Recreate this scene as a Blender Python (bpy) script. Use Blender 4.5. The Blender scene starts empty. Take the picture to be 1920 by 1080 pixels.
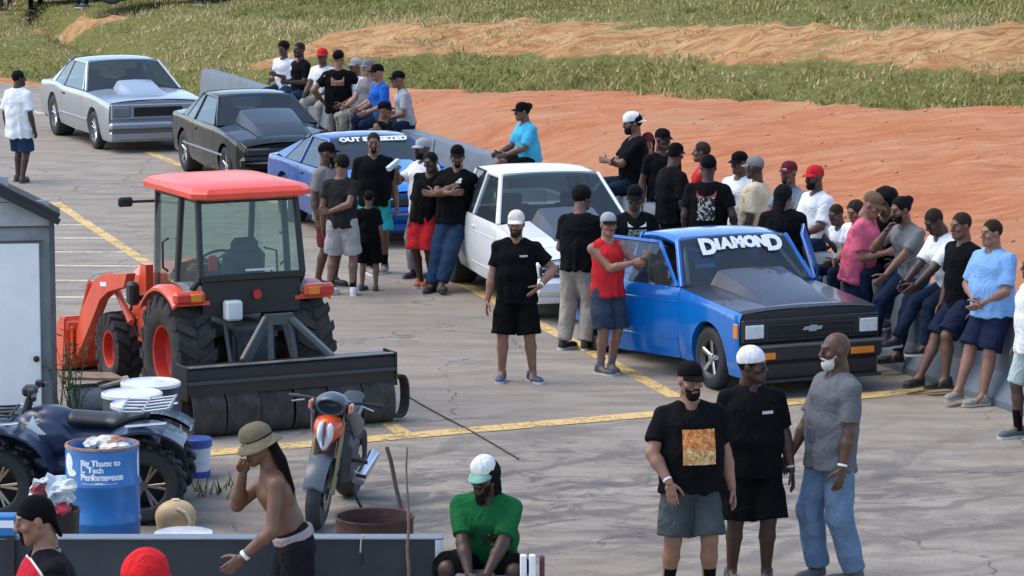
import bpy, bmesh, math, random
import numpy as np
from mathutils import Vector, Matrix, Euler
random.seed(7); np.random.seed(7)
R = math.radians
scene = bpy.context.scene
# ------------------------------------------------------------------ camera, sky, sun, exposure
CAM_H, TILT, FPX = 5.73, R(7.9), 6400.0
cam_d = bpy.data.cameras.new('camera'); cam = bpy.data.objects.new('camera', cam_d)
scene.collection.objects.link(cam); scene.camera = cam
cam_d.sensor_width = 36.0; cam_d.lens = 36.0*FPX/1920.0
cam_d.clip_start = 0.5; cam_d.clip_end = 2000.0
cam.location = (0, 0, CAM_H); cam.rotation_euler = (R(90)-TILT, 0, 0)
SUN_EL, SUN_AZ = R(58), R(275)         # azimuth clockwise from +Y: high on the left
world = bpy.data.worlds.new('World'); scene.world = world; world.use_nodes = True
wn = world.node_tree; bg = wn.nodes['Background']
sky = wn.nodes.new('ShaderNodeTexSky'); sky.sky_type = 'NISHITA'; sky.sun_disc = False
sky.sun_elevation = SUN_EL; sky.sun_rotation = SUN_AZ
sky.air_density = 1.0; sky.dust_density = 1.5; sky.ozone_density = 0.8
wn.links.new(sky.outputs[0], bg.inputs[0]); bg.inputs[1].default_value = 0.15
sun_d = bpy.data.lights.new('sun', 'SUN'); sun = bpy.data.objects.new('sun', sun_d)
scene.collection.objects.link(sun); sun_d.energy = .75; sun_d.angle = R(45); sun_d.color = (1.0, 0.88, 0.74)
sv = Vector((math.sin(SUN_AZ)*math.cos(SUN_EL), math.cos(SUN_AZ)*math.cos(SUN_EL), math.sin(SUN_EL)))
sun.rotation_euler = (-sv).to_track_quat('-Z', 'Y').to_euler()
scene.view_settings.view_transform = 'Standard'; scene.view_settings.look = 'None'
scene.view_settings.exposure = 1.13; scene.view_settings.gamma = 1.0
scene.render.engine = 'CYCLES'
try:
    scene.cycles.max_bounces = 6; scene.cycles.transparent_max_bounces = 12
    scene.cycles.use_denoising = True
except Exception: pass
# ------------------------------------------------------------------ helpers
COL = scene.collection
def G(px, py, z=0.0):
    """ground point (height z) seen at a pixel of the 1920 x 1080 photograph"""
    dx, dy = px-960.0, 540.0-py
    d = Vector((dx, FPX*math.cos(TILT)+dy*math.sin(TILT), -FPX*math.sin(TILT)+dy*math.cos(TILT)))
    t = (z-CAM_H)/d.z
    return Vector((d.x*t, d.y*t, z))
def srgb(r, g, b):
    f = lambda c: (c/255/12.92 if c/255 <= .04045 else ((c/255+.055)/1.055)**2.4)
    return (f(r), f(g), f(b))
MATS = {}
def mat(name, col, rough=.6, metal=0., coat=0., vary=.12, vscale=6., bump=0., bscale=40., spec=.5, alpha=None, sheen=0., emit=None, detail=6):
    if name in MATS: return MATS[name]
    m = bpy.data.materials.new(name); m.use_nodes = True
    nt = m.node_tree; b = nt.nodes['Principled BSDF']
    b.inputs['Roughness'].default_value = rough; b.inputs['Metallic'].default_value = metal
    b.inputs['Coat Weight'].default_value = coat; b.inputs['Coat Roughness'].default_value = .06
    b.inputs['Specular IOR Level'].default_value = spec
    if sheen: b.inputs['Sheen Weight'].default_value = sheen
    c4 = (*col, 1)
    tc = nt.nodes.new('ShaderNodeTexCoord')
    if vary > 0:
        nz = nt.nodes.new('ShaderNodeTexNoise'); nz.inputs['Scale'].default_value = vscale; nz.inputs['Detail'].default_value = detail
        nz.inputs['Roughness'].default_value = .65
        nt.links.new(tc.outputs['Object'], nz.inputs['Vector'])
        mr = nt.nodes.new('ShaderNodeMapRange'); mr.inputs[1].default_value = .3; mr.inputs[2].default_value = .7
        mr.inputs[3].default_value = 1-vary; mr.inputs[4].default_value = 1+vary
        nt.links.new(nz.outputs[0], mr.inputs[0])
        hs = nt.nodes.new('ShaderNodeMix'); hs.data_type = 'RGBA'; hs.blend_type = 'MULTIPLY'; hs.inputs[0].default_value = 1
        hs.inputs[6].default_value = c4; nt.links.new(mr.outputs[0], hs.inputs[7]); nt.links.new(hs.outputs[2], b.inputs['Base Color'])
        rr = nt.nodes.new('ShaderNodeMapRange'); rr.inputs[3].default_value = max(0, rough-.08); rr.inputs[4].default_value = min(1, rough+.1)
        nt.links.new(nz.outputs[0], rr.inputs[0]); nt.links.new(rr.outputs[0], b.inputs['Roughness'])
    else: b.inputs['Base Color'].default_value = c4
    if bump > 0:
        n2 = nt.nodes.new('ShaderNodeTexNoise'); n2.inputs['Scale'].default_value = bscale; n2.inputs['Detail'].default_value = 5
        nt.links.new(tc.outputs['Object'], n2.inputs['Vector'])
        bp = nt.nodes.new('ShaderNodeBump'); bp.inputs['Strength'].default_value = bump; bp.inputs['Distance'].default_value = .02
        nt.links.new(n2.outputs[0], bp.inputs['Height']); nt.links.new(bp.outputs[0], b.inputs['Normal'])
    if emit: b.inputs['Emission Color'].default_value = (*emit, 1); b.inputs['Emission Strength'].default_value = 1
    MATS[name] = m; return m
def glass_mat(name, tint, refl=1.5, rough=.02, dust=.05):
    if name in MATS: return MATS[name]
    m = bpy.data.materials.new(name); m.use_nodes = True; nt = m.node_tree
    out = nt.nodes['Material Output']; nt.nodes.remove(nt.nodes['Principled BSDF'])
    tr = nt.nodes.new('ShaderNodeBsdfTransparent'); tr.inputs[0].default_value = (*tint, 1)
    gl = nt.nodes.new('ShaderNodeBsdfGlossy'); gl.inputs['Roughness'].default_value = rough; gl.inputs[0].default_value = (.9, .95, 1, 1)
    ge = nt.nodes.new('ShaderNodeNewGeometry'); dt = nt.nodes.new('ShaderNodeVectorMath'); dt.operation = 'DOT_PRODUCT'   # Schlick, same from both sides
    nt.links.new(ge.outputs['Normal'], dt.inputs[0]); nt.links.new(ge.outputs['Incoming'], dt.inputs[1])
    f0 = ((refl-1)/(refl+1))**2*1.2; ab = nt.nodes.new('ShaderNodeMath'); ab.operation = 'ABSOLUTE'; nt.links.new(dt.outputs['Value'], ab.inputs[0])
    om = nt.nodes.new('ShaderNodeMath'); om.operation = 'SUBTRACT'; om.inputs[0].default_value = 1; nt.links.new(ab.outputs[0], om.inputs[1])
    pw = nt.nodes.new('ShaderNodeMath'); pw.operation = 'POWER'; pw.inputs[1].default_value = 5; nt.links.new(om.outputs[0], pw.inputs[0])
    fr = nt.nodes.new('ShaderNodeMath'); fr.operation = 'MULTIPLY_ADD'; fr.inputs[1].default_value = 1-f0; fr.inputs[2].default_value = f0; nt.links.new(pw.outputs[0], fr.inputs[0])
    mx = nt.nodes.new('ShaderNodeMixShader')
    nt.links.new(fr.outputs[0], mx.inputs[0]); nt.links.new(tr.outputs[0], mx.inputs[1]); nt.links.new(gl.outputs[0], mx.inputs[2])
    df = nt.nodes.new('ShaderNodeBsdfDiffuse'); df.inputs[0].default_value = (.42, .55, .58, 1)      # pale teal veil painted in for sky reflected by the glass
    m2 = nt.nodes.new('ShaderNodeMixShader'); m2.inputs[0].default_value = dust
    nt.links.new(mx.outputs[0], m2.inputs[1]); nt.links.new(df.outputs[0], m2.inputs[2])
    nt.links.new(m2.outputs[0], out.inputs[0]); MATS[name] = m; return m
def tag(o, label=None, cat=None, group=None, kind=None):
    if label: o['label'] = label
    if cat: o['category'] = cat
    if group: o['group'] = group
    if kind: o['kind'] = kind
    return o
def empty(name, loc=(0,0,0), rz=0., label=None, cat=None, group=None):
    o = bpy.data.objects.new(name, None); COL.objects.link(o)
    o.location = loc; o.rotation_euler = (0, 0, rz); o.empty_display_size = .1
    return tag(o, label, cat, group)
def link(name, me, parent=None, loc=None, rot=None):
    o = bpy.data.objects.new(name, me); COL.objects.link(o)
    if parent is not None: o.parent = parent
    if loc is not None: o.location = loc
    if rot is not None: o.rotation_euler = rot
    return o
def mesh_np(name, V, F, m=None, smooth=True, sharp=None):
    me = bpy.data.meshes.new(name)
    if isinstance(V, np.ndarray) and isinstance(F, np.ndarray):
        n, k = F.shape
        me.vertices.add(len(V)); me.vertices.foreach_set('co', V.astype(np.float32).ravel())
        me.loops.add(n*k); me.loops.foreach_set('vertex_index', F.astype(np.int32).ravel())
        me.polygons.add(n); me.polygons.foreach_set('loop_start', np.arange(0, n*k, k, dtype=np.int32))
        me.update(calc_edges=True)
    else: me.from_pydata([tuple(v) for v in V], [], [tuple(f) for f in F])
    if smooth: me.polygons.foreach_set('use_smooth', np.ones(len(me.polygons), bool))
    if smooth and sharp is not None:
        bm = bmesh.new(); bm.from_mesh(me); s = R(sharp)
        for e in bm.edges:
            if len(e.link_faces) == 2 and e.calc_face_angle(0) > s: e.smooth = False
        bm.to_mesh(me); bm.free()
    if m is not None: me.materials.append(m)
    me.update(); return me
class MB:
    """collects shapes, links them as ONE mesh"""
    def __init__(s): s.v = []; s.f = []
    def add(s, V, F):
        o = len(s.v); s.v += [Vector(v) for v in V]; s.f += [[i+o for i in f] for f in F]; return s
    def box(s, c, d, rz=0., rot=None, bev=0.):
        x, y, z = d[0]/2, d[1]/2, d[2]/2
        M = rot if rot is not None else Matrix.Rotation(rz, 3, 'Z'); c = Vector(c)
        b = min(bev, x*.9, y*.9, z*.9)
        if b <= 0:
            P = [(i*x, j*y, k*z) for i in (-1, 1) for j in (-1, 1) for k in (-1, 1)]
            F = [(0,1,3,2), (4,6,7,5), (0,4,5,1), (2,3,7,6), (0,2,6,4), (1,5,7,3)]
            return s.add([c+M@Vector(p) for p in P], F)
        P = []; ix = {}
        for i in (-1, 1):
            for j in (-1, 1):
                for k in (-1, 1):
                    for a, p in enumerate(((i*x, j*(y-b), k*(z-b)), (i*(x-b), j*y, k*(z-b)), (i*(x-b), j*(y-b), k*z))):
                        ix[i, j, k, a] = len(P); P.append(p)
        F = []
        for i in (-1, 1):
            q = [ix[i,-1,-1,0], ix[i,1,-1,0], ix[i,1,1,0], ix[i,-1,1,0]]; F.append(q if i > 0 else q[::-1])
            q = [ix[-1,i,-1,1], ix[1,i,-1,1], ix[1,i,1,1], ix[-1,i,1,1]]; F.append(q[::-1] if i > 0 else q)
            q = [ix[-1,-1,i,2], ix[1,-1,i,2], ix[1,1,i,2], ix[-1,1,i,2]]; F.append(q if i > 0 else q[::-1])
        for j in (-1, 1):
            for k in (-1, 1):
                q = [ix[-1,j,k,1], ix[1,j,k,1], ix[1,j,k,2], ix[-1,j,k,2]]; F.append(q if j*k < 0 else q[::-1])
                q = [ix[j,-1,k,0], ix[j,1,k,0], ix[j,1,k,2], ix[j,-1,k,2]]; F.append(q if j*k > 0 else q[::-1])
                q = [ix[j,k,-1,0], ix[j,k,1,0], ix[j,k,1,1], ix[j,k,-1,1]]; F.append(q if j*k < 0 else q[::-1])
                for i in (-1, 1):
                    pass
        for i in (-1, 1):
            for j in (-1, 1):
                for k in (-1, 1):
                    q = [ix[i,j,k,0], ix[i,j,k,1], ix[i,j,k,2]]; F.append(q if i*j*k > 0 else q[::-1])
        return s.add([c+M@Vector(p) for p in P], F)
    def tube(s, pts, r, n=8, cap=True, flat=1.0, ref=None):
        """round bar through points; r one radius or a list; flat squeezes one axis"""
        pts = [Vector(p) for p in pts]; rs = r if isinstance(r, (list, tuple)) else [r]*len(pts)
        V = []; F = []; T0 = None; A = None
        for i, p in enumerate(pts):
            t = (pts[min(i+1, len(pts)-1)]-pts[max(i-1, 0)]).normalized()
            if A is None:
                A = Vector(ref) if ref else (Vector((0, 0, 1)) if abs(t.z) < .9 else Vector((1, 0, 0)))
            A = (A-t*A.dot(t)).normalized(); B = t.cross(A)
            for k in range(n):
                a = 2*math.pi*k/n; V.append(p+A*(rs[i]*math.cos(a))+B*(rs[i]*flat*math.sin(a)))
        for i in range(len(pts)-1):
            for k in range(n):
                F.append((i*n+k, i*n+(k+1) % n, (i+1)*n+(k+1) % n, (i+1)*n+k))
        if cap: F.append(tuple(range(n))[::-1]); F.append(tuple((len(pts)-1)*n+k for k in range(n)))
        return s.add(V, F)
    def bar(s, a, b, w, h, up=(0,0,1), bev=0.):
        a = Vector(a); b = Vector(b); t = (b-a); L = t.length; t.normalize(); u = Vector(up); u = (u-t*u.dot(t)).normalized(); sd = u.cross(t)
        M = Matrix((t, sd, u)).transposed()
        return s.box((a+b)/2, (L, w, h), rot=M, bev=bev)
    def lathe(s, prof, n=24, axis='Z', c=(0,0,0), closed=False, a0=0., a1=2*math.pi):
        """prof: (radius, height) pairs"""
        V = []; F = []; c = Vector(c); full = abs(a1-a0-2*math.pi) < 1e-6; m = n if full else n+1
        for (r, h) in prof:
            for k in range(m):
                a = a0+(a1-a0)*k/n; x, y = r*math.cos(a), r*math.sin(a)
                V.append(c+(Vector((x, y, h)) if axis == 'Z' else Vector((x, h, y)) if axis == 'Y' else Vector((h, x, y))))
        L = len(prof)
        for i in range(L if closed else L-1):
            j = (i+1) % L
            for k in range(n if full else m-1):
                k2 = (k+1) % m; q = (i*m+k, i*m+k2, j*m+k2, j*m+k)
                F.append(q if axis != 'Y' else q[::-1])
        return s.add(V, F)
    def prism(s, poly, w, axis='Y', c=(0,0,0), bev=0.):
        """2-D polygon extruded symmetrically by w along an axis"""
        c = Vector(c); n = len(poly)
        f = (lambda p, h: Vector((p[0], h, p[1]))) if axis == 'Y' else (lambda p, h: Vector((h, p[0], p[1]))) if axis == 'X' else (lambda p, h: Vector((p[0], p[1], h)))
        V = [c+f(p, -w/2) for p in poly]+[c+f(p, w/2) for p in poly]
        F = [tuple(range(n)), tuple(range(2*n-1, n-1, -1))]+[(i, i+n, (i+1) % n+n, (i+1) % n) for i in range(n)]
        return s.add(V, F)
    def grid(s, rows, wrap=False):
        """rows: list of equal-length point lists"""
        m = len(rows[0]); V = [p for r_ in rows for p in r_]; F = []
        for i in range(len(rows)-1):
            for k in range(m if wrap else m-1):
                F.append((i*m+k, i*m+(k+1) % m, (i+1)*m+(k+1) % m, (i+1)*m+k))
        return s.add(V, F)
    def mesh(s, name, m=None, sharp=35., recalc=True):
        me = bpy.data.meshes.new(name); bm = bmesh.new()
        vs = [bm.verts.new(v) for v in s.v]
        for f in s.f:
            try: bm.faces.new([vs[i] for i in f])
            except ValueError: pass
        if recalc: bmesh.ops.recalc_face_normals(bm, faces=bm.faces)
        sa = R(sharp)
        for f in bm.faces: f.smooth = True
        for e in bm.edges:
            if len(e.link_faces) == 2 and e.calc_face_angle(0) > sa: e.smooth = False
        bm.to_mesh(me); bm.free()
        if m is not None: me.materials.append(m)
        return me
    def build(s, name, m, parent=None, loc=None, rot=None, sharp=35., weld=False):
        return link(name, s.mesh(name, m, sharp), parent, loc, rot)
def copy_tree(o, parent=None):
    c = o.copy(); COL.objects.link(c); c.parent = parent
    for ch in list(o.children): copy_tree(ch, c)
    return c
def text_mesh(name, txt, size, m, parent=None, M=None, extrude=.002, bold=.0, sx=1., align='CENTER', shear=0.):
    cu = bpy.data.curves.new(name, 'FONT'); cu.body = txt; cu.size = size; cu.align_x = align; cu.align_y = 'CENTER'
    cu.extrude = extrude; cu.offset = bold; cu.shear = shear; cu.resolution_u = 3
    to = bpy.data.objects.new(name+'_tmp', cu); COL.objects.link(to)
    dg = bpy.context.evaluated_depsgraph_get(); me = bpy.data.meshes.new_from_object(to.evaluated_get(dg))
    bpy.data.objects.remove(to); bpy.data.curves.remove(cu)
    me.name = name; me.materials.clear(); me.materials.append(m)
    if sx != 1.: me.transform(Matrix.Diagonal((sx, 1, 1, 1)))
    if M is not None: me.transform(M)
    return link(name, me, parent)
def frame(o, x, y):
    """matrix with origin o, columns x, y, x cross y"""
    x = Vector(x).normalized(); y = Vector(y); y = (y-x*y.dot(x)).normalized(); z = x.cross(y)
    M = Matrix.Identity(4)
    for i in range(3): M[i][0], M[i][1], M[i][2], M[i][3] = x[i], y[i], z[i], o[i]
    return M
# ------------------------------------------------------------------ implicit surfaces (bodies, clothes)
def surf_nets(Fv, org, h):
    ins = Fv < 0; nx, ny, nz = Fv.shape
    c = [ins[i:nx-1+i, j:ny-1+j, k:nz-1+k] for i in (0, 1) for j in (0, 1) for k in (0, 1)]
    sm = sum(a.astype(np.int8) for a in c); act = (sm > 0) & (sm < 8)
    I, J, K = np.nonzero(act); n = len(I)
    if n == 0: return np.zeros((0, 3)), np.zeros((0, 4), int)
    cv = np.stack([Fv[I+i, J+j, K+k] for i in (0, 1) for j in (0, 1) for k in (0, 1)], 1)
    cp = np.array([(i, j, k) for i in (0, 1) for j in (0, 1) for k in (0, 1)], float)
    acc = np.zeros((n, 3)); cnt = np.zeros(n)
    for a in range(8):
        for b in range(a+1, 8):
            if abs(cp[a]-cp[b]).sum() != 1: continue
            fa, fb = cv[:, a], cv[:, b]; x = (fa < 0) != (fb < 0)
            t = fa[x]/(fa[x]-fb[x]); acc[x] += cp[a]+(cp[b]-cp[a])*t[:, None]; cnt[x] += 1
    V = (np.stack([I, J, K], 1)+acc/cnt[:, None])*h+org
    idx = -np.ones(act.shape, int); idx[I, J, K] = np.arange(n); Q = []
    for ax in range(3):
        sl0 = [slice(None)]*3; sl1 = [slice(None)]*3; sl0[ax] = slice(0, -1); sl1[ax] = slice(1, None)
        A, B = ins[tuple(sl0)], ins[tuple(sl1)]; o = [q for q in range(3) if q != ax]
        x = A != B; W = np.stack(np.nonzero(x), 1); flip = A[x]
        ok = np.all((W[:, o] > 0) & (W[:, o] < np.array([Fv.shape[q]-1 for q in o])), 1); W, flip = W[ok], flip[ok]
        e = np.zeros((4, 3), int); e[1, o[0]] = -1; e[2, o[0]] = -1; e[2, o[1]] = -1; e[3, o[1]] = -1
        q = np.stack([idx[tuple((W+e[r]).T)] for r in range(4)], 1)
        fl = flip if ax != 1 else ~flip
        q[~fl] = q[~fl][:, ::-1]; Q.append(q)
    Q = np.concatenate(Q); Q = Q[(Q >= 0).all(1)]
    return V, Q
class Vol:
    def __init__(s, h): s.h = h; s.p = []
    def cone(s, a, b, ra, rb, k=.03, dep=None, flat=False, sub=False, cap_a=False):
        """tapered limb from a to b; radius a number or (lateral, depth) with depth direction dep"""
        ra = ra if isinstance(ra, tuple) else (ra, ra); rb = rb if isinstance(rb, tuple) else (rb, rb)
        s.p.append((np.array(a, float), np.array(b, float), ra, rb, k, None if dep is None else np.array(dep, float), flat, sub, cap_a)); return s
    def ball(s, c, r, k=.02, sub=False):
        """ellipsoid, radii in x, y, z"""
        r = r if isinstance(r, (tuple, list)) else (r, r, r)
        s.p.append(('ball', np.array(c, float), np.array(r, float), k, sub)); return s
    def plane(s, pt, nrm):
        """keeps the side nrm points away from"""
        s.p.append(('plane', np.array(pt, float), np.array(nrm, float)/np.linalg.norm(nrm))); return s
    def solve(s, pad=.03):
        lo, hi = [], []
        for p in s.p:
            if isinstance(p[0], str):
                if p[0] == 'ball' and not p[4]: lo.append(p[1]-p[2]); hi.append(p[1]+p[2])
            elif not p[7]:
                r = max(*p[2], *p[3]); lo.append(np.minimum(p[0], p[1])-r); hi.append(np.maximum(p[0], p[1])+r)
        lo = np.min(lo, 0)-pad; hi = np.max(hi, 0)+pad; h = s.h
        N = np.ceil((hi-lo)/h).astype(int)+2; Fv = np.full(N, .5, np.float32)
        ax = [lo[i]+h*np.arange(N[i]) for i in range(3)]
        for p in s.p:
            if p[0] is not None and isinstance(p[0], str) and p[0] == 'plane':
                d = ((ax[0]-p[1][0])*p[2][0])[:, None, None]+((ax[1]-p[1][1])*p[2][1])[None, :, None]+((ax[2]-p[1][2])*p[2][2])[None, None, :]
                np.maximum(Fv, d, out=Fv); continue
            if isinstance(p[0], str):
                _, c, r, k, sub = p; b0, b1 = c-r, c+r
            else:
                a, b, ra, rb, k, dep, flat, sub, cap_a = p; r_ = max(*ra, *rb); b0 = np.minimum(a, b)-r_; b1 = np.maximum(a, b)+r_
            m = k+2.5*h
            i0 = np.maximum(((b0-m-lo)/h).astype(int), 0); i1 = np.minimum(((b1+m-lo)/h).astype(int)+2, N)
            if (i1 <= i0).any(): continue
            X = ax[0][i0[0]:i1[0]][:, None, None]; Y = ax[1][i0[1]:i1[1]][None, :, None]; Z = ax[2][i0[2]:i1[2]][None, None, :]
            if isinstance(p[0], str):
                q = np.sqrt(((X-c[0])/r[0])**2+((Y-c[1])/r[1])**2+((Z-c[2])/r[2])**2); d = (q-1)*min(r)
            else:
                ab = b-a; L2 = max(ab@ab, 1e-9); dx, dy, dz = X-a[0], Y-a[1], Z-a[2]
                tr = (dx*ab[0]+dy*ab[1]+dz*ab[2])/L2; t = np.clip(tr, 0, 1)
                ex, ey, ez = dx-t*ab[0], dy-t*ab[1], dz-t*ab[2]
                L = math.sqrt(L2)
                if dep is None:
                    rr = ra[0]+(rb[0]-ra[0])*t
                    if flat or cap_a:
                        e2 = ex*ex+ey*ey+ez*ez; axl = (tr-t)*L; rad = np.sqrt(np.maximum(e2-axl*axl, 0))-rr
                        out = np.zeros_like(tr)-1
                        if flat: out = (tr-1)*L
                        if cap_a: out = np.maximum(out, -tr*L)
                        rnd = np.sqrt(e2)-rr
                        d = np.where((tr > .5) if not cap_a else True, np.maximum(rad, out), rnd) if flat else rnd
                    else: d = np.sqrt(ex*ex+ey*ey+ez*ez)-rr
                else:
                    u = ab/L; dd = dep-u*(dep@u); dd /= np.linalg.norm(dd)
                    f = ex*dd[0]+ey*dd[1]+ez*dd[2]; e2 = ex*ex+ey*ey+ez*ez; axl = (tr-t)*L; l2 = np.maximum(e2-f*f-axl*axl, 0)
                    rl = ra[0]+(rb[0]-ra[0])*t; rd = ra[1]+(rb[1]-ra[1])*t; mn = np.minimum(rl, rd)
                    if flat or cap_a:
                        q = np.sqrt(l2/(rl*rl)+f*f/(rd*rd)); d = (q-1)*mn
                        if flat: d = np.maximum(d, (tr-1)*L)
                        if cap_a: d = np.maximum(d, -tr*L)
                    else: q = np.sqrt(l2/(rl*rl)+f*f/(rd*rd)+axl*axl/(mn*mn)); d = (q-1)*mn
            S = Fv[i0[0]:i1[0], i0[1]:i1[1], i0[2]:i1[2]]
            if sub:
                d = -d; hh = np.maximum(k-np.abs(S-d), 0)/max(k, 1e-6); S[...] = np.maximum(S, d)+hh*hh*k/4
            else:
                hh = np.maximum(k-np.abs(S-d), 0)/max(k, 1e-6); S[...] = np.minimum(S, d)-hh*hh*k/4
        return surf_nets(Fv, lo, h)
def vnormals(V, Q):
    a, b, c, d = (V[Q[:, i]] for i in range(4)); fn = np.cross(c-a, d-b); N = np.zeros_like(V)
    for i in range(4): np.add.at(N, Q[:, i], fn)
    return N/np.maximum(np.linalg.norm(N, axis=1), 1e-9)[:, None]
def wrinkle(V, Q, amp, rng, f0=9., f1=22., n=7, zs=1.):
    N = vnormals(V, Q); D = np.zeros(len(V))
    for i in range(n):
        d = rng.normal(size=3); d[2] *= zs; d /= np.linalg.norm(d); f = f0+(f1-f0)*rng.random()
        w = rng.normal(size=3); w /= np.linalg.norm(w)
        D += np.sin(V@d*f*2+2.0*np.sin(V@w*6+rng.random()*6)+rng.random()*6.28)
    return V+N*(D/math.sqrt(n)*amp)[:, None]
# ------------------------------------------------------------------ noise on arrays
def _lat(seed): return np.random.RandomState(seed).rand(256, 256)
def vnoise(X, Y, sc, seed=0):
    L = _lat(seed); x = X*sc+37.3; y = Y*sc+91.7; xi = np.floor(x).astype(int); yi = np.floor(y).astype(int)
    fx = x-xi; fy = y-yi; fx = fx*fx*(3-2*fx); fy = fy*fy*(3-2*fy)
    g = lambda a, b: L[(xi+a) % 256, (yi+b) % 256]
    return (g(0,0)*(1-fx)+g(1,0)*fx)*(1-fy)+(g(0,1)*(1-fx)+g(1,1)*fx)*fy
def fbm(X, Y, sc, oc=4, seed=0, gain=.5):
    t = np.zeros_like(X, float); a = 1.; n = 0.
    for i in range(oc): t += a*vnoise(X, Y, sc*2**i, seed+i*7); n += a; a *= gain
    return t/n
def sstep(a, b, x):
    t = np.clip((x-a)/(b-a), 0, 1); return t*t*(3-2*t)
# ------------------------------------------------------------------ ground: clay bank behind the barrier, grass terraces
BA, BB = G(392, 216), G(1900, 748)            # foot of the long barrier wall
BDIR = (BB-BA).normalized(); BNRM = Vector((-BDIR.y, BDIR.x, 0))   # points away from the lanes
def bank(X, Y):
    """height, grass amount, dryness"""
    s = (X-BA.x)*BNRM.x+(Y-BA.y)*BNRM.y                      # distance beyond the wall
    t = Y-(60.5-1.2*X)                                       # distance beyond the first grass edge
    n1 = fbm(X, Y, .09, 3, 3)-.5; n2 = fbm(X, Y, .45, 4, 11)-.5
    te = t+n1*6.0+n2*2.6+(fbm(X, Y, 1.3, 3, 15)-.5)*1.8+.06*(X-2)
    xx = np.clip(X, -14, 12)
    h1 = .78+.065*xx
    tb = np.minimum(-22.3-1.2*xx+(.0*xx), -2.5)*.9            # where the wall stands, along t
    hc = h1*sstep(0, 1, np.clip((t-tb)/(-tb), 0, 1))
    rise = .44*sstep(0, 3.6, te)+.40*sstep(3.4, 7.4, te)
    up = np.clip(te-7.4, 0, 60)
    rt = sstep(-9, 0, xx)
    rise += np.clip(up*.06, 0, .16)*(1-rt)+rt*np.clip(up*.055, 0, 1.6)
    h = np.where(s > 0, np.clip(s/.8, 0, 1)*(hc*np.clip(s/2.5, .0, 1)+rise), 0)
    # left of the wall's end the lanes run on to the bank
    far = (Y > BA.y+1.5)
    h = np.where(far & (s <= 0), rise*sstep(-.5, 1.5, t), h)
    gul = np.abs(fbm(X*1.0+n2*2, Y*.45, .8, 4, 21)-.5)*2
    grass = sstep(-.5, .5, te)*(1-sstep(2.9, 3.9, te+n2*2)*(1-sstep(6.3, 8.2, te+n2*3)))
    # on the left the second clay band breaks up into patches
    patch = sstep(.50, .60, fbm(X, Y*1.4, .16, 3, 31)+.10*rt)
    grass = np.where((te > 2.7) & (te < 8.3), np.maximum(grass, (1-patch)*.9), grass)
    grass = np.where(te > 8.3, np.maximum(grass, .92-.5*sstep(.52, .62, fbm(X, Y, .25, 3, 41))), grass)
    on = sstep(.0, .12, h)
    clay = (1-np.clip(grass, 0, 1))
    h = h+on*(clay*(.10-gul*.14)*sstep(.0, .6, h)+ n2*.12+(fbm(X, Y, 2.2, 3, 51)-.5)*.06)
    # rough eroded scarp in the second clay band
    sc = sstep(2.8, 3.8, te)*(1-sstep(7.2, 8.4, te))*clay*on
    h = h+sc*((np.abs(fbm(X*.8+Y*.5, Y*.5, 1.6, 4, 101)-.5)*-.55+.1)+(fbm(X, Y, 3.5, 3, 111)-.5)*.2)
    dry = sstep(2.4, 3.6, te)*(1-sstep(7.4, 9, te))*.9+.15*sstep(0, 2, te)
    return h, np.clip(grass, 0, 1)*sstep(.02, .1, on), dry, s, t, te
xs = np.concatenate([[-600, -300, -150, -80, -55], np.arange(-40, 36, .3), [45, 70, 120, 250, 600]])
ys = np.concatenate([[-300, -100, -20, 5], np.arange(12, 28, 2.), np.arange(28, 106, .3), [112, 125, 150, 220, 400, 800, 1500]])
GX, GY = np.meshgrid(xs, ys, indexing='ij')
gh, gg, gd, gs, gt, gte = bank(GX, GY)
gz = np.where(gh > .01, gh, -.06)
nX, nY = GX.shape; ii = np.arange(nX*nY).reshape(nX, nY)
gme = mesh_np('ground', np.stack([GX, GY, gz], -1).reshape(-1, 3),
              np.stack([ii[:-1, :-1], ii[1:, :-1], ii[1:, 1:], ii[:-1, 1:]], -1).reshape(-1, 4))
at = gme.attributes.new('cover', 'FLOAT_COLOR', 'POINT')
at.data.foreach_set('color', np.stack([gg, gd, gs*0+sstep(-2, 3, gte), gs*0+1], -1).astype(np.float32).ravel())
def N(nt, t, **kw):
    n = nt.nodes.new('ShaderNode'+t)
    for k, v in kw.items():
        if k.startswith('i'): n.inputs[int(k[1:])].default_value = v
        else: setattr(n, k, v)
    return n
def noise(nt, vec, scale, detail=5, rough=.6, dist=0.):
    n = nt.nodes.new('ShaderNodeTexNoise'); n.inputs['Scale'].default_value = scale; n.inputs['Detail'].default_value = detail
    n.inputs['Roughness'].default_value = rough; n.inputs['Distortion'].default_value = dist
    nt.links.new(vec, n.inputs['Vector']); return n.outputs[0]
def ramp(nt, v, stops):
    r = nt.nodes.new('ShaderNodeValToRGB'); e = r.color_ramp.elements
    while len(e) > 1: e.remove(e[-1])
    e[0].position = stops[0][0]; e[0].color = (*stops[0][1], 1)
    for p, c in stops[1:]: q = e.new(p); q.color = (*c, 1)
    nt.links.new(v, r.inputs[0]); return r.outputs[0]
def mixc(nt, fac, a, b, mode='MIX'):
    m = nt.nodes.new('ShaderNodeMix'); m.data_type = 'RGBA'; m.blend_type = mode
    for k, v in ((0, fac), (6, a), (7, b)):
        if hasattr(v, 'is_output'): nt.links.new(v, m.inputs[k])
        elif isinstance(v, tuple): m.inputs[k].default_value = (*v, 1) if len(v) == 3 else v
        else: m.inputs[k].default_value = v
    return m.outputs[2]
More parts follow.
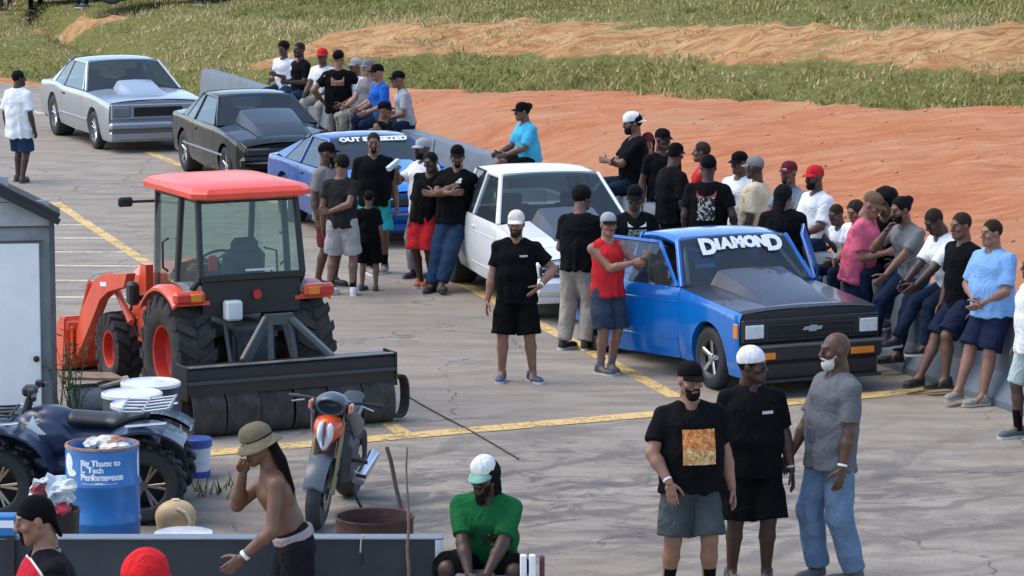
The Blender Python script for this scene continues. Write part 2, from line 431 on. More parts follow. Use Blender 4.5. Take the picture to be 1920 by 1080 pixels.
def rng_(nt, v, a, b, c=0., d=1., smooth=False):
    m = nt.nodes.new('ShaderNodeMapRange'); m.inputs[1].default_value = a; m.inputs[2].default_value = b
    m.inputs[3].default_value = c; m.inputs[4].default_value = d
    if smooth: m.interpolation_type = 'SMOOTHSTEP'
    nt.links.new(v, m.inputs[0]); return m.outputs[0]
def mth(nt, op, a, b=None):
    m = nt.nodes.new('ShaderNodeMath'); m.operation = op
    for k, v in ((0, a), (1, b)):
        if v is None: continue
        if hasattr(v, 'is_output'): nt.links.new(v, m.inputs[k])
        else: m.inputs[k].default_value = v
    return m.outputs[0]
def mapping(nt, scale=(1,1,1), rz=0., kind='Object'):
    tc = nt.nodes.new('ShaderNodeTexCoord'); mp = nt.nodes.new('ShaderNodeMapping')
    mp.inputs['Scale'].default_value = scale; mp.inputs['Rotation'].default_value = (0, 0, rz)
    nt.links.new(tc.outputs[kind], mp.inputs['Vector']); return mp.outputs[0]
def bumpn(nt, h, bsdf, strength=.5, dist=.05):
    b = nt.nodes.new('ShaderNodeBump'); b.inputs['Strength'].default_value = strength; b.inputs['Distance'].default_value = dist
    nt.links.new(h, b.inputs['Height']); nt.links.new(b.outputs[0], bsdf.inputs['Normal'])
m = bpy.data.materials.new('bank_soil'); m.use_nodes = True; nt = m.node_tree; b = nt.nodes['Principled BSDF']
b.inputs['Roughness'].default_value = .95; b.inputs['Specular IOR Level'].default_value = .1
v = mapping(nt); vs = mapping(nt, (.42, 1.25, 1), R(-24))
ca = nt.nodes.new('ShaderNodeVertexColor'); ca.layer_name = 'cover'; sp = nt.nodes.new('ShaderNodeSeparateColor'); nt.links.new(ca.outputs[0], sp.inputs[0])
nA, nB, nC = noise(nt, v, .5, 6, .6), noise(nt, vs, 2.2, 9, .78, .25), noise(nt, v, 9, 6, .7)
clay = ramp(nt, nB, [(.26, (.38, .12, .045)), (.42, (.51, .18, .077)), (.55, (.60, .245, .118)), (.66, (.66, .35, .19)), (.78, (.70, .46, .28))])
clay = mixc(nt, rng_(nt, nC, .4, .72, 0, .3), clay, (.44, .17, .09)); clay = mixc(nt, rng_(nt, nA, .42, .66, 0, .5), clay, mixc(nt, nB, (.50, .26, .14), (.68, .44, .27)))
tan_ = ramp(nt, noise(nt, mapping(nt, (.5, 1.2, 1), R(-24)), 3.4, 8, .75, .8), [(.28, (.14, .06, .028)), (.42, (.38, .185, .075)), (.55, (.54, .33, .15)), (.7, (.66, .47, .25))])
soil = mixc(nt, sp.outputs[1], clay, tan_)
gcol = ramp(nt, nC, [(.3, (.09, .10, .026)), (.5, (.17, .17, .05)), (.7, (.30, .25, .11))])
gm = rng_(nt, mth(nt, 'ADD', sp.outputs[0], mth(nt, 'MULTIPLY', mth(nt, 'SUBTRACT', nC, .5), .9)), .38, .6)
nt.links.new(mixc(nt, gm, soil, gcol), b.inputs['Base Color'])
bumpn(nt, mth(nt, 'ADD', nB, mth(nt, 'MULTIPLY', nC, .5)), b, .8, .12)
gme.materials.append(m); ground = link('ground', gme); tag(ground, 'red clay bank with grassy terraces behind the barrier wall', None, None, 'structure')
# grass blades on the bank: nobody could count them
def make_grass(n, seed, name, label):
    rs = np.random.RandomState(seed); X = rs.uniform(-22, 17, n*3); Y = rs.uniform(44, 100, n*3)
    inview = np.abs(X/np.maximum(Y, 1)) < .165
    X, Y = X[inview], Y[inview]
    h, g, d, s, t, te = bank(X, Y)
    dens = np.maximum(g*(1.-.5*d), .42*sstep(.3, .8, d)*sstep(.45, .65, fbm(X*.6+Y*.8, Y-X*.3, .9, 3, 17)))*(.25+.75*sstep(.35, .6, fbm(X, Y, .35, 3, 61)))
    k = (rs.rand(len(X)) < dens) & (h > .03); X, Y, h, d, te = X[k][:n], Y[k][:n], h[k][:n], d[k][:n], te[k][:n]
    m_ = len(X); nb = 6
    ht = (.045+.085*rs.rand(m_)*sstep(.3, .7, fbm(X, Y, .6, 2, 71)))*(1+.3*rs.randn(m_).clip(-1, 1))
    base = np.repeat(np.stack([X, Y, h-.02], 1), nb, 0)+np.concatenate([rs.randn(m_*nb, 2)*.09, np.zeros((m_*nb, 1))], 1)
    a = rs.rand(m_*nb)*6.28; w = (.009+.014*rs.rand(m_*nb))[:, None]; hh = np.repeat(ht, nb)*(.6+.8*rs.rand(m_*nb))
    sd = np.stack([np.cos(a), np.sin(a), 0*a], 1)*w; ln = rs.randn(m_*nb, 2)*.5*hh[:, None]
    tip = base+np.stack([ln[:, 0], ln[:, 1], hh], 1)
    V = np.stack([base-sd, base+sd, tip], 1).reshape(-1, 3)
    me = mesh_np(name, V, np.arange(len(V)).reshape(-1, 3), None, smooth=False)
    c = np.repeat(np.repeat(np.clip(.5+.9*(fbm(X, Y, .3, 3, 81)-.5)+.55*d+.22*rs.randn(m_), 0, 1), nb), 3)
    at = me.attributes.new('dry', 'FLOAT', 'POINT'); at.data.foreach_set('value', c.astype(np.float32))
    return me
gme2 = make_grass(72000, 5, 'grass', '')
m = bpy.data.materials.new('grass_blades'); m.use_nodes = True; nt = m.node_tree; b = nt.nodes['Principled BSDF']
aa = nt.nodes.new('ShaderNodeAttribute'); aa.attribute_name = 'dry'
nt.links.new(ramp(nt, aa.outputs['Fac'], [(.0, (.085, .14, .022)), (.3, (.18, .205, .042)), (.55, (.31, .275, .085)), (1, (.56, .44, .22))]), b.inputs['Base Color'])
b.inputs['Roughness'].default_value = .7; b.inputs['Specular IOR Level'].default_value = .25
gme2.materials.append(m); tag(link('grass', gme2), 'patchy green and dry grass growing on the clay bank', 'grass', None, 'stuff')
# clods and pebbles of clay
def make_clods(n, seed):
    rs = np.random.RandomState(seed); X = rs.uniform(-12, 14, n*3); Y = rs.uniform(36, 80, n*3)
    k = np.abs(X/Y) < .16; X, Y = X[k], Y[k]; h, g, d, s, t, te = bank(X, Y)
    k = (s > .6) & (g < .4) & (rs.rand(len(X)) < .25+.75*sstep(.5, .65, fbm(X, Y, .5, 2, 91))); X, Y, h = X[k][:n], Y[k][:n], h[k][:n]
    P = np.array([(1,0,0), (-1,0,0), (0,1,0), (0,-1,0), (0,0,1), (0,0,-.6)], float)
    T = np.array([(0,2,4), (2,1,4), (1,3,4), (3,0,4), (2,0,5), (1,2,5), (3,1,5), (0,3,5)])
    r = (.008+.03*rs.rand(len(X))**6)
    V = (P[None]*(1+.35*rs.randn(len(X), 6, 1).clip(-1, 1)))*r[:, None, None]*np.array([1, 1, .7])+np.stack([X, Y, h+.003], 1)[:, None]
    F = (T[None]+(np.arange(len(X))*6)[:, None, None]).reshape(-1, 3)
    return mesh_np('clay_clods', V.reshape(-1, 3), F, None, smooth=False)
cm = make_clods(7000, 9); cm.materials.append(mat('clod', (.50, .27, .18), .95, vary=.45, vscale=3.)); tag(link('clay_clods', cm), 'loose clods of red clay lying on the bank', 'clods', None, 'stuff')
# ------------------------------------------------------------------ pavement
m = bpy.data.materials.new('pavement'); m.use_nodes = True; nt = m.node_tree; b = nt.nodes['Principled BSDF']
v = mapping(nt); along = mapping(nt, (.35, 1.2, 1), R(4)); arc = mapping(nt, (.9, 1.2, 1), R(-35))
n1, n2, n3, n4 = noise(nt, v, .22, 5, .55), noise(nt, along, 2.4, 7, .7, .4), noise(nt, v, 26, 6, .75), noise(nt, v, 1.3, 6, .6)
col = ramp(nt, n1, [(.3, (.315, .262, .195)), (.5, (.39, .332, .255)), (.7, (.46, .40, .315))])
col = mixc(nt, rng_(nt, n2, .40, .62, .0, .7), col, (.185, .16, .133))
col = mixc(nt, rng_(nt, n4, .5, .72, 0, .45), col, (.42, .39, .345))
# tyre scuffs: dark curved rubber in the middle foreground
n5 = noise(nt, arc, 1.9, 9, .72, 1.1)
tc = nt.nodes.new('ShaderNodeTexCoord'); sx = nt.nodes.new('ShaderNodeSeparateXYZ'); nt.links.new(tc.outputs['Object'], sx.inputs[0])
cx = mth(nt, 'DIVIDE', mth(nt, 'SUBTRACT', sx.outputs[0], 1.2), 3.6); cy = mth(nt, 'DIVIDE', mth(nt, 'SUBTRACT', sx.outputs[1], 28.6), 2.9)
rr = mth(nt, 'SQRT', mth(nt, 'ADD', mth(nt, 'POWER', cx, 2.), mth(nt, 'POWER', cy, 2.)))
sc_ = mth(nt, 'MULTIPLY', rng_(nt, n5, .44, .62, 0, 1, True), rng_(nt, rr, .3, 1.4, .85, .05, True))
col = mixc(nt, sc_, col, (.075, .07, .07))
wv = nt.nodes.new('ShaderNodeTexWave'); wv.wave_type = 'RINGS'; wv.inputs['Scale'].default_value = .55; wv.inputs['Distortion'].default_value = 7; wv.inputs['Detail'].default_value = 4; wv.inputs['Detail Scale'].default_value = 1.4
mp2 = mapping(nt, (.8, .5, 1), R(-20)); nt.links.new(mp2, wv.inputs['Vector'])
col = mixc(nt, mth(nt, 'MULTIPLY', rng_(nt, wv.outputs[1], .86, .98, 0, .65), rng_(nt, rr, .5, 1.8, 1, 0, True)), col, (.10, .095, .09))
# cracks
vo = nt.nodes.new('ShaderNodeTexVoronoi'); vo.feature = 'DISTANCE_TO_EDGE'; vo.inputs['Scale'].default_value = .33
wob = nt.nodes.new('ShaderNodeMix'); wob.data_type = 'VECTOR'; wob.inputs[0].default_value = .12
nzc = nt.nodes.new('ShaderNodeTexNoise'); nzc.inputs['Scale'].default_value = 1.2; nzc.inputs['Detail'].default_value = 6; nt.links.new(v, nzc.inputs['Vector'])
nt.links.new(v, wob.inputs[4]); sclv = nt.nodes.new('ShaderNodeVectorMath'); sclv.operation = 'SCALE'; sclv.inputs[3].default_value = 9; nt.links.new(nzc.outputs[1], sclv.inputs[0])
nt.links.new(sclv.outputs[0], wob.inputs[5]); nt.links.new(wob.outputs[1], vo.inputs['Vector'])
crk = mth(nt, 'MULTIPLY', rng_(nt, vo.outputs['Distance'], .0015, .006, 1, 0), rng_(nt, n4, .44, .52))
col = mixc(nt, mth(nt, 'MULTIPLY', crk, .6), col, (.05, .045, .04))
col = mixc(nt, rng_(nt, n3, .3, .72, .0, .5), col, (.15, .13, .11)); col = mixc(nt, rng_(nt, noise(nt, v, 110, 3, .7), .55, .7, 0, .5), col, (.52, .48, .42))
nt.links.new(col, b.inputs['Base Color']); b.inputs['Roughness'].default_value = .86; b.inputs['Specular IOR Level'].default_value = .3
bumpn(nt, mth(nt, 'SUBTRACT', mth(nt, 'ADD', n3, mth(nt, 'MULTIPLY', n2, .6)), crk), b, .6, .02)
pav_m = m
e1 = BA+BDIR*-1.5; far_l = Vector((-45, 60.5+1.2*45+1.0, 0)); fr = Vector((BA.x-1.2, 60.5-1.2*(BA.x-1.2)-.2, 0))
near_r = BB+BDIR*40
poly = [(-45, -20), (near_r.x, -20), (near_r.x, near_r.y), tuple((BB+BNRM*.2)[:2]), tuple((e1+BNRM*.2)[:2]), tuple(fr[:2]), tuple(far_l[:2])]
pm = bpy.data.meshes.new('pavement'); pm.from_pydata([(x, y, 0) for x, y in poly], [], [tuple(range(len(poly)))]); pm.materials.append(pav_m)
tag(link('pavement', pm), 'worn grey asphalt lanes with tyre marks', None, None, 'structure')
# ------------------------------------------------------------------ painted lines
m = bpy.data.materials.new('yellow_paint'); m.use_nodes = True; nt = m.node_tree; b = nt.nodes['Principled BSDF']; b.inputs['Roughness'].default_value = .75
v = mapping(nt); na = noise(nt, v, 14, 7, .75); nb_ = noise(nt, v, 2.2, 5, .6)
nt.links.new(mixc(nt, rng_(nt, na, .3, .7), (.62, .40, .12), (.74, .54, .22)), b.inputs['Base Color'])
wear = mth(nt, 'ADD', mth(nt, 'MULTIPLY', na, .55), mth(nt, 'MULTIPLY', nb_, .45))
nt.links.new(rng_(nt, wear, .38, .50), b.inputs['Alpha']); ylw = m
m2 = m.copy(); m2.name = 'faded_line_paint'; n_ = m2.node_tree
for q in n_.nodes:
    if q.type == 'MIX': q.inputs[6].default_value = (.55, .47, .30, 1); q.inputs[7].default_value = (.66, .60, .44, 1)
    if q.type == 'MAP_RANGE' and abs(q.inputs[1].default_value-.38) < .01: q.inputs[1].default_value = .36; q.inputs[2].default_value = .5
def stripe(a, b_, w, m_, z=.004, label=None):
    a, b_ = Vector(a), Vector(b_); t = (b_-a).normalized(); s_ = Vector((-t.y, t.x, 0))*w/2; n = max(2, int((b_-a).length/.4))
    rs = random.Random(int(a.x*100)); Vv = []
    for i in range(n+1):
        p = a.lerp(b_, i/n); j = rs.uniform(-.012, .012); Vv += [p-s_*(1+j*3), p+s_*(1-j*3)]
    me = bpy.data.meshes.new('painted_line'); me.from_pydata([(q.x, q.y, z) for q in Vv], [], [(2*i, 2*i+2, 2*i+3, 2*i+1) for i in range(n)]); me.materials.append(m_)
    return tag(link('painted_line', me), label, None, None, 'structure')
P = lambda x, y: G(x, y)
stripe(P(104, 380), P(764, 818), .16, ylw, label='yellow lane line running behind the tractor')
stripe(P(276, 285), P(560, 396), .17, ylw, label='yellow lane line beside the parked cars')
stripe(P(840, 517), P(1268, 745), .17, ylw, label='yellow lane line beside the white pickup')
stripe(P(372, 852), P(1790, 728), .28, ylw, z=.007, label='wide yellow stop line across the lanes')
stripe(P(-60, 168), P(80, 214), .16, m2, label='faded yellow line behind the silver coupe')
for k, (y, x1) in enumerate(((421, 162), (446, 200), (472, 238), (498, 300), (526, 340), (557, 380))):
    stripe(P(20, y), P(x1, y+1), .13, m2, z=.0025, label='thin faded cross line beside the shed')
# ------------------------------------------------------------------ the long barrier wall
conc = mat('barrier_paint', (.135, .165, .195), .55, vary=.22, vscale=2.2, bump=.25, bscale=12)
w0 = BA; Lw = (BB-BA).length+7.5; ns = 11; seg = Lw/ns
wall = empty('barrier_wall', BA, math.atan2(BDIR.y, BDIR.x), 'long blue grey sloped barrier wall that people sit and lean on', 'barrier')
prof = [(.36, 0), (.36, .07), (.20, .30), (.13, .85), (.115, .885), (.0, .89), (-.115, .885), (-.13, .85), (-.20, .30), (-.36, .07), (-.36, 0)]
for i in range(ns):
    mb = MB(); a, c = i*seg+.008, (i+1)*seg-.008; js = random.uniform(-.012, .012)
    mb.grid([[(x, q[0]+js, q[1]) for q in prof] for x in (a, c)])
    mb.add([(a, q[0]+js, q[1]) for q in prof], [tuple(range(len(prof)))]); mb.add([(c, q[0]+js, q[1]) for q in prof], [tuple(range(len(prof)))])
    mb.build('section', conc, wall, sharp=25)
for i in range(1, ns): MB().box((i*seg, 0, .42), (.012, .22, .8)).build('joint_and_shade', mat('joint_dark', (.04, .04, .04), .9), wall)
def on_wall(px):
    """point on the wall's centre line seen at column px, and distance along"""
    k = (px-960.)/FPX
    # solve x = k*D with D ~ depth along view
    best = min((abs((BA+BDIR*s).x/((BA+BDIR*s).y*math.cos(TILT)+(CAM_H-.89)*math.sin(TILT))-k), s) for s in np.arange(-1, Lw, .02))
    return BA+BDIR*best[1]
# ------------------------------------------------------------------ vehicles
wall['kind'] = 'thing'
rubber = mat('tyre_rubber', (.022, .022, .023), .75, vary=.3, vscale=5, bump=.2, bscale=60)
black_trim = mat('black_trim', (.018, .018, .02), .45, vary=.2)
dark_in = mat('dark_interior', (.02, .021, .023), .8, vary=.2)
chrome = mat('chrome', (.75, .77, .8), .12, metal=1., vary=.05)
alu = mat('polished_alloy', (.62, .64, .66), .22, metal=1., vary=.12)
lens = mat('headlamp_lens', (.62, .66, .68), .12, coat=.8, vary=.15, vscale=20)
amber = mat('amber_lens', (.75, .22, .02), .2, coat=.6, vary=.1)
red_lens = mat('red_lens', (.5, .02, .02), .2, coat=.6, vary=.1)
white_vinyl = mat('white_vinyl', (.82, .85, .86), .5, vary=.05)
glass_car = glass_mat('tinted_car_glass', (.30, .37, .38), 1.55)
glass_dark = glass_mat('dark_car_glass', (.10, .13, .14), 1.5)
def paint(name, col, metal=.35, rough=.22, coat=.7, vary=.06):
    return mat(name, col, rough, metal=metal, coat=coat, vary=vary, vscale=3.)
def lin(tab, x):
    return float(np.interp(x, [p[0] for p in tab], [p[1] for p in tab]))
def wheel(parent, c, r, w, rim_r, side, rim='star', n=28, rim_m=None):
    t = MB(); b = min(.03, w*.2); rr = rim_r
    t.lathe([(rr, -w/2+.01), (rr+.02, -w/2), (r-b*1.2, -w/2), (r-b*.3, -w/2+b*.5), (r, -w/2+b*1.6), (r, w/2-b*1.6), (r-b*.3, w/2-b*.5), (r-b*1.2, w/2), (rr+.02, w/2), (rr, w/2-.01)], n, 'Y', closed=True)
    wh = t.build('wheel', rubber, parent, c, sharp=50)
    rm = rim_m or alu; y = side*(w/2-.015); d = MB()
    d.lathe([(rr, side*(w/2-.008)), (rr-.015, y), (rr-.03, side*(w/2-.05)), (rr*.93, -side*w*.3), (0.001, -side*w*.3)], n, 'Y')
    ro = d.build('rim', mat('rim_barrel', (.12, .12, .13), .5, metal=.8) if rim != 'disc' else rm, wh, sharp=30)
    s = MB(); k = 5 if rim == 'star' else 12 if rim == 'mesh' else 0
    for i in range(k):
        a = 2*math.pi*i/k+.2; ca, sa = math.cos(a), math.sin(a)
        s.bar((.02*ca, side*(w/2-.05), .02*sa), (rr*.95*ca, side*(w/2-.03), rr*.95*sa), rr*(.24 if k == 5 else .1), .03, up=(0, 1, 0), bev=.008)
    s.lathe([(.001, side*(w/2-.015)), (.045, side*(w/2-.02)), (.055, side*(w/2-.06))], 14, 'Y')
    s.build('spokes', rm, ro)
    return wh
def car(name, label, sp, loc, heading, cat='car', group=None):
    """sp: dict of tables along x (forward); loc = ground point under the middle of the wheelbase"""
    root = empty(name, loc, heading, label, cat, group)
    pm, wb = sp['paint'], sp['wb']; xf, xr = wb/2, -wb/2; F_, Rr = sp['front'], sp['rear']
    W = sp['width']; SH = sp['shoulder']; BO = sp['bottom']
    arches = [(xf, sp['rf'], sp['rf']+sp.get('gap_f', .055)), (xr, sp['rr'], sp['rr']+sp.get('gap_r', .05))]
    prof = sp.get('section', [(0, .955), (.06, .985), (.3, 1.), (.62, 1.), (.86, .975), (1., .945)])
    def hw(x): return lin(W, x)
    def bot(x):
        z = lin(BO, x)
        for xa, zc, Ra in arches:
            if abs(x-xa) < Ra: z = max(z, zc+math.sqrt(Ra*Ra-(x-xa)**2))
        return z
    rows_s = [0, .03, .08, .16, .3, .45, .6, .72, .84, .93, 1.]
    def sidept(x, s_, sg):
        z0 = lin(SH, x); zb = min(bot(x), z0-.06); zmin = lin(BO, x)
        z = z0+(zb-z0)*s_; sn = (z0-z)/max(z0-zmin, .05)
        return Vector((x, sg*hw(x)*lin(prof, sn), z))
    def side(x0, x1, sg, org=(0, 0, 0)):
        xs_ = set(np.arange(x0, x1, .06).round(4)); xs_ |= {x0, x1}
        for xa, zc, Ra in arches:
            for q in np.linspace(-1, 1, 25):
                x = xa+Ra*math.sin(q*math.pi/2)
                if x0 < x < x1: xs_.add(round(float(x), 4))
        xs_ = sorted(xs_); o = Vector(org); mb = MB(); rows = []
        for x in xs_:
            c = [sidept(x, s_, sg)-o for s_ in rows_s]; e = c[-1]; c.append(e+Vector((0, -sg*.07, .0))); rows.append(c)
        mb.grid(rows)
        for c in (rows[0], rows[-1]):   # returns at the panel edges
            mb.grid([c, [p+Vector((0, -sg*.03, 0)) for p in c]])
        return mb
    g = .006; xc0, xc1 = sp['door']          # rear and front edge of the door
    cw = sp['cowl']; belt = sp['belt']; zr = sp['roof_z']; wr = sp['roof_w']
    xrf, xrr = sp['roof_x']; xbb = sp['back_x']  # roof front and rear, foot of the rear window
    for sg in (-1, 1):
        side(xc1+g, F_, sg).build('fender', sp.get('fender_m', pm), root, sharp=40)
        side(Rr, xc0-g, sg).build('quarter_panel', pm, root, sharp=40)
        hinge = Vector((xc1-.01, sg*hw(xc1)*.985, 0))
        d = side(xc0+g, xc1-g, sg, hinge)
        ang = sp.get('open', {}).get(sg, 0.)
        do = d.build('door', sp.get('door_m', pm), root, hinge, (0, 0, -sg*ang), sharp=40)
        # inner door card, handle
        ic = MB(); zb_ = lin(BO, (xc0+xc1)/2)+.06
        ic.box(Vector(((xc0+xc1)/2, sg*(hw(xc0)*.94-.035), (zb_+belt)/2))-hinge, (xc1-xc0-.06, .05, belt-zb_-.05), bev=.015)
        ic.build('door_card', dark_in, do)
        for zc_ in sp.get('creases', ()):
            cr_ = MB(); pts_ = []
            for x_ in np.linspace(xc0+.012, xc1-.012, 12):
                s_ = (lin(SH, x_)-zc_)/(lin(SH, x_)-lin(BO, x_)); pts_.append(Vector((x_, sg*(hw(x_)*lin(prof, s_)+.002), zc_))-hinge)
            cr_.tube(pts_, .009, 6, flat=.5); cr_.build('crease', sp.get('door_m', pm), do)
        hb = MB(); hb.box(Vector((xc0+.16, sg*(hw(xc0)+.004), belt-.13))-hinge, (.15, .022, .035), bev=.008)
        hb.build('handle', sp.get('handle_m', black_trim), do)
        # window frame and glass of the door
        yb, yr = hw((xc0+xc1)/2)*.95, wr
        ax = lambda z: cw+(xrf-cw)*(z-belt)/(zr-belt)
        a0 = Vector((min(xc1-.02, cw-.02), sg*yb, belt)); a1 = Vector((xrf-.04, sg*yr, zr-.035))
        b0 = Vector((xc0+.03, sg*yb, belt)); b1 = Vector((xc0+.03-sp.get('b_lean', .04), sg*yr, zr-.035))
        if a0.x > cw-.03: pass
        fr = MB(); fw = sp.get('frame_w', .035); up = (0, sg, .2)
        for p, q in ((a0, a1), (a1, b1), (b1, b0)): fr.bar(p-hinge, q-hinge, fw, .03, up=up, bev=.006)
        fr.build('window_frame', sp.get('frame_m', pm), do)
        gl = MB(); n_ = 6; ins = Vector((0, -sg*.008, 0))
        gl.grid([[a0.lerp(a1, i/n_)+ins-hinge, b0.lerp(b1, i/n_)+ins-hinge] for i in range(n_+1)])
        if sp.get('door_glass', True): gl.build('side_window', sp.get('side_glass', glass_dark), do)
        # rear side window and pillar
        if sp.get('quarter'):
            q0, q1 = sp['quarter']   # foot and head of the C pillar's front edge
            c0 = Vector((q0, sg*hw(q0)*.95, belt)); c1 = Vector((q1, sg*yr, zr-.035))
            bb0 = b0+Vector((-.07, 0, 0)); bb1 = b1+Vector((-.06, 0, 0))
            gl = MB(); gl.grid([[bb0.lerp(bb1, i/n_)+ins, c0.lerp(c1, i/n_)+ins] for i in range(n_+1)]); gl.build('quarter_window', sp.get('side_glass', glass_dark), root)
            pl = MB(); e0 = Vector((xbb, sg*hw(xbb)*.93, sp.get('deck_z', belt))); e1 = Vector((xrr, sg*yr, zr-.02))
            pl.grid([[c0.lerp(c1, i/8)+Vector((0, 0, 0)), e0.lerp(e1, i/8)] for i in range(9)])
            pl.grid([[e0.lerp(e1, i/8), e0.lerp(e1, i/8)+Vector((-.01, -sg*.1, 0))] for i in range(9)])
            pl.grid([[c0.lerp(c1, i/8), c0.lerp(c1, i/8)+Vector((0, -sg*.04, 0))] for i in range(9)])
            pl.build('rear_pillar', pm, root)
            bp = MB(); bp.bar(b0+Vector((-.035, -sg*.004, 0)), b1+Vector((-.03, -sg*.004, 0)), .06, .03, up=up, bev=.005)
            bp.bar(bb1+Vector((0, 0, .008)), c1+Vector((0, 0, .008)), .025, .03, up=up)
            bp.build('door_pillar', sp.get('bpillar_m', black_trim), root)
        else:
            pl = MB(); e0 = Vector((xbb, sg*hw(xbb)*.95, belt)); e1 = Vector((xrr, sg*yr, zr-.02))
            bb0 = b0+Vector((-.015, 0, 0)); bb1 = b1+Vector((-.015, 0, .015))
            pl.grid([[bb0.lerp(bb1, i/8), e0.lerp(e1, i/8)] for i in range(9)])
            pl.grid([[e0.lerp(e1, i/8), e0.lerp(e1, i/8)+Vector((.0, -sg*.09, 0))] for i in range(9)])
            pl.grid([[bb0.lerp(bb1, i/8), bb0.lerp(bb1, i/8)+Vector((.0, -sg*.09, 0))] for i in range(9)])
            pl.build('rear_pillar', pm, root)
        ap = MB(); p0 = Vector((cw+.01, sg*yb*.985, belt-.01)); p1 = Vector((xrf-.005, sg*(yr-.005), zr-.012))
        ap.bar(p0, p1, sp.get('a_w', .05), .045, up=(0, sg, .3), bev=.01); ap.build('windscreen_pillar', pm, root)
        # mirror
        if sp.get('mirror', True):
            mm = MB(); mc = Vector((cw-.1 if cw-.1 < xc1 else xc1-.12, sg*(hw(cw)+.09), belt+.05)); mm.box(mc, (.1, .17, .1), bev=.03); mm.bar(mc+Vector((0, -sg*.05, -.04)), mc+Vector((0, -sg*.14, -.06)), .04, .03)
            mm.build('mirror', sp.get('mirror_m', black_trim), root)
    # hood, deck, nose
    def top(x0, x1, f=1., n=None, ny=12, inset=.0):
        xs_ = np.linspace(x0, x1, n or max(3, int(abs(x1-x0)/.08))); mb = MB(); rows = []
        cr = sp.get('crown', .05)
        for x in xs_:
            w = hw(x)*.955-inset; rows.append([Vector((x, w*u, lin(SH, x)+cr*(1-abs(u)**2.4)*f)) for u in np.linspace(-1, 1, ny)])
        mb.grid(rows); return mb
    hx1 = sp.get('hood_front', F_-.02)
    hm = top(cw+.02, hx1, n=18, inset=.008); hm.build('hood', sp.get('hood_m', pm), root)
    if hx1 < F_-.03: top(hx1+.008, F_).build('header_panel', sp.get('header_m', pm), root)
    co = MB(); co.grid([[Vector((x, hw(cw)*.93*u, z+.03*(1-u*u))) for u in np.linspace(-1, 1, 9)] for x, z in ((cw+.02, lin(SH, cw)+.02), (cw-.08, lin(SH, cw)-.01))]); co.build('cowl', black_trim, root)
    if sp.get('truck'):
        # bed: open box with walls
        bz = sp.get('bed_z', .62); x0, x1 = Rr+.03, xbb-.06; bw = hw((x0+x1)/2)
        bm_ = MB(); bm_.box(((x0+x1)/2, 0, bz-.02), (x1-x0, bw*1.8, .04))
        for sg in (-1, 1): bm_.box(((x0+x1)/2, sg*(bw*.955-.03), (bz+belt)/2), (x1-x0, .05, belt-bz)); bm_.box(((x0+x1)/2, sg*(bw*.955-.045), belt+.004), (x1-x0, .09, .02), bev=.006)
        bm_.box((x1+.02, 0, (bz+belt)/2), (.03, bw*1.86, belt-bz)); bm_.build('bed', pm, root)
        tg = MB(); tg.box((Rr+.01, 0, (bz+belt)/2-.03), (.05, bw*1.86, belt-bz+.1), bev=.015); tg.build('tailgate', pm, root)
        if sp.get('bed_cover'): cv = top(x0, x1, f=.3); cv.build('bed_cover', sp['bed_cover'], root)
        rw = MB(); rw.box((xbb+.02, 0, belt-.2), (.04, hw(xbb)*1.88, .4)); rw.build('cab_back', pm, root)
    else:
        top(Rr, xbb-.02, inset=.006).build('trunk_lid', pm, root)
    # closing faces front and rear
    for x, nm, sgn in ((F_, 'front_panel', 1), (Rr, 'rear_panel', -1)):
        mb = MB(); L_ = [sidept(x, s_, 1) for s_ in rows_s]; mb.grid([[p, Vector((p.x+.0, 0, p.z+(sp.get('crown', .05) if i == 0 else 0))), Vector((p.x, -p.y, p.z))] for i, p in enumerate(L_)])
        mb.build(nm, sp.get('front_m', pm) if sgn > 0 else pm, root)
    # roof
    mb = MB(); rows = []; nx_ = 14; cr = sp.get('roof_crown', .045)
    for i in range(nx_+1):
        u = i/nx_; x = xrf+(xrr-xrf)*u; zz = zr+cr*(1-(2*u-1)**2*.9)
        ring = [Vector((x, (wr+.008)*k, zz-cr*.9*abs(k)**3-(.02 if abs(k) == 1 else 0))) for k in (-1, -.97, -.85, -.6, -.3, 0, .3, .6, .85, .97, 1)]
        rows.append(ring)
    mb.grid(rows); mb.grid([[Vector((p.x, p.y*.97, p.z-.035)) for p in r_] for r_ in rows])
    for sg in (0, -1): mb.grid([[r_[sg], Vector((r_[sg].x, r_[sg].y*.97, r_[sg].z-.035))] for r_ in rows])
    for sg in (0, -1): mb.grid([rows[sg], [Vector((p.x, p.y*.97, p.z-.035)) for p in rows[sg]]])
    mb.build('roof', sp.get('roof_m', pm), root, sharp=50)
    # windscreen and rear window
    def screen(x0, z0, w0_, x1, z1, w1_, bulge, nm, gm_, sgn):
        mb = MB(); rows = []
        for i in range(9):
            u = i/8; rows.append([Vector((x0+(x1-x0)*u+sgn*bulge*(1-k*k)*(1-u*.5), (w0_+(w1_-w0_)*u)*k, z0+(z1-z0)*u+.02*(1-k*k)*u)) for k in np.linspace(-1, 1, 13)])
        mb.grid(rows); return mb.build(nm, gm_, root)
    yb = hw(cw)*.93
    ws = screen(cw+.015, belt+.005, yb, xrf-.0, zr+.005, wr-.03, .06, 'windscreen', sp.get('front_glass', glass_car), 1)
    bz0 = sp.get('deck_z', belt)
    for y0_ in (-.42, .12):
        MB().bar((cw+.075, y0_, belt+.03), (cw+.03, y0_+.42, belt+.075), .014, .014).build('wiper', black_trim, ws)
    if sp.get('truck'): screen(xbb+.015, belt+.03, hw(xbb)*.86, xrr-.005, zr-.05, wr-.08, .01, 'rear_window', glass_car, -1)
    else: screen(xbb-.01, bz0+.01, hw(xbb)*.86, xrr-.0, zr+.0, wr-.05, .05, 'rear_window', sp.get('side_glass', glass_dark), -1)
    # underbody and interior
    ub = MB(); zf = .24
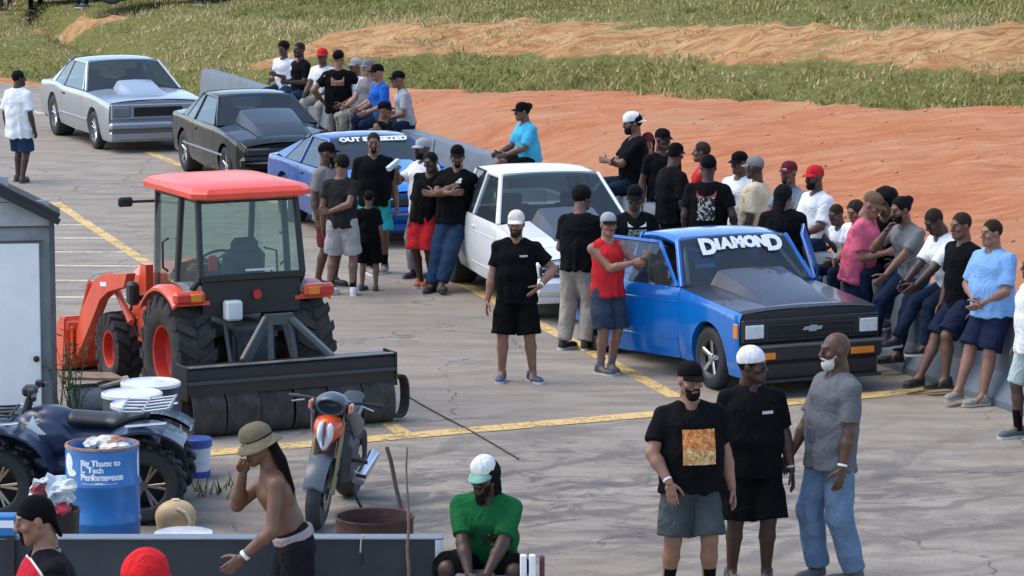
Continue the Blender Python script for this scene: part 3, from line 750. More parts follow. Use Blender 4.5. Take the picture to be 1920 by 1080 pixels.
    ub.box(((F_+Rr)/2, 0, zf+.03), (F_-Rr-.16, hw(0)*1.55, .06))
    for x0, x1 in ((xf+arches[0][2]+.03, F_-.06), (xr+arches[1][2]+.03, xf-arches[0][2]-.03), (Rr+.06, xr-arches[1][2]-.03)):
        if x1 > x0+.05: ub.box(((x0+x1)/2, 0, .37), (x1-x0, hw((x0+x1)/2)*1.72, .2))
    for xa, zc, Ra in arches: ub.box((xa, 0, .48), (Ra*2+.06, hw(xa)*.95, .42))
    ub.box(((cw+F_)/2, 0, min(.55, lin(SH, F_)-.12)), (F_-cw-.2, hw(xf)*1.2, .26))
    ub.build('underbody', dark_in, root)
    it = MB(); it.box((cw-.14, 0, belt-.1), (.32, yb*1.85, .2), bev=.04); it.build('dashboard', dark_in, root)
    seat_m = sp.get('seat_m', mat('seat_cloth', (.035, .035, .038), .85, vary=.25))
    sx_ = (xc0+.32)
    for sg in (-1, 1):
        st = MB(); st.box((sx_+.18, sg*.37, .52), (.5, .5, .14), bev=.05); st.box((sx_-.08, sg*.37, .82), (.14, .48, .58), rot=Matrix.Rotation(-.22, 3, 'Y'), bev=.05); st.box((sx_-.16, sg*.37, 1.15), (.09, .26, .16), bev=.03)
        st.build('seat', seat_m, root)
    stw = MB(); c0 = Vector((cw-.42, .37, belt-.03)); pts = [c0+Matrix.Rotation(.42, 3, 'Y')@Vector((0, .18*math.cos(a), .18*math.sin(a))) for a in np.linspace(0, 2*math.pi, 21)]
    stw.tube(pts, .014, 6, cap=False); stw.bar(c0, c0+Vector((.3, 0, -.12)), .05, .05); stw.bar(pts[0], pts[10], .03, .02); stw.build('steering_wheel', black_trim, root)
    # wheels
    for (xa, r_, w_, rm_, st_) in ((xf, sp['rf'], sp['wf'], sp['rimf'], sp.get('rim', 'star')), (xr, sp['rr'], sp['wr'], sp['rimr'], sp.get('rim', 'star'))):
        for sg in (-1, 1):
            wheel(root, (xa, sg*(hw(xa)-w_/2-.015), r_), r_, w_, rm_, sg, st_)
    return root, dict(hw=hw, sh=lambda x: lin(SH, x), sidept=sidept, top=top, ws=ws)
def headlamp(root, x, y, z, w, h, frame_m, lens_m=lens, tilt=0.):
    f = MB(); f.box((x, y, z), (.05, w+.03, h+.03), bev=.012); o = f.build('headlight', frame_m, root)
    l = MB(); l.box((x+.018, y, z), (.03, w, h), bev=.012); l.build('lens', lens_m, o)
def lamp(root, nm, c, d, m_, bev=.008):
    MB().box(c, d, bev=bev).build(nm, m_, root)
def place(px, py, heading_deg, corner):
    """root location such that local point `corner` (x, y) lies at the pixel on the ground; heading 0 = towards the camera, + = to the image right"""
    a = R(-90+heading_deg); c, s_ = math.cos(a), math.sin(a); g_ = G(px, py)
    return (g_.x-(c*corner[0]-s_*corner[1]), g_.y-(s_*corner[0]+c*corner[1]), 0.), a
# ---- blue pickup, both doors open
blue = paint('blue_paint', (.002, .145, .52), .0, .16, .5)
carbon = mat('dark_hood', (.022, .022, .03), .3, coat=.4, vary=.3, vscale=1.6)
S10 = dict(paint=blue, wb=2.70, front=1.98, rear=-2.08, truck=True, bed_z=.55,
    width=[(-2.08, .79), (-1.95, .81), (0, .82), (1.35, .815), (1.9, .80), (1.98, .79)],
    shoulder=[(-2.08, .93), (-.6, .945), (.6, .945), (.75, .94), (1.9, .855), (1.98, .84)],
    bottom=[(-2.08, .34), (-1.85, .27), (0, .22), (1.0, .22), (1.7, .2), (1.98, .2)],
    rf=.315, rr=.345, wf=.14, wr=.27, rimf=.2, rimr=.2, gap_f=.06,
    door=(-.48, .70), cowl=.66, belt=.95, roof_z=1.40, roof_w=.63, roof_x=(.30, -.50), back_x=-.64, b_lean=.08,
    crown=.035, roof_crown=.04, hood_m=carbon, front_m=black_trim, hood_front=1.90, header_m=black_trim, mirror=False, handle_m=blue,
    side_glass=glass_car, front_glass=glass_car, open={-1: R(20), 1: R(30)}, rim='star', bed_cover=None,
    creases=(.42, .80), seat_m=mat('grey_seat', (.05, .05, .055), .8))
loc, hd = place(1337, 729, 24, (1.35, -.745))
bt, bi = car('pickup_truck', 'blue pickup truck with both doors open and white DIAMOND windscreen lettering', S10, loc, hd, 'pickup truck')
# nose of the blue pickup
def s10_nose(root, F_, hwF, frame_m, lens_m, z0=.78, grille=True, bowtie=True):
    gp = MB(); gp.box((F_+.02, 0, .665), (.05, hwF*1.96, .235), bev=.012); gp.build('grille_surround', frame_m, root)
    gl = MB(); gl.box((F_+.035, 0, .665), (.04, .96, .17), bev=.006); go = gl.build('grille', mat('grille_black', (.008, .008, .009), .6), root)
    for z in (.61, .665, .72): MB().box((F_+.062, 0, z), (.02, .95, .014), bev=.004).build('slat', black_trim, go)
    for i in range(9): MB().box((F_+.052, -.44+i*.11, .665), (.014, .008, .165)).build('slat', black_trim, go)
    for sg in (-1, 1):
        headlamp(root, F_+.035, sg*.645, .665, .215, .145, frame_m, lens_m)
        lamp(root, 'side_marker', (F_-.06, sg*(hwF+.006), .665), (.09, .02, .15), amber)
    if bowtie:
        bt_ = MB(); s = .5; poly_ = [(-.14, -.012), (-.115, .03), (-.05, .03), (-.045, .045), (.055, .045), (.05, .03), (.13, .03), (.105, -.012), (.045, -.012), (.04, -.03), (-.06, -.03), (-.055, -.012)]
        bt_.prism([(y*.85, z*.85) for y, z in poly_], .014, 'X', (F_+.078, 0, .668)); bt_.build('emblem', chrome, root)
s10_nose(bt, 1.98, .79, black_trim, lens)
bp = MB(); bp.box((2.01, 0, .44), (.12, 1.60, .19), bev=.03); bp.box((2.02, 0, .26), (.07, 1.5, .17), bev=.02); bp.box((2.06, 0, .175), (.2, 1.48, .025), bev=.006); bo = bp.build('bumper', black_trim, bt)
MB().box((2.08, 0, .515), (.02, 1.58, .03), bev=.006).build('strip', mat('bumper_strip', (.12, .12, .125), .4), bo)
for sg in (-1, 1): lamp(bt, 'turn_signal', (2.075, sg*.56, .42), (.02, .27, .07), amber)
# cowl hood scoop, rear-facing opening towards the windscreen
def cowl_scoop(root, m_, x0, x1, w0, w1, h0, h1, zf, name='hood_scoop'):
    mb = MB(); rows = []
    for i in range(13):
        u = i/12; x = x0+(x1-x0)*u; w = w0+(w1-w0)*u; h = h0+(h1-h0)*(u**.8); z = zf(x)
        rows.append([Vector((x, -w-.05, z)), Vector((x, -w*.92, z+h*.9)), Vector((x, -w*.82, z+h)), Vector((x, 0, z+h*1.08)), Vector((x, w*.82, z+h)), Vector((x, w*.92, z+h*.9)), Vector((x, w+.05, z))])
    mb.grid(rows); mb.add(rows[-1], [tuple(range(7))]); o = mb.build(name, m_, root, sharp=28)
    r_ = rows[-1]; mo = MB(); mo.add([Vector((p.x-.004, p.y*.86, zf(x1)+.02+(p.z-zf(x1))*.8)) for p in r_], [tuple(range(7))]); mo.build('scoop_mouth', dark_in, o)
    return o
zh = lambda x: lin(S10['shoulder'], x)+.028
cowl_scoop(bt, carbon, 1.86, .74, .36, .42, .0, .145, zh)
# lettering on the windscreen
def on_screen(root, sp, txt, size, v_, m_, name, sx=1., bold=.012, dy=0., arc=0.):
    """letters lying on the windscreen at height fraction v_"""
    cw, xrf, belt, zr = sp['cowl'], sp['roof_x'][0], sp['belt'], sp['roof_z']
    d = Vector((xrf-cw, 0, zr-belt)).normalized(); n_ = len(txt)
    p = Vector((cw+.015+(xrf-cw)*v_+.075*(1-v_*.5), dy, belt+(zr-belt)*v_+.022))
    return text_mesh(name, txt, size, m_, root, frame(p, (0, 1, 0), d), extrude=.003, bold=bold, sx=sx)
yy = -.43
for ch, sz, vv, wd in (('D', .25, .755, .165), ('I', .16, .80, .075), ('A', .165, .81, .13), ('M', .17, .82, .15), ('O', .17, .82, .135), ('N', .165, .81, .125), ('D', .25, .77, .165)):
    on_screen(bt, S10, ch, sz, vv, white_vinyl, 'letter', sx=1.0, bold=.014, dy=yy+wd/2); yy += wd-.002

# roll cage inside
rc = MB()
for sg in (-1, 1): rc.tube([(-.5, sg*.55, .3), (-.5, sg*.55, 1.2), (-.42, sg*.5, 1.36), (.2, sg*.5, 1.36), (.62, sg*.66, .98), (.62, sg*.66, .4)], .022, 8); rc.tube([(-.5, sg*.55, .85), (.6, sg*.6, .55)], .022, 8)
rc.tube([(-.5, -.5, 1.34), (-.5, .5, 1.34)], .022, 8); rc.tube([(-.5, -.52, 1.3), (-.5, .52, .6)], .022, 8)
rc.build('roll_cage', mat('cage_grey', (.45, .47, .5), .4, metal=.3), bt)
# ---- white pickup of the next shape
white = paint('white_paint', (.78, .80, .79), 0., .3, .6)
WTR = dict(S10); WTR.update(paint=white, hood_m=white, front_m=white, header_m=white, handle_m=white, mirror=False, open={}, wb=3.05, front=2.1, rear=-2.75,
    width=[(-2.75, .80), (-2.5, .83), (0, .845), (1.45, .835), (1.85, .80), (2.1, .70)],
    shoulder=[(-2.75, .97), (-.6, .975), (.6, .975), (.75, .97), (1.65, .87), (1.95, .80), (2.1, .70)],
    bottom=[(-2.75, .4), (-2.1, .32), (0, .27), (1.0, .27), (1.8, .25), (2.1, .26)], rf=.32, rr=.36, wf=.16, wr=.3, gap_r=.07,
    door=(-.42, .74), cowl=.72, belt=.98, roof_z=1.50, roof_w=.60, roof_x=(.12, -1.06), back_x=-1.2, quarter=(-1.02, -1.0), side_glass=glass_dark, crown=.05, rim='disc',
    front_glass=glass_mat('windscreen_glass', (.2, .25, .27), 1.5))
loc, hd = place(846, 529, 15, (-1.525, -.80))
wt, wi = car('pickup_truck', 'white pickup truck parked behind the open blue one', WTR, loc, hd, 'pickup truck')
gp = MB(); gp.box((2.12, 0, .60), (.06, 1.36, .13), bev=.02); go = gp.build('grille', black_trim, wt)
for z in (.57, .63): MB().box((2.155, 0, z), (.015, 1.3, .02), bev=.004).build('slat', chrome, go)
for sg in (-1, 1): headlamp(wt, 2.095, sg*.56, .61, .26, .12, white)
bp = MB(); bp.box((2.14, 0, .42), (.16, 1.5, .2), bev=.05); bp.box((2.12, 0, .28), (.1, 1.46, .1), bev=.03); bp.build('bumper', white, wt)
MB().box((2.205, 0, .345), (.04, .9, .05), bev=.01).build('air_inlet', dark_in, wt)
cowl_scoop(wt, carbon, 1.75, .82, .34, .37, .0, .16, lambda x: lin(WTR['shoulder'], x)+.04)
# ---- blue hatchback coupe
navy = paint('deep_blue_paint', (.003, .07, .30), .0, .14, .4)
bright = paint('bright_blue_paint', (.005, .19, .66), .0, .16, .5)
FOX = dict(paint=navy, wb=2.55, front=2.06, rear=-2.26,
    width=[(-2.26, .74), (-2.0, .83), (0, .865), (1.3, .85), (1.85, .80), (2.06, .72)],
    shoulder=[(-2.26, .88), (-1.9, .915), (-.5, .90), (.75, .90), (1.4, .84), (1.9, .755), (2.06, .68)],
    bottom=[(-2.26, .42), (-1.9, .3), (0, .22), (1.0, .22), (1.7, .22), (2.06, .26)],
    rf=.315, rr=.335, wf=.14, wr=.29, rimf=.2, rimr=.2,
    door=(-.58, .70), cowl=.78, belt=.91, roof_z=1.30, roof_w=.585, roof_x=(.05, -.72), back_x=-1.72, deck_z=.94, b_lean=.12, quarter=(-1.28, -.86),
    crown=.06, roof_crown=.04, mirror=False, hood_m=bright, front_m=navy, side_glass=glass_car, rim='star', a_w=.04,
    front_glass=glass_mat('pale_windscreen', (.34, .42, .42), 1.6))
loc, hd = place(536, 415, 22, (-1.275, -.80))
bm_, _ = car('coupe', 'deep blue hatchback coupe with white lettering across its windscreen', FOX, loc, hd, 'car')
def fox_nose(root, pm_, lm):
    gp = MB(); gp.box((2.06, 0, .60), (.06, 1.40, .12), bev=.02); gp.build('grille', black_trim, root)
    for sg in (-1, 1): headlamp(root, 2.055, sg*.5, .605, .34, .105, black_trim, lm); lamp(root, 'turn_signal', (2.10, sg*.5, .43), (.03, .25, .05), amber)
    bp = MB(); bp.box((2.08, 0, .44), (.16, 1.6, .2), bev=.05); bp.box((2.05, 0, .27), (.12, 1.5, .14), bev=.03); o = bp.build('bumper', pm_, root)
    MB().box((2.163, 0, .45), (.01, 1.5, .025)).build('strip', chrome, o)
    for sg in (-1, 1): MB().box((.05, sg*.868, .5), (2.4, .012, .03), bev=.003).build('side_moulding', mat('moulding', (.35, .37, .4), .35, metal=.5), root)
    for sg in (-1, 1): lamp(root, 'tail_light', (-2.27, sg*.5, .72), (.03, .42, .14), red_lens)
fox_nose(bm_, navy, lens)
cowl_scoop(bm_, bright, 1.8, .85, .33, .36, .0, .1, lambda x: lin(FOX['shoulder'], x)+.05)
on_screen(bm_, FOX, 'OUT STREEZED', .135, .88, white_vinyl, 'lettering', sx=1.05, bold=.007)
# ---- near-black notchback coupe
ink = mat('black_green_paint', (.004, .006, .007), .12, coat=.2, vary=.06, spec=.35)
NOT = dict(FOX); NOT.update(paint=ink, hood_m=ink, front_m=ink, back_x=-1.42, roof_x=(.08, -.82), quarter=(-1.12, -.86), roof_z=1.33, deck_z=.94, wf=.13,
    shoulder=[(-2.26, .90), (-1.9, .93), (-.5, .91), (.75, .90), (1.4, .84), (1.9, .755), (2.06, .68)], side_glass=glass_car,
    front_glass=glass_mat('grey_windscreen', (.14, .18, .20), 1.5, dust=.03))
loc, hd = place(345, 321, 20, (-1.275, -.82))
nm_, _ = car('coupe', 'glossy black coupe with a raised bulging hood, parked behind the tractor', NOT, loc, hd, 'car')
fox_nose(nm_, ink, mat('dull_lens', (.16, .19, .19), .15, coat=.8))
cowl_scoop(nm_, paint('hood_grey', (.012, .018, .026), .0, .3, .2), 1.85, .72, .40, .46, .0, .2, lambda x: lin(FOX['shoulder'], x)+.05)
# ---- silver coupe at the back
silver = paint('silver_paint', (.40, .44, .48), .6, .3, .6, .03)
MAL = dict(paint=silver, wb=2.75, front=2.28, rear=-2.5,
    width=[(-2.5, .82), (-2.3, .89), (-.6, .915), (.5, .91), (1.5, .905), (2.15, .885), (2.28, .86)],
    shoulder=[(-2.5, .90), (-2.2, .95), (-1.2, .99), (-.6, .95), (.6, .95), (.85, .945), (1.6, .91), (2.2, .865), (2.28, .85)],
    bottom=[(-2.5, .42), (-1.9, .3), (0, .24), (1.0, .24), (1.8, .2), (2.28, .19)],
    rf=.33, rr=.37, wf=.16, wr=.34, rimf=.21, rimr=.21, gap_f=.07, gap_r=.05,
    door=(-.72, .66), cowl=.78, belt=.96, roof_z=1.43, roof_w=.64, roof_x=(.12, -.95), back_x=-1.62, deck_z=.99, b_lean=.05, quarter=(-1.38, -1.06),
    crown=.05, roof_crown=.05, mirror=False, rim='mesh', side_glass=glass_mat('clear_side_glass', (.5, .56, .57), 1.7),
    front_glass=glass_mat('teal_windscreen', (.22, .28, .29), 1.5))
loc, hd = place(181, 279, 22, (1.375, -.84))
sm_, _ = car('coupe', 'silver boxy coupe with a hood scoop, rearmost in the lane', MAL, loc, hd, 'car')
gp = MB(); gp.box((2.30, 0, .70), (.05, 1.66, .26), bev=.015); go = gp.build('grille_surround', silver, sm_)
MB().box((2.32, 0, .70), (.03, .86, .16), bev=.006).build('grille', mat('grille_black', (.01, .01, .01), .6), go)
for i in range(7): MB().box((2.338, 0, .635+i*.022), (.01, .84, .006)).build('slat', black_trim, go)
for sg in (-1, 1): headlamp(sm_, 2.31, sg*.645, .70, .30, .15, mat('lamp_bezel', (.2, .21, .22), .3, metal=.6), mat('dull_lens', (.16, .19, .19), .15, coat=.8))
bp = MB(); bp.box((2.33, 0, .46), (.12, 1.74, .13), bev=.04); bp.box((2.31, 0, .29), (.1, 1.72, .16), bev=.03); bp.build('bumper', silver, sm_)
MB().box((2.36, 0, .375), (.03, 1.66, .04)).build('bumper_gap', mat('gap_brown', (.12, .1, .085), .7), sm_)
cowl_scoop(sm_, silver, 1.75, .86, .30, .34, .0, .14, lambda x: lin(MAL['shoulder'], x)+.045)
for sg in (-1, 1): MB().box((.05, sg*.918, .48), (1.9, .012, .03), bev=.003).build('side_moulding', chrome, sm_)
# ------------------------------------------------------------------ tractor with loader
orange = mat('tractor_orange', (.74, .085, .028), .38, coat=.35, vary=.14, vscale=4)
roof_or = mat('faded_roof_orange', (.82, .085, .045), .42, coat=.2, vary=.1, vscale=3)
cab_blk = mat('cab_black', (.016, .017, .018), .5, vary=.25)
grey_cast = mat('cast_grey', (.045, .047, .05), .6, vary=.35, vscale=9)
cab_glass = glass_mat('cab_glass', (.62, .76, .70), 1.45, dust=.04)
red_rim = mat('rim_red', (.50, .035, .02), .5, vary=.2)
TH = R(116); tc0 = G(320, 777); ca_, sa_ = math.cos(TH), math.sin(TH)
tloc = (tc0.x-(-sa_*.70), tc0.y-(ca_*.70), 0.)
tr = empty('tractor', tloc, TH, 'orange cab tractor with front loader and big lugged tyres', 'tractor')
tr.scale = (.93, .875, .95)
dusty = bpy.data.materials.new('dusty_rubber'); dusty.use_nodes = True
_nt = dusty.node_tree; _b = _nt.nodes['Principled BSDF']; _b.inputs['Roughness'].default_value = .85
_nt.links.new(mixc(_nt, rng_(_nt, noise(_nt, mapping(_nt), 4.5, 8, .75), .42, .72, 0, .55), (.018, .018, .019), (.13, .10, .075)), _b.inputs['Base Color'])
def ag_wheel(c, r, w, rr, sg, nl, dish):
    t = MB(); t.lathe([(rr, -w*.42), (rr+.06, -w*.5), (r-.1, -w*.5), (r-.045, -w*.44), (r-.035, -w*.2), (r-.03, 0), (r-.035, w*.2), (r-.045, w*.44), (r-.1, w*.5), (rr+.06, w*.5), (rr, w*.42)], 40, 'Y', closed=True)
    wo = t.build('wheel', dusty, tr, c, sharp=40)
    d = MB(); d.lathe([(rr+.012, sg*w*.43), (rr-.02, sg*w*.40), (rr-.03, sg*w*.1), (rr*.55, sg*(w*.1-dish)), (.14, sg*(w*.1-dish)), (.13, sg*(w*.1-dish+.05)), (.001, sg*(w*.1-dish+.05))], 32, 'Y')
    d.lathe([(rr+.012, -sg*w*.43), (rr-.03, -sg*w*.38), (rr-.03, sg*w*.1)], 32, 'Y'); d.build('rim', red_rim, wo, sharp=30)
    lm = {}
    for s_ in (-1, 1):
        L = MB(); pts = [(s_*.01, 0.), (s_*w*.25, .08), (s_*w*.5, .20)]
        rows = []
        for (y, a) in pts:
            edge = abs(y) > w*.45
            for (dr, da) in ((-.05, 0),):
                pass
            ro, ri = (r-.012 if edge else r), r-.06
            ws_ = .045/r
            rows.append([Vector((q*math.sin(a+e), y, q*math.cos(a+e))) for q, e in ((ri, -ws_*1.3), (ro, -ws_), (ro, ws_), (ri, ws_*1.3))])
        a = .20; e2 = []
        for q, e in ((r-.13, -.05/r), (r-.10, -.05/r), (r-.10, .05/r), (r-.13, .05/r)): e2.append(Vector((q*math.sin(a+e+.03), s_*(w*.5+.006), q*math.cos(a+e+.03))))
        rows.append(e2); L.grid(rows, wrap=True); L.add(rows[0], [(0, 1, 2, 3)]); L.add(rows[-1], [(0, 1, 2, 3)])
        lm[s_] = L.mesh('lug', dusty, 30)
    for i in range(nl):
        for s_ in (-1, 1):
            link('lug', lm[s_], wo, None, (0, 2*math.pi*(i+(0 if s_ > 0 else .5))/nl, 0))
for sg in (-1, 1):
    ag_wheel((0, sg*.70, .62), .62, .44, .30, sg, 17, .12)
    ag_wheel((1.95, sg*.66, .40), .40, .30, .20, sg, 15, .06)
mb = MB(); mb.box((.1, 0, .68), (.9, .42, .5), bev=.05); mb.box((1.2, 0, .66), (1.8, .36, .42), bev=.05); mb.tube([(0, -.5, .62), (0, .5, .62)], .13, 14); mb.tube([(1.95, -.55, .42), (1.95, .55, .42)], .07, 10); mb.box((-.4, 0, .72), (.22, .5, .42), bev=.04); mb.build('chassis', grey_cast, tr)
hd_ = MB(); hd_.grid([[Vector((x, y, z)) for y, z in ((-.33, .72), (-.35, zt-.14), (-.27, zt-.03), (0, zt+.02), (.27, zt-.03), (.35, zt-.14), (.33, .72))] for x, zt in ((1.1, 1.42), (1.6, 1.38), (2.2, 1.28), (2.42, 1.2), (2.46, 1.05))]); hd_.add([(2.46, -.33, .72), (2.46, -.35, .92), (2.46, 0, 1.06), (2.46, .35, .92), (2.46, .33, .72)], [(0, 1, 2, 3, 4)]); hd_.build('hood', orange, tr)
# cab frame: posts rear (c), middle (b) and front (a)
BZ, RZ = 1.42, 2.20
posts = {}
for sg in (-1, 1):
    c0, c1 = Vector((-.42, sg*.60, BZ)), Vector((-.30, sg*.57, RZ)); b0, b1 = Vector((.12, sg*.68, .98)), Vector((.10, sg*.60, RZ)); a0, a1 = Vector((1.02, sg*.55, .70)), Vector((.88, sg*.57, RZ))
    posts[sg] = (c0, c1, b0, b1, a0, a1)
    for nm, p, q, w in (('rear_post', c0, c1, .07), ('middle_post', b0, b1, .075), ('front_post', a0, a1, .065)): MB().bar(p, q, w, .06, up=(0, 1, 0), bev=.012).build(nm, cab_blk, tr)
    for p_, q_ in ((c0, b0+Vector((0, 0, .06))), (Vector((.10, sg*.62, .75)), a0), (c1, a1), (b0, Vector((.1, sg*.62, .72)))): MB().bar(p_, q_, .06, .05, bev=.01).build('side_rail', cab_blk, tr)
    g1 = MB(); g1.grid([[b0.lerp(b1, i/6), a0.lerp(a1, i/6)+Vector((0, sg*.05*math.sin(math.pi*i/6), 0))] for i in range(7)]); do = g1.build('door_window', cab_glass, tr)
    hh = MB(); hh.tube([Vector((.35, sg*.67, 1.42)), Vector((.35, sg*.73, 1.46)), Vector((.35, sg*.73, 1.72)), Vector((.35, sg*.66, 1.76))], .014, 8); hh.build('grab_handle', cab_blk, do)
    g2 = MB(); g2.grid([[c0.lerp(c1, i/4)+Vector((0, sg*.012, 0)), b0.lerp(b1, i/4)+Vector((0, 0, .1*(1-i/4)))] for i in range(5)]); g2.build('quarter_window', cab_glass, tr)
c, d = posts[-1], posts[1]
rb = MB(); 
for k_ in (0, 1, 5): MB().bar(c[k_], d[k_], .06, .07, bev=.012).build('cross_rail', cab_blk, tr)
g3 = MB(); g3.grid([[c[0].lerp(c[1], i/4)+Vector((-.012, 0, 0)), d[0].lerp(d[1], i/4)+Vector((-.012, 0, 0))] for i in range(5)]); rw_ = g3.build('rear_window', cab_glass, tr)
g4 = MB(); g4.grid([[c[4].lerp(c[5], i/4), d[4].lerp(d[5], i/4)] for i in range(5)]); g4.build('front_window', cab_glass, tr)
MB().bar((-.44, -.25, 1.49), (-.44, .08, 1.49), .03, .02).build('wiper', mat('pale_plastic', (.6, .62, .62), .5), rw_)
rp = MB(); rp.box((-.40, 0, 1.22), (.05, 1.14, .36), bev=.01); rp.build('rear_panel', cab_blk, tr)
# roof: flat shell with chamfered edge
rows = []
for (z, g_) in ((2.21, -.03), (2.235, .04), (2.285, .045), (2.33, .0), (2.36, -.14), (2.37, -.4)):
    x0, x1, y_ = -.52-g_, 1.08+g_, .66+g_; ch = .13
    rows.append([Vector((x, y, z)) for x, y in ((x0+ch, -y_), (x1-ch, -y_), (x1, -y_+ch), (x1, y_-ch), (x1-ch, y_), (x0+ch, y_), (x0, y_-ch), (x0, -y_+ch))])
mb = MB(); mb.grid(rows, wrap=True); mb.add(rows[-1], [tuple(range(8))]); mb.add(rows[0], [tuple(range(8))]); mb.build('roof', roof_or, tr, sharp=28)
# seat, wheel, console
st = MB(); st.box((.12, -.02, 1.10), (.5, .5, .14), bev=.05); st.box((-.12, -.02, 1.40), (.16, .5, .56), rot=Matrix.Rotation(-.14, 3, 'Y'), bev=.07); st.box((-.17, -.02, 1.70), (.12, .32, .18), bev=.05)
for sg in (-1, 1): st.box((.05, -.02+sg*.29, 1.28), (.34, .07, .06), bev=.02)
st.build('seat', mat('seat_vinyl', (.03, .035, .036), .6, vary=.2), tr)
sw = MB(); c0 = Vector((.62, 0, 1.46)); M_ = Matrix.Rotation(-.9, 3, 'Y'); pts = [c0+M_@Vector((0, .2*math.cos(a), .2*math.sin(a))) for a in np.linspace(0, 2*math.pi, 25)]
sw.tube(pts, .015, 8, cap=False)
for a in (0, 2.1, 4.2): sw.bar(c0, c0+M_@Vector((0, .19*math.cos(a), .19*math.sin(a))), .03, .014)
sw.bar(c0, c0+Vector((.14, 0, -.35)), .07, .07); sw.build('steering_wheel', cab_blk, tr)
mb = MB(); mb.box((.82, 0, 1.16), (.25, .5, .5), bev=.06); mb.box((.15, -.42, 1.12), (.7, .16, .3), bev=.04); mb.box((.15, .44, 1.05), (.7, .12, .2), bev=.04); mb.tube([(.3, -.42, 1.25), (.34, -.4, 1.48)], .012, 6); mb.tube([(.15, -.44, 1.25), (.1, -.46, 1.42)], .012, 6); mb.tube([(-.1, -.45, 1.2), (-.05, -.45, 1.62), (-.05, -.3, 1.66)], .012, 6); mb.build('console', cab_blk, tr)
MB().box((.3, 0, .86), (1.3, 1.1, .06)).build('floor', cab_blk, tr)
MB().box((-.33, .42, 1.56), (.06, .1, .17), bev=.02).build('red_box', mat('bright_red', (.55, .02, .015), .4), tr)
# fenders
for sg in (-1, 1):
    for nm, y0, y1, m_ in (('fender', .50, .93, orange), ('fender_top', .50, .74, mat('fender_grey', (.20, .21, .22), .55, vary=.2))):
        mb = MB(); rr_ = .73 if nm == 'fender' else .742; rows = []
        for a in np.linspace(R(40) if nm == 'fender' else R(62), R(126) if nm == 'fender' else R(122), 14):
            rows.append([Vector((rr_*1.02*math.cos(a), sg*y, .60+rr_*math.sin(a)-(.03 if y == y1 and nm == 'fender' else 0))) for y in (y0, (y0+y1)/2, y1-.05, y1)])
        rows2 = [[p+Vector((0, 0, -.03)) for p in r_] for r_ in rows]
        mb.grid(rows)
        if nm == 'fender': mb.grid(rows2); mb.grid([[r_[-1] for r_ in rows], [r_[-1] for r_ in rows2]]); mb.grid([rows[-1], rows2[-1]])
        mb.build(nm, m_, tr)
    fl = MB(); fl.box((-.48, sg*.76, 1.25), (.10, .36, .13), bev=.03); fo = fl.build('tail_lamp', orange, tr)
    MB().box((-.53, sg*.69, 1.25), (.03, .13, .085), bev=.01).build('amber_lens', amber, fo); MB().box((-.53, sg*.84, 1.25), (.03, .15, .085), bev=.01).build('red_lens', red_lens, fo)
MB().box((-.50, .26, 1.10), (.13, .19, .2), bev=.02).build('work_box', mat('white_plastic', (.7, .71, .69), .5, vary=.1), tr)
MB().tube([(-.43, -.05, 1.24), (-.46, -.05, 1.24)], .05, 14).build('reflector', red_lens, tr)
mb = MB(); mb.tube([(.92, .6, 2.08), (.95, .85, 2.08)], .015, 6); mb.box((.95, .93, 2.08), (.05, .17, .1), bev=.02); mb.build('mirror', cab_blk, tr)
mb = MB(); mb.tube([(1.05, .62, 1.05), (1.02, .86, 1.08)], .03, 8); mb.box((1.0, .84, 1.12), (.16, .12, .24), bev=.03); mb.build('step_bracket', cab_blk, tr)
# loader
for sg in (-1, 1):
    y = sg*.78
    mp_ = MB(); mp_.prism([(1.2, .55), (1.48, .55), (1.46, 1.1), (1.36, 1.38), (1.2, 1.38)], .09, 'Y', (0, sg*.56, 0)); mp_.build('loader_mast', orange, tr)
    am = MB(); am.prism([(1.20, 1.30), (1.30, 1.15), (1.80, 1.04), (2.08, .92), (2.40, .62), (2.88, .20), (3.06, .24), (2.66, .76), (2.28, 1.10), (1.95, 1.21)], .11, 'Y', (0, y, 0)); ao = am.build('loader_arm', orange, tr)
    MB().box((1.95, y+sg*.058, 1.1), (.2, .004, .045), rot=Matrix.Rotation(.1, 3, 'Y')).build('sticker', white_vinyl, ao)
    cy = MB(); cy.tube([(1.42, y*.9, .75), (2.1, y*.9, 1.18)], .04, 10); cy.build('cylinder', mat('hydraulic', (.55, .08, .05), .35), tr); MB().tube([(2.55, y, 1.05), (2.9, y, .55)], .03, 10).build('cylinder', mat('hydraulic', (.55, .08, .05), .35), tr)
    MB().tube([(2.6, y, 1.0), (3.0, y, .45)], .018, 8).build('piston_rod', chrome, tr)
    MB().tube([(1.5, sg*.60, 1.1), (1.6, sg*.66, .8), (1.45, sg*.62, .6)], .014, 6).build('hose', cab_blk, tr)
bk = MB(); sec = [(3.02, .62), (2.98, .50), (3.0, .12), (3.10, .03), (3.30, .0), (3.72, .0), (3.72, .02), (3.32, .03), (3.14, .06), (3.05, .14), (3.03, .50), (3.06, .62)]
bk.prism(sec, 1.86, 'Y'); bo_ = bk.build('bucket', orange, tr, sharp=20)
for sg in (-1, 1): MB().prism([(3.0, .6), (3.0, .12), (3.10, .03), (3.30, .0), (3.70, .0), (3.5, .3), (3.12, .62)], .03, 'Y', (0, sg*.93, 0)).build('side_plate', orange, bo_)
MB().box((2.99, 0, .52), (.06, 1.84, .1), bev=.01).build('top_rail', mat('orange_pale', (.68, .12, .07), .45), bo_)
for sg in (-1, 1):
    for o_ in (-.09, .09): MB().box((2.96, sg*.78+o_, .34), (.1, .03, .36), bev=.008).build('bracket', orange, bo_)
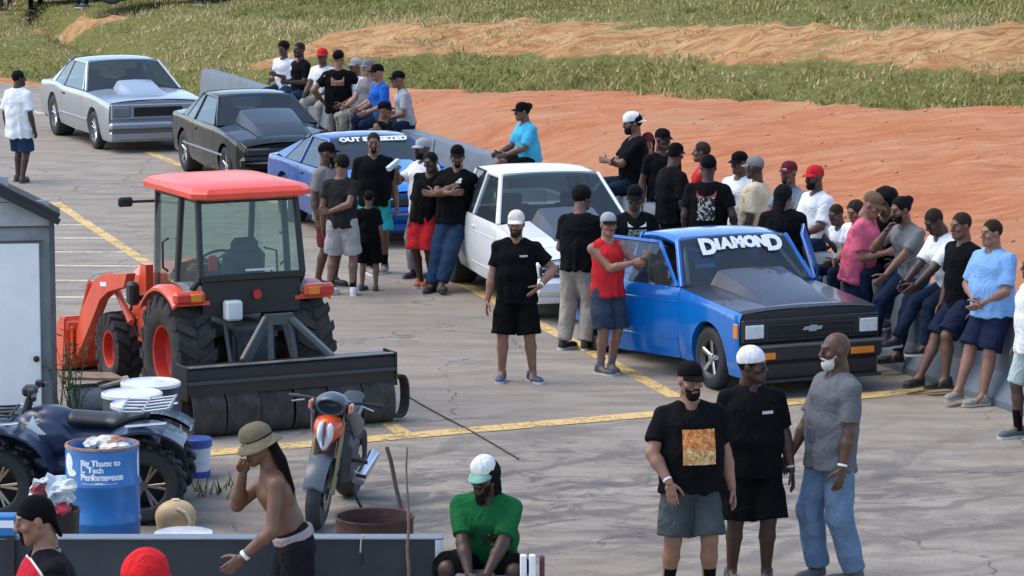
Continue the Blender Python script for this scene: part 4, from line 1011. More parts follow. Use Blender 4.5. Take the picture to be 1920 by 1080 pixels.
# three point hitch
mb = MB()
for sg in (-1, 1): mb.bar((-.3, sg*.3, .5), (-1.0, sg*.4, .42), .05, .07); mb.tube([(-.45, sg*.34, .98), (-.75, sg*.37, .47)], .025, 8)
mb.bar((-.45, 0, .85), (-1.05, 0, .92), .05, .05); mb.tube([(-.5, .26, .84), (-.52, .26, .3)], .02, 8); mb.build('hitch', grey_cast, tr)
# ------------------------------------------------------------------ tyre drag implement behind the tractor
def tl(x, y, z=0.): return Vector((tloc[0]+ca_*x-sa_*y, tloc[1]+sa_*x+ca_*y, z))
dr = empty('tyre_drag', tl(-1.22, -.02), TH, 'black tyre drag with rubber loops hitched behind the tractor', 'farm implement')
blk = mat('implement_black', (.014, .015, .017), .38, vary=.3, vscale=4)
mb = MB(); mb.prism([(-.13, .40), (.13, .40), (.13, .62), (.10, .66), (-.10, .66), (-.13, .62)], 2.10, 'Y'); mb.build('beam', blk, dr, sharp=20)
MB().box((-.15, 0, .52), (.04, 2.10, .035), bev=.006).build('flange', mat('implement_edge', (.035, .045, .05), .35), dr)
MB().box((-.10, 0, .667), (.06, 2.08, .012)).build('worn_edge', mat('worn_steel', (.22, .21, .19), .5, metal=.4, vary=.4), dr)
for sg in (-1, 1): MB().box((0, sg*1.055, .52), (.3, .02, .32), bev=.005).build('end_plate', blk, dr)
band = mat('slick_rubber', (.045, .040, .036), .85, vary=.6, vscale=7, bump=.3, bscale=25)
def loop_band(w, a=.17, h=.21, th=.018):
    mb = MB(); n = 28; out = []
    for k, (s1, s2) in enumerate(((1, 1), (1-th/a, 1-th/h))):
        out.append([(a*s1*math.copysign(abs(math.cos(t))**.8, math.cos(t)), h*s2*math.copysign(abs(math.sin(t))**.8, math.sin(t))) for t in np.linspace(0, 2*math.pi, n, endpoint=False)])
    R0 = [[Vector((p[0], y, p[1])) for p in out[0]] for y in (-w/2, w/2)]; R1 = [[Vector((p[0], y, p[1])) for p in out[1]] for y in (-w/2, w/2)]
    mb.grid(R0, wrap=True); mb.grid(R1, wrap=True); mb.grid([R0[0], R1[0]], wrap=True); mb.grid([R0[1], R1[1]], wrap=True); return mb
for i in range(6):
    w = .325; lb = loop_band(w); lb.build('rubber_loop', band, dr, (-.02+random.uniform(-.02, .02), 0.86-i*.345, .215), (0, random.uniform(-.1, .1), random.uniform(-.04, .04)), sharp=60)
loop_band(.10, .15, .21).build('rubber_loop', band, dr, (-.05, -1.10, .24), (0, 0, R(-58)), sharp=60)
mb = MB(); mb.bar((.2, -.12, 1.02), (-.02, -.45, .66), .12, .05, bev=.01); mb.bar((.2, .12, 1.02), (-.02, .45, .66), .05, .12, bev=.01); mb.bar((.2, -.14, 1.02), (.2, .14, 1.02), .06, .1); mb.bar((.2, .1, 1.02), (.1, .12, .62), .05, .05); mb.bar((.2, -.1, 1.02), (.1, -.12, .62), .05, .05); mb.build('tow_frame', mat('frame_slate', (.06, .07, .075), .45, vary=.2), dr)
# ------------------------------------------------------------------ blue barrel, drums, pails, jug, burn barrel
barrel_blue = mat('barrel_blue', (.012, .15, .43), .42, coat=.2, vary=.15, vscale=5)
b0 = G(195, 1040)
br = empty('barrel', b0, 0, 'blue plastic barrel with white printing, full of rubbish', 'barrel')
mb = MB(); mb.lathe([(.0, 0), (.27, 0), (.285, .02), (.287, .27), (.296, .285), (.296, .30), (.287, .315), (.287, .56), (.296, .575), (.296, .59), (.287, .605), (.287, .84), (.28, .87), (.272, .88), (.262, .87), (.262, .76), (0, .76)], 48); mb.build('shell', barrel_blue, br, sharp=50)
rim_ = MB(); rim_.lathe([(.262, .868), (.27, .889), (.288, .886), (.292, .868)], 48); rim_.build('rim', mat('rust_rim', (.28, .16, .11), .7, vary=.4, vscale=14), br)
rs = random.Random(4)
paper = mat('trash_paper', (.66, .63, .58), .8, vary=.3, vscale=9); cardb = mat('cardboard', (.36, .2, .12), .85, vary=.3)
def crumple(name, parent, c, r, m_, seed, sq=.6, n=2):
    bm = bmesh.new(); bmesh.ops.create_icosphere(bm, subdivisions=n, radius=r); q = random.Random(seed)
    for v in bm.verts: v.co *= q.uniform(.62, 1.2); v.co.z *= sq
    me = bpy.data.meshes.new(name); bm.to_mesh(me); bm.free(); me.materials.append(m_); return link(name, me, parent, c)
for i in range(12):
    a = rs.random()*6.28; q = rs.uniform(.0, .18); crumple('crumpled_paper', br, (q*math.cos(a), q*math.sin(a), .85+.06*(1-q/.2)), rs.uniform(.05, .1), paper if rs.random() < .7 else cardb, i, .55)
wl = mat('white_print', (.78, .82, .84), .6, vary=.2, vscale=30)
def disc_on(r_, a, z, name, ry=None):
    ry = ry or r_; V = [(0, 0)]+[(r_*math.cos(t), ry*math.sin(t)) for t in np.linspace(0, 6.283, 24, endpoint=False)]
    me = bpy.data.meshes.new(name); me.from_pydata([(.2896*math.cos(-math.pi/2+a+x/.2885), .2896*math.sin(-math.pi/2+a+x/.2885), z+y) for x, y in V], [], [(0, i, i % 24+1) for i in range(1, 25)]); me.materials.append(wl); return link(name, me, br)
def wrap_text(txt, size, z, a0, name, bold=.003):
    o = text_mesh(name, txt, size, wl, br, None, extrude=.0, bold=bold, align='LEFT')
    for v in o.data.vertices:
        a = -math.pi/2+a0+v.co.x/.2885; v.co = Vector((.2893*math.cos(a), .2893*math.sin(a), z+v.co.y))
wrap_text('Big Thanx to', .062, .775, -.5, 'printed_line'); wrap_text('L. Tech', .062, .722, -.5, 'printed_line'); wrap_text('Performance', .066, .665, -.5, 'printed_line', .005); disc_on(.14, .02, .618, 'printed_line', .009)
disc_on(.055, -.98, .765, 'printed_logo', .075); disc_on(.06, -.86, .69, 'printed_logo', .03)
disc_on(.04, -.82, .03+.06, 'sticker', .035); disc_on(.02, 1.35, .74, 'sticker', .11)
drum_blk = mat('drum_black', (.012, .013, .018), .5, vary=.3); lid_w = mat('lid_white', (.68, .71, .73), .35, coat=.3, vary=.18, vscale=8)
for k, (x, y, lb) in enumerate(((285, 884, 'black drum with a white lid closest to the tyre drag'), (250, 907, 'black drum with a white lid, left and middle of the three'), (268, 930, 'black drum with a white lid directly behind the quad bike'))):
    d_ = empty('drum', G(x, y), 0, lb, 'drum', 'white lidded drums')
    MB().lathe([(0, 0), (.25, 0), (.255, .26), (.263, .275), (.255, .29), (.255, .53), (.263, .545), (.255, .56), (.255, .77), (.25, .775), (0, .775)], 36).build('shell', drum_blk, d_, sharp=50)
    MB().lathe([(.25, .765), (.265, .768), (.265, .795), (.245, .805), (.235, .792), (0, .792)], 36).build('lid', lid_w, d_, sharp=40)
p_ = empty('pail', G(370, 893), 0, 'small white and blue pail beside the quad bike', 'pail')
MB().lathe([(0, 0), (.105, 0), (.125, .33), (.12, .335), (0, .33)], 24).build('shell', mat('pail_white', (.62, .68, .74), .5, vary=.15), p_)
MB().lathe([(.112, .055), (.117, .057), (.112, .0), (.105, -.0)], 24).build('blue_band', mat('band_blue', (.05, .08, .38), .5), p_)
MB().lathe([(.128, .265), (.133, .27), (.134, .335), (.12, .345), (0, .345)], 24).build('lid', mat('pail_lid', (.05, .10, .36), .45), p_)
MB().tube([(.11*math.cos(a), -.03-.1*math.sin(a)*.2, .27-.1*math.sin(a)) for a in np.linspace(0, math.pi, 11)], .004, 5).build('bail', chrome, p_)
# tan plastic jug
jg = empty('jug', G(330, 1018), R(20), 'tan plastic jug with a moulded handle beside the barrel', 'jug')
vj = Vol(.009); vj.ball((0, 0, .22), (.155, .125, .12), .05); vj.cone((0, 0, .03), (0, 0, .22), (.15, .12), (.155, .125), .03, dep=(0, 1, 0)); vj.ball((-.04, -.16, .17), (.10, .05, .09), .02, sub=True); vj.plane((0, 0, 0), (0, 0, -1))
jv, jq = vj.solve(); mj = mesh_np('body', jv, jq, mat('jug_tan', (.60, .40, .20), .45, vary=.2, vscale=6)); link('body', mj, jg)
MB().tube([(-.02, -.11, .30), (.04, -.15, .27), (.075, -.155, .2), (.05, -.145, .11)], .014, 8).build('handle', mat('jug_pale', (.72, .56, .36), .45), jg)
MB().lathe([(.035, .32), (.035, .355), (0, .357)], 16).build('cap', mat('jug_pale', (.72, .56, .36), .45), jg)
wl2 = empty('bucket', G(345, 1064), 0, 'white bucket mostly hidden behind the dark foreground barrier', 'bucket')
MB().lathe([(0, 0), (.2, 0), (.215, .25), (.225, .255), (.225, .275), (.21, .28), (0, .275)], 30).build('shell', lid_w, wl2)
bb = empty('burn_barrel', G(703, 1068), 0, 'rusty open half drum behind the foreground barrier', 'drum')
rust = mat('rusty_steel', (.075, .035, .028), .8, vary=.5, vscale=7, bump=.3)
MB().lathe([(0, .02), (.285, 0), (.295, .2), (.302, .22), (.295, .24), (.298, .40), (.308, .41), (.306, .425), (.290, .42), (.285, .1), (0, .09)], 40).build('shell', rust, bb, sharp=50)
MB().lathe([(.16, .16), (.1, .2), (0, .18)], 16).build('ash', mat('ash', (.05, .045, .04), 1.), bb)
# ------------------------------------------------------------------ shed
sh0 = G(108, 786); SHX = sh0.x; SHY = sh0.y
shd = empty('shed', (SHX, SHY, 0), R(8.5), 'grey clapboard shed with a plain white door at the left edge', 'shed')
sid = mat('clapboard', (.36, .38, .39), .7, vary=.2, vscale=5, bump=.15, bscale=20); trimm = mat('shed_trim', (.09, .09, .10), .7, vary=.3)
bh = .232; nb_ = 9; EAVE = 2.0; GW = 3.0
for i in range(nb_+5):
    z0 = i*bh; z1 = z0+bh+.02
    wdt = GW if z1 < EAVE+.1 else max(.3, GW-(z1-EAVE)*2/.50*.5*1.0)
    x0, x1 = (-.14, -.045) if z0 < 1.70 else (-.045-wdt, -.045)
    if z0 >= 1.70 and z0 > EAVE-.1: x1 = -.045-(z0-EAVE+.1)/.50; x0 = -GW+.045+(z0-EAVE+.1)/.5
    if x1-x0 < .2: continue
    MB().box(((x0+x1)/2, .012, z0+.004), (x1-x0, .04, .02)).build('joint_and_shade', trimm, shd)  # dark strip standing in for the shadow gap under each board
    MB().add([(x0, -.006, z1), (x1, -.006, z1), (x1, -.034, z0+.014), (x0, -.034, z0+.014), (x0, .03, z1), (x1, .03, z1), (x1, .03, z0+.014), (x0, .03, z0+.014)], [(0, 1, 2, 3), (3, 2, 6, 7), (0, 3, 7, 4), (1, 5, 6, 2), (0, 4, 5, 1)]).build('board', sid, shd)
for i in range(8):
    z0 = i*bh; x0, x1 = -GW+.045, -1.17
    MB().add([(x0, -.006, z0+bh+.02), (x1, -.006, z0+bh+.02), (x1, -.034, z0+.014), (x0, -.034, z0+.014), (x0, .03, z0+bh), (x1, .03, z0+bh), (x1, .03, z0+.014), (x0, .03, z0+.014)], [(0, 1, 2, 3), (3, 2, 6, 7), (0, 3, 7, 4), (1, 5, 6, 2), (0, 4, 5, 1)]).build('board', sid, shd)
dr_ = MB(); dr_.box((-.655, -.02, .855), (1.02, .05, 1.70), bev=.008); do = dr_.build('door', mat('shed_door', (.80, .82, .80), .5, vary=.07, vscale=3), shd)
kn = MB(); kn.lathe([(.0, -.10), (.03, -.095), (.03, -.075), (.012, -.07), (.012, -.04), (.035, -.04)], 14, 'Y', (-.19, 0, .60)); kn.build('knob', mat('knob_brown', (.06, .04, .035), .4, metal=.6), do)
MB().box((-.655, -.012, 1.715), (1.1, .06, .02)).build('door_head', trimm, do)
for x in (-.022, -GW+.022): MB().box((x, -.01, EAVE/2-.02), (.05, .09, EAVE), bev=.005).build('corner_post', trimm, shd)
MB().add([(-GW+.03, .06, 0), (-.03, .06, 0), (-.03, .06, EAVE), (-GW/2, .06, EAVE+GW/2*.5), (-GW+.03, .06, EAVE), (-GW+.03, .3, 0), (-.03, .3, 0), (-.03, .3, EAVE), (-GW/2, .3, EAVE+GW/2*.5), (-GW+.03, .3, EAVE)], [(0, 1, 2, 3, 4), (5, 9, 8, 7, 6), (1, 6, 7, 2), (0, 4, 9, 5)]).build('wall', sid, shd)
rfm = mat('shed_roof', (.025, .025, .027), .7, vary=.3)
for sg in (-1, 1):
    e = Vector((-GW/2+sg*(GW/2+.05), 0, EAVE-.03)); r_ = Vector((-GW/2, 0, EAVE+GW/2*.5+.025))
    mb = MB(); mb.bar((e.x, .10, e.z), (r_.x, .10, r_.z), .5, .05, bev=.004); mb.build('roof', rfm, shd)
    MB().bar((e.x, -.16, e.z-.055), (r_.x, -.16, r_.z-.055), .03, .06).build('fascia', mat('fascia_dark', (.02, .02, .022), .6), shd)
# boards and pipe lying by the shed
q = empty('plank_pile', G(150, 772), R(12), 'weathered plywood scrap on top of grey pipes beside the shed', 'scrap')
MB().box((.1, .1, .33), (.62, .36, .025), rot=Matrix.Rotation(.1, 3, 'Y')@Matrix.Rotation(.3, 3, 'Z')).build('sheet', mat('old_ply', (.30, .22, .15), .85, vary=.35, vscale=7), q)
MB().box((.33, 0, .28), (.3, .25, .025), rot=Matrix.Rotation(-.2, 3, 'Y')).build('sheet', mat('old_ply2', (.33, .30, .24), .85, vary=.35, vscale=7), q)
for k in range(2): MB().tube([(-.1, -.1+.22*k, .13), (.75, .0+.22*k, .13)], .12, 18).build('pipe', mat('pipe_grey', (.22, .24, .25), .6, vary=.25), q)
# ------------------------------------------------------------------ foreground barrier, sticks, rope, cooler
slate = mat('slate_board', (.028, .036, .045), .5, vary=.25, vscale=2.5, bump=.1)
FY = G(400, 1247).y; FX1 = G(834, 1247).x
fb = empty('low_barrier', (FX1, FY, 0), 0, 'dark slate low barrier running along the bottom foreground', 'barrier')
x = 0.
for i, L_ in enumerate((2.93, 2.6)):
    mb = MB(); mb.box((x-L_/2, .06, .435), (L_-.02, .12, .87), bev=.008); mb.build('panel', slate, fb)
    MB().box((x-L_/2, .055, .876), (L_-.02, .145, .014), bev=.003).build('cap_strip', mat('cap_edge', (.16, .19, .22), .5), fb); x -= L_
MB().box((-.035, -.012, .44), (.055, .02, .86)).build('end_strip', mat('torn_white', (.72, .76, .78), .7, vary=.25, vscale=12), fb)
MB().box((-2.93, -.03, .45), (.05, .05, .9)).build('post', mat('post_black', (.02, .02, .025), .6), fb)
stk = mat('stick_bark', (.22, .155, .11), .9, vary=.35, vscale=12); stk2 = mat('stick_dark', (.09, .06, .045), .9, vary=.35)
def stick(lbl, a, b_, r0, r1, m_, seed):
    q = random.Random(seed); a, b_ = Vector(a), Vector(b_); pts = [a.lerp(b_, i/9)+Vector((q.uniform(-.008, .008), q.uniform(-.008, .008), 0)) for i in range(10)]
    return tag(MB().tube(pts, [r0+(r1-r0)*i/9 for i in range(10)], 7).build('stick', m_), lbl, 'stick')
zq = lambda px, py, D: Vector(((px-960)/FPX*D*1.0, D, 0))
def at(px, py, Y):
    """point in the vertical plane at depth Y seen at a pixel"""
    dx, dy = px-960.0, 540.0-py
    d = Vector((dx, FPX*math.cos(TILT)+dy*math.sin(TILT), -FPX*math.sin(TILT)+dy*math.cos(TILT))); t = Y/d.y
    return Vector((d.x*t, Y, CAM_H+d.z*t))
stick('pale bare stick leaning upright in front of the low barrier', at(768, 1180, FY-.12), at(762, 838, FY-.06), .016, .006, stk, 1)
stick('short dark stick slanting up out of the half drum', at(776, 1060, FY+3.2), at(725, 838, FY+3.4), .02, .016, stk2, 2)
stick('yellow wooden handle standing against the quad bike wheel', at(325, 935, 27.6), at(321, 848, 27.75), .014, .012, mat('yellow_wood', (.5, .36, .14), .6), 3)
rp_ = MB(); rp_.tube([at(686, 1004, FY-.03), at(680, 1006, FY-.04), at(677, 1015, FY-.04), at(676, 1036, FY-.04)], .006, 6); ro = rp_.build('rope', mat('rope_tan', (.5, .42, .3), .9)); tag(ro, 'short tan rope with a black clip hanging over the barrier', 'rope')
MB().box(at(676, 1047, FY-.045), (.03, .02, .085), bev=.006).build('clip', black_trim, ro)
# white sign posts and cooler by the seated person
ck = empty('cooler', (G(925, 1290).x, FY-.35, 0), R(-4), 'grey cooler box with a rounded lid below the seated person in green', 'cooler')
MB().box((.0, 0, .32), (.52, .36, .60), bev=.03).build('body', mat('cooler_dark', (.05, .055, .06), .5), ck); MB().box((.0, 0, .66), (.56, .40, .09), bev=.035).build('lid', mat('cooler_lid', (.16, .19, .21), .45), ck)
wp = empty('marker_post', (G(990, 1300).x, FY-.42, 0), 0, 'short white double post beside the seated person in green', 'post')
for k in (-1, 1): MB().box((k*.03, 0, .43), (.045, .05, .86), bev=.008).build('slat', mat('post_white', (.8, .81, .8), .6, vary=.1), wp)
MB().box((.095, .05, .40), (.035, .05, .88), bev=.01).build('brace', mat('post_maroon', (.12, .03, .04), .6), wp)
pd = empty('stool', (G(925, 1250).x, FY+.14, 0), 0, 'dark plain seat block under the person in green', 'seat')
MB().box((0, 0, .31), (.5, .40, .62), bev=.03).build('block', slate, pd)
cab_ = MB(); pts = [G(x, y, .012) for x, y in ((757, 738), (790, 758), (830, 780), (880, 806), (930, 835), (972, 860))]; cab_.tube(pts, .007, 6); tag(cab_.build('cable', mat('cable_black', (.03, .028, .026), .8)), 'thin dark cable lying on the asphalt beyond the tyre drag', 'cable')
# ------------------------------------------------------------------ quad bike
plast = mat('quad_plastic', (.018, .032, .07), .35, coat=.4, vary=.15, vscale=4); plast_l = mat('quad_panel', (.05, .075, .12), .35, coat=.3, vary=.15)
q0 = (G(278, 962)+G(16, 962))/2
qb = empty('quad_bike', q0, R(180), 'dark blue quad bike facing left behind the blue barrel', 'quad bike')
def small_wheel(parent, c, r, w, rr, side, knob=True, spokes=6, axis_rot=None):
    t = MB(); t.lathe([(rr, -w*.45), (rr+.03, -w*.5), (r-.05, -w*.48), (r-.01, -w*.3), (r, 0), (r-.01, w*.3), (r-.05, w*.48), (rr+.03, w*.5), (rr, w*.45)], 32, 'Y', closed=True); wo = t.build('wheel', rubber, parent, c, sharp=40)
    if knob:
        km = MB().box((0, 0, 0), (.05, .07, .03), bev=.006).mesh('tread_block', rubber)
        for i in range(18):
            for y, ph in ((-w*.28, 0), (w*.28, .5), (0, .25)):
                a = 2*math.pi*(i+ph)/18; o = link('tread_block', km, wo, ((r-.004)*math.sin(a), y, (r-.004)*math.cos(a)), (0, a, 0))
    d = MB(); d.lathe([(rr+.004, side*w*.46), (rr-.012, side*w*.42), (rr-.02, side*w*.1), (rr-.03, -side*w*.2), (.001, -side*w*.2)], 28, 'Y'); ro = d.build('rim', mat('rim_black', (.015, .015, .016), .4), wo)
    s = MB()
    for i in range(spokes):
        a0 = 2*math.pi*i/spokes
        for da in (-.12, .12):
            a = a0+da; s.bar((.03*math.cos(a0), side*w*.30, .03*math.sin(a0)), (rr*.97*math.cos(a), side*w*.40, rr*.97*math.sin(a)), .025, .018, up=(0, 1, 0), bev=.005)
    s.lathe([(.001, side*w*.36), (.035, side*w*.36), (.04, side*w*.2)], 12, 'Y'); s.build('spokes', mat('spoke_alloy', (.38, .33, .26), .3, metal=1.), ro); return wo
for x in (-.60, .60):
    for sg in (-1, 1): small_wheel(qb, (x, sg*.42, .325), .325, .25, .19, sg)
def vol_part(V_, name, m_, parent, amp=0.):
    v, q = V_.solve()
    return link(name, mesh_np(name, v, q, m_), parent)
v = Vol(.014); v.cone((-.55, 0, .62), (.1, 0, .60), (.17, .14), (.16, .15), .05, dep=(0, 0, 1)); v.cone((.1, 0, .62), (.55, 0, .66), (.17, .16), (.20, .12), .06, dep=(0, 0, 1)); v.ball((.22, 0, .80), (.24, .15, .11), .06); v.ball((.66, 0, .72), (.22, .25, .10), .06); v.cone((-.3, 0, .40), (.35, 0, .40), .17, .17, .06)
for sg in (-1, 1): v.ball((.25, sg*.17, .66), (.22, .05, .14), .03)
vol_part(v, 'body', plast, qb)
v = Vol(.012); v.cone((.02, 0, .80), (-.34, 0, .78), (.15, .07), (.17, .06), .04, dep=(0, 0, 1)); v.cone((-.34, 0, .78), (-.56, 0, .84), (.17, .06), (.14, .05), .05, dep=(0, 0, 1)); vol_part(v, 'seat', mat('quad_seat', (.02, .022, .026), .45, vary=.2), qb)
for sg in (-1, 1):
    for x0, nm in ((.60, 'front_fender'), (-.60, 'rear_fender')):
        mb = MB(); rows = []
        for a in np.linspace(R(8), R(168 if x0 > 0 else 132), 15):
            rr_ = .43+.03*math.sin(a*1.0); rows.append([Vector((x0+rr_*math.cos(a)*1.08, sg*y, .36+rr_*math.sin(a)*.98-(.02 if y > .5 else 0))) for y in (.14, .30, .46, .57, .585)])
        mb.grid(rows); mb.grid([[p+Vector((0, -sg*.012, -.025)) for p in r_] for r_ in rows]); mb.grid([[r_[-1] for r_ in rows], [r_[-1]+Vector((0, -sg*.012, -.025)) for r_ in rows]]); fo = mb.build(nm, plast, qb)
        MB().box((x0-.02, sg*.48, .826), (.34, .08, .012), rot=Matrix.Rotation(.08, 3, 'Y'), bev=.004).build('pale_panel', mat('quad_silver', (.42, .45, .48), .3, metal=.4), fo)
    MB().add([(.30, sg*.225, .78), (.42, sg*.22, .70), (.22, sg*.225, .70), (.33, sg*.22, .86)], [(0, 1, 2), (0, 3, 1)]).build('white_flash', white_vinyl, qb)
    MB().box((0, sg*.33, .30), (.55, .2, .05), bev=.015).build('footwell', cab_blk, qb)
rk = MB()
for y in (-.3, -.15, 0, .15, .3): rk.tube([(-.38, y, .90), (-.56, y, .90), (-.80, y, .93)], .011, 6)
for x, z in ((-.40, .90), (-.58, .905), (-.79, .93)): rk.tube([(x, -.34, z), (x, .34, z)], .013, 6)
rk.build('rear_rack', mat('rack_steel', (.45, .48, .5), .3, metal=.7), qb)
rk = MB()
for y in (-.25, -.08, .08, .25): rk.tube([(.5, y, .86), (.92, y, .84)], .011, 6)
for x in (.52, .72, .91): rk.tube([(x, -.3, .855), (x, .3, .855)], .013, 6)
rk.build('front_rack', cab_blk, qb)
hb = MB(); hb.tube([(.30, -.36, 1.02), (.34, -.2, 1.03), (.38, -.08, .98), (.38, .08, .98), (.34, .2, 1.03), (.30, .36, 1.02)], .014, 8); hb.tube([(.44, 0, .78), (.37, 0, 1.0)], .035, 8); hb.box((.38, 0, 1.03), (.12, .16, .08), bev=.02); hb.build('handlebar', cab_blk, qb)
for sg in (-1, 1): MB().tube([(.31, sg*.26, 1.03), (.295, sg*.38, 1.02)], .021, 10).build('grip', black_trim, qb); MB().box((.34, sg*.22, 1.05), (.05, .08, .06), bev=.01).build('control', black_trim, qb)
# ------------------------------------------------------------------ motorcycle, nose towards the camera
mo0 = G(592, 992)
mo = empty('motorcycle', mo0, R(-90-9), 'grey and orange motorcycle leaning on its stand, headlight towards the camera', 'motorcycle'); mo.rotation_euler = (R(-6), 0, R(-90-8))
mgrey = mat('bike_grey', (.06, .08, .10), .4, coat=.4, vary=.1); morange = mat('bike_orange', (.70, .085, .02), .35, coat=.5); mpink = mat('bike_salmon', (.62, .22, .17), .4, coat=.4)
def moto_wheel(c, r, w, nm='wheel'):
    t = MB(); t.lathe([(r-.10, -w*.38), (r-.085, -w*.45), (r-.04, -w*.5), (r-.012, -w*.32), (r, 0), (r-.012, w*.32), (r-.04, w*.5), (r-.085, w*.45), (r-.10, w*.38)], 36, 'Y', closed=True); wo = t.build('wheel', mat('moto_tyre', (.035, .037, .04), .7, vary=.2), mo, c)
    s = MB(); s.lathe([(r-.10, -w*.4), (r-.115, -w*.3), (r-.115, w*.3), (r-.10, w*.4)], 32, 'Y')
    for i in range(5): a = i*1.2566; s.bar((0, 0, 0), ((r-.11)*math.cos(a), 0, (r-.11)*math.sin(a)), .04, .03, up=(0, 1, 0))
    s.tube([(0, -.07, 0), (0, .07, 0)], .03, 10); s.build('rim', cab_blk, wo); d = MB(); d.lathe([(.06, .062), (.14, .062), (.14, .067), (.06, .067)], 24, 'Y', closed=True); d.build('brake_disc', chrome, wo)
moto_wheel((0, 0, .30), .30, .12); moto_wheel((-1.38, 0, .31), .31, .17)
for sg in (-1, 1):
    MB().tube([(0, sg*.10, .30), (-.24, sg*.10, .92)], .026, 10).build('fork', mat('fork_gold', (.25, .2, .12), .3, metal=.8), mo)
mb = MB(); rows = []
for a in np.linspace(R(20), R(150), 12): rows.append([Vector((.325*math.cos(a), y, .30+.325*math.sin(a)-abs(y)*.3)) for y in (-.085, -.06, 0, .06, .085)])
mb.grid(rows); mb.grid([[p+Vector((0, 0, -.012)) for p in r_] for r_ in rows]); mb.build('front_fender', mgrey, mo)
v = Vol(.011); v.ball((-.06, 0, .81), (.08, .095, .10), .03); v.cone((-.06, 0, .80), (-.05, 0, .66), .085, .03, .04); v.ball((-.16, 0, .82), (.12, .125, .11), .05); vol_part(v, 'headlight_cowl', morange, mo)
v = Vol(.009); v.ball((.005, -.038, .80), (.045, .032, .085), .01); v.ball((.005, .038, .80), (.045, .032, .085), .01); v.ball((0, 0, .70), (.04, .03, .05), .03); ho = vol_part(v, 'headlight', mat('lamp_white', (.75, .77, .80), .2, coat=.6), mo)
MB().box((.05, 0, .80), (.02, .016, .2), bev=.004).build('divider', mgrey, ho)
v = Vol(.011); v.ball((-.20, 0, 1.0), (.16, .14, .10), .03); v.ball((-.12, 0, .99), (.12, .10, .06), .02, sub=True); vol_part(v, 'screen', mgrey, mo)
for sg in (-1, 1):
    v = Vol(.012); v.cone((-.20, sg*.15, .95), (-.48, sg*.19, .76), (.025, .06), (.025, .10), .03, dep=(.5, 0, .8)); vol_part(v, 'side_fairing', mgrey, mo)
    MB().box((-.16, sg*.165, .99), (.1, .03, .08), bev=.012).build('cowl_edge', mpink, mo)
    MB().tube([(-.26, sg*.05, 1.0), (-.28, sg*.22, 1.02), (-.36, sg*.37, 1.0)], .013, 8).build('handlebar', cab_blk, mo); MB().tube([(-.33, sg*.29, 1.01), (-.38, sg*.39, .995)], .018, 8).build('grip', cab_blk, mo)
    MB().tube([(-.25, sg*.24, 1.0), (-.22, sg*.34, .98)], .006, 6).build('lever', alu, mo)
v = Vol(.014); v.ball((-.52, 0, .86), (.26, .15, .13), .04); v.cone((-.7, 0, .78), (-1.1, 0, .82), (.13, .06), (.11, .05), .05, dep=(0, 0, 1)); vol_part(v, 'tank', mgrey, mo)
v = Vol(.014); v.cone((-.75, 0, .86), (-1.25, 0, .90), (.13, .04), (.09, .035), .03, dep=(0, 0, 1)); vol_part(v, 'seat', cab_blk, mo)
mb = MB(); mb.box((-.55, 0, .48), (.45, .34, .4), bev=.06); mb.box((-.38, 0, .66), (.2, .26, .3), bev=.04); mb.bar((-.7, 0, .42), (-1.38, 0, .31), .2, .07); mb.build('engine', grey_cast, mo)
MB().tube([(-.4, .17, .4), (-.7, .2, .3), (-1.2, .22, .42)], .05, 12).build('exhaust', alu, mo)
for sg, z in ((1, .52), (1, .40)): MB().tube([(-.42, sg*.12, z), (-.42, sg*.30, z-.01)], .016, 8).build('footpeg', cab_blk, mo)
MB().tube([(-.55, .14, .3), (-.6, .30, .02), (-.58, .40, .01)], .013, 8).build('side_stand', cab_blk, mo)
MB().tube([(-.26, .1, .98), (-.1, .18, .75), (-.02, .13, .45)], .006, 6).build('brake_hose', cab_blk, mo)
# ------------------------------------------------------------------ small things in the left foreground
tb = empty('trash_bin', (at(100, 1000, 25.0).x, 25.0, 0), 0, 'dark bin stuffed with a clear plastic bag of rubbish', 'bin')
MB().lathe([(0, 0), (.17, 0), (.2, .58), (.21, .6), (.19, .6), (.16, .1), (0, .1)], 24).build('shell', cab_blk, tb)
crumple('bag', tb, (0, 0, .72), .17, mat('clear_bag', (.50, .56, .58), .2, coat=.5, vary=.35, vscale=9), 3, .8, 3)
for i, (c_, m_) in enumerate((((.08, -.12, .62), mat('rubbish_red', (.45, .03, .05), .5)), ((-.08, -.1, .76), mat('rubbish_maroon', (.2, .02, .03), .5)), ((-.14, -.06, .64), mat('rubbish_olive', (.2, .2, .1), .6)), ((.12, -.08, .78), mat('rubbish_pale', (.6, .62, .6), .5)))): crumple('rubbish', tb, c_, .075, m_, 10+i, .8)
bx_ = MB(); p = at(12, 1004, FY+.03); bx_.box((p.x, p.y, p.z+.075), (.15, .12, .15), bev=.012); o = bx_.build('drink_box', mat('box_blue', (.02, .16, .42), .45)); tag(o, 'small blue box standing on the barrier at the left edge', 'box')
MB().box((p.x+.01, p.y-.062, p.z+.09), (.1, .004, .05)).build('label_panel', white_vinyl, o)
wd = empty('weeds', G(132, 790), 0, 'tall green weeds growing beside the shed corner', 'weeds'); wd['kind'] = 'thing'
wm = mat('weed_leaf', (.05, .085, .025), .7, vary=.4, vscale=9)
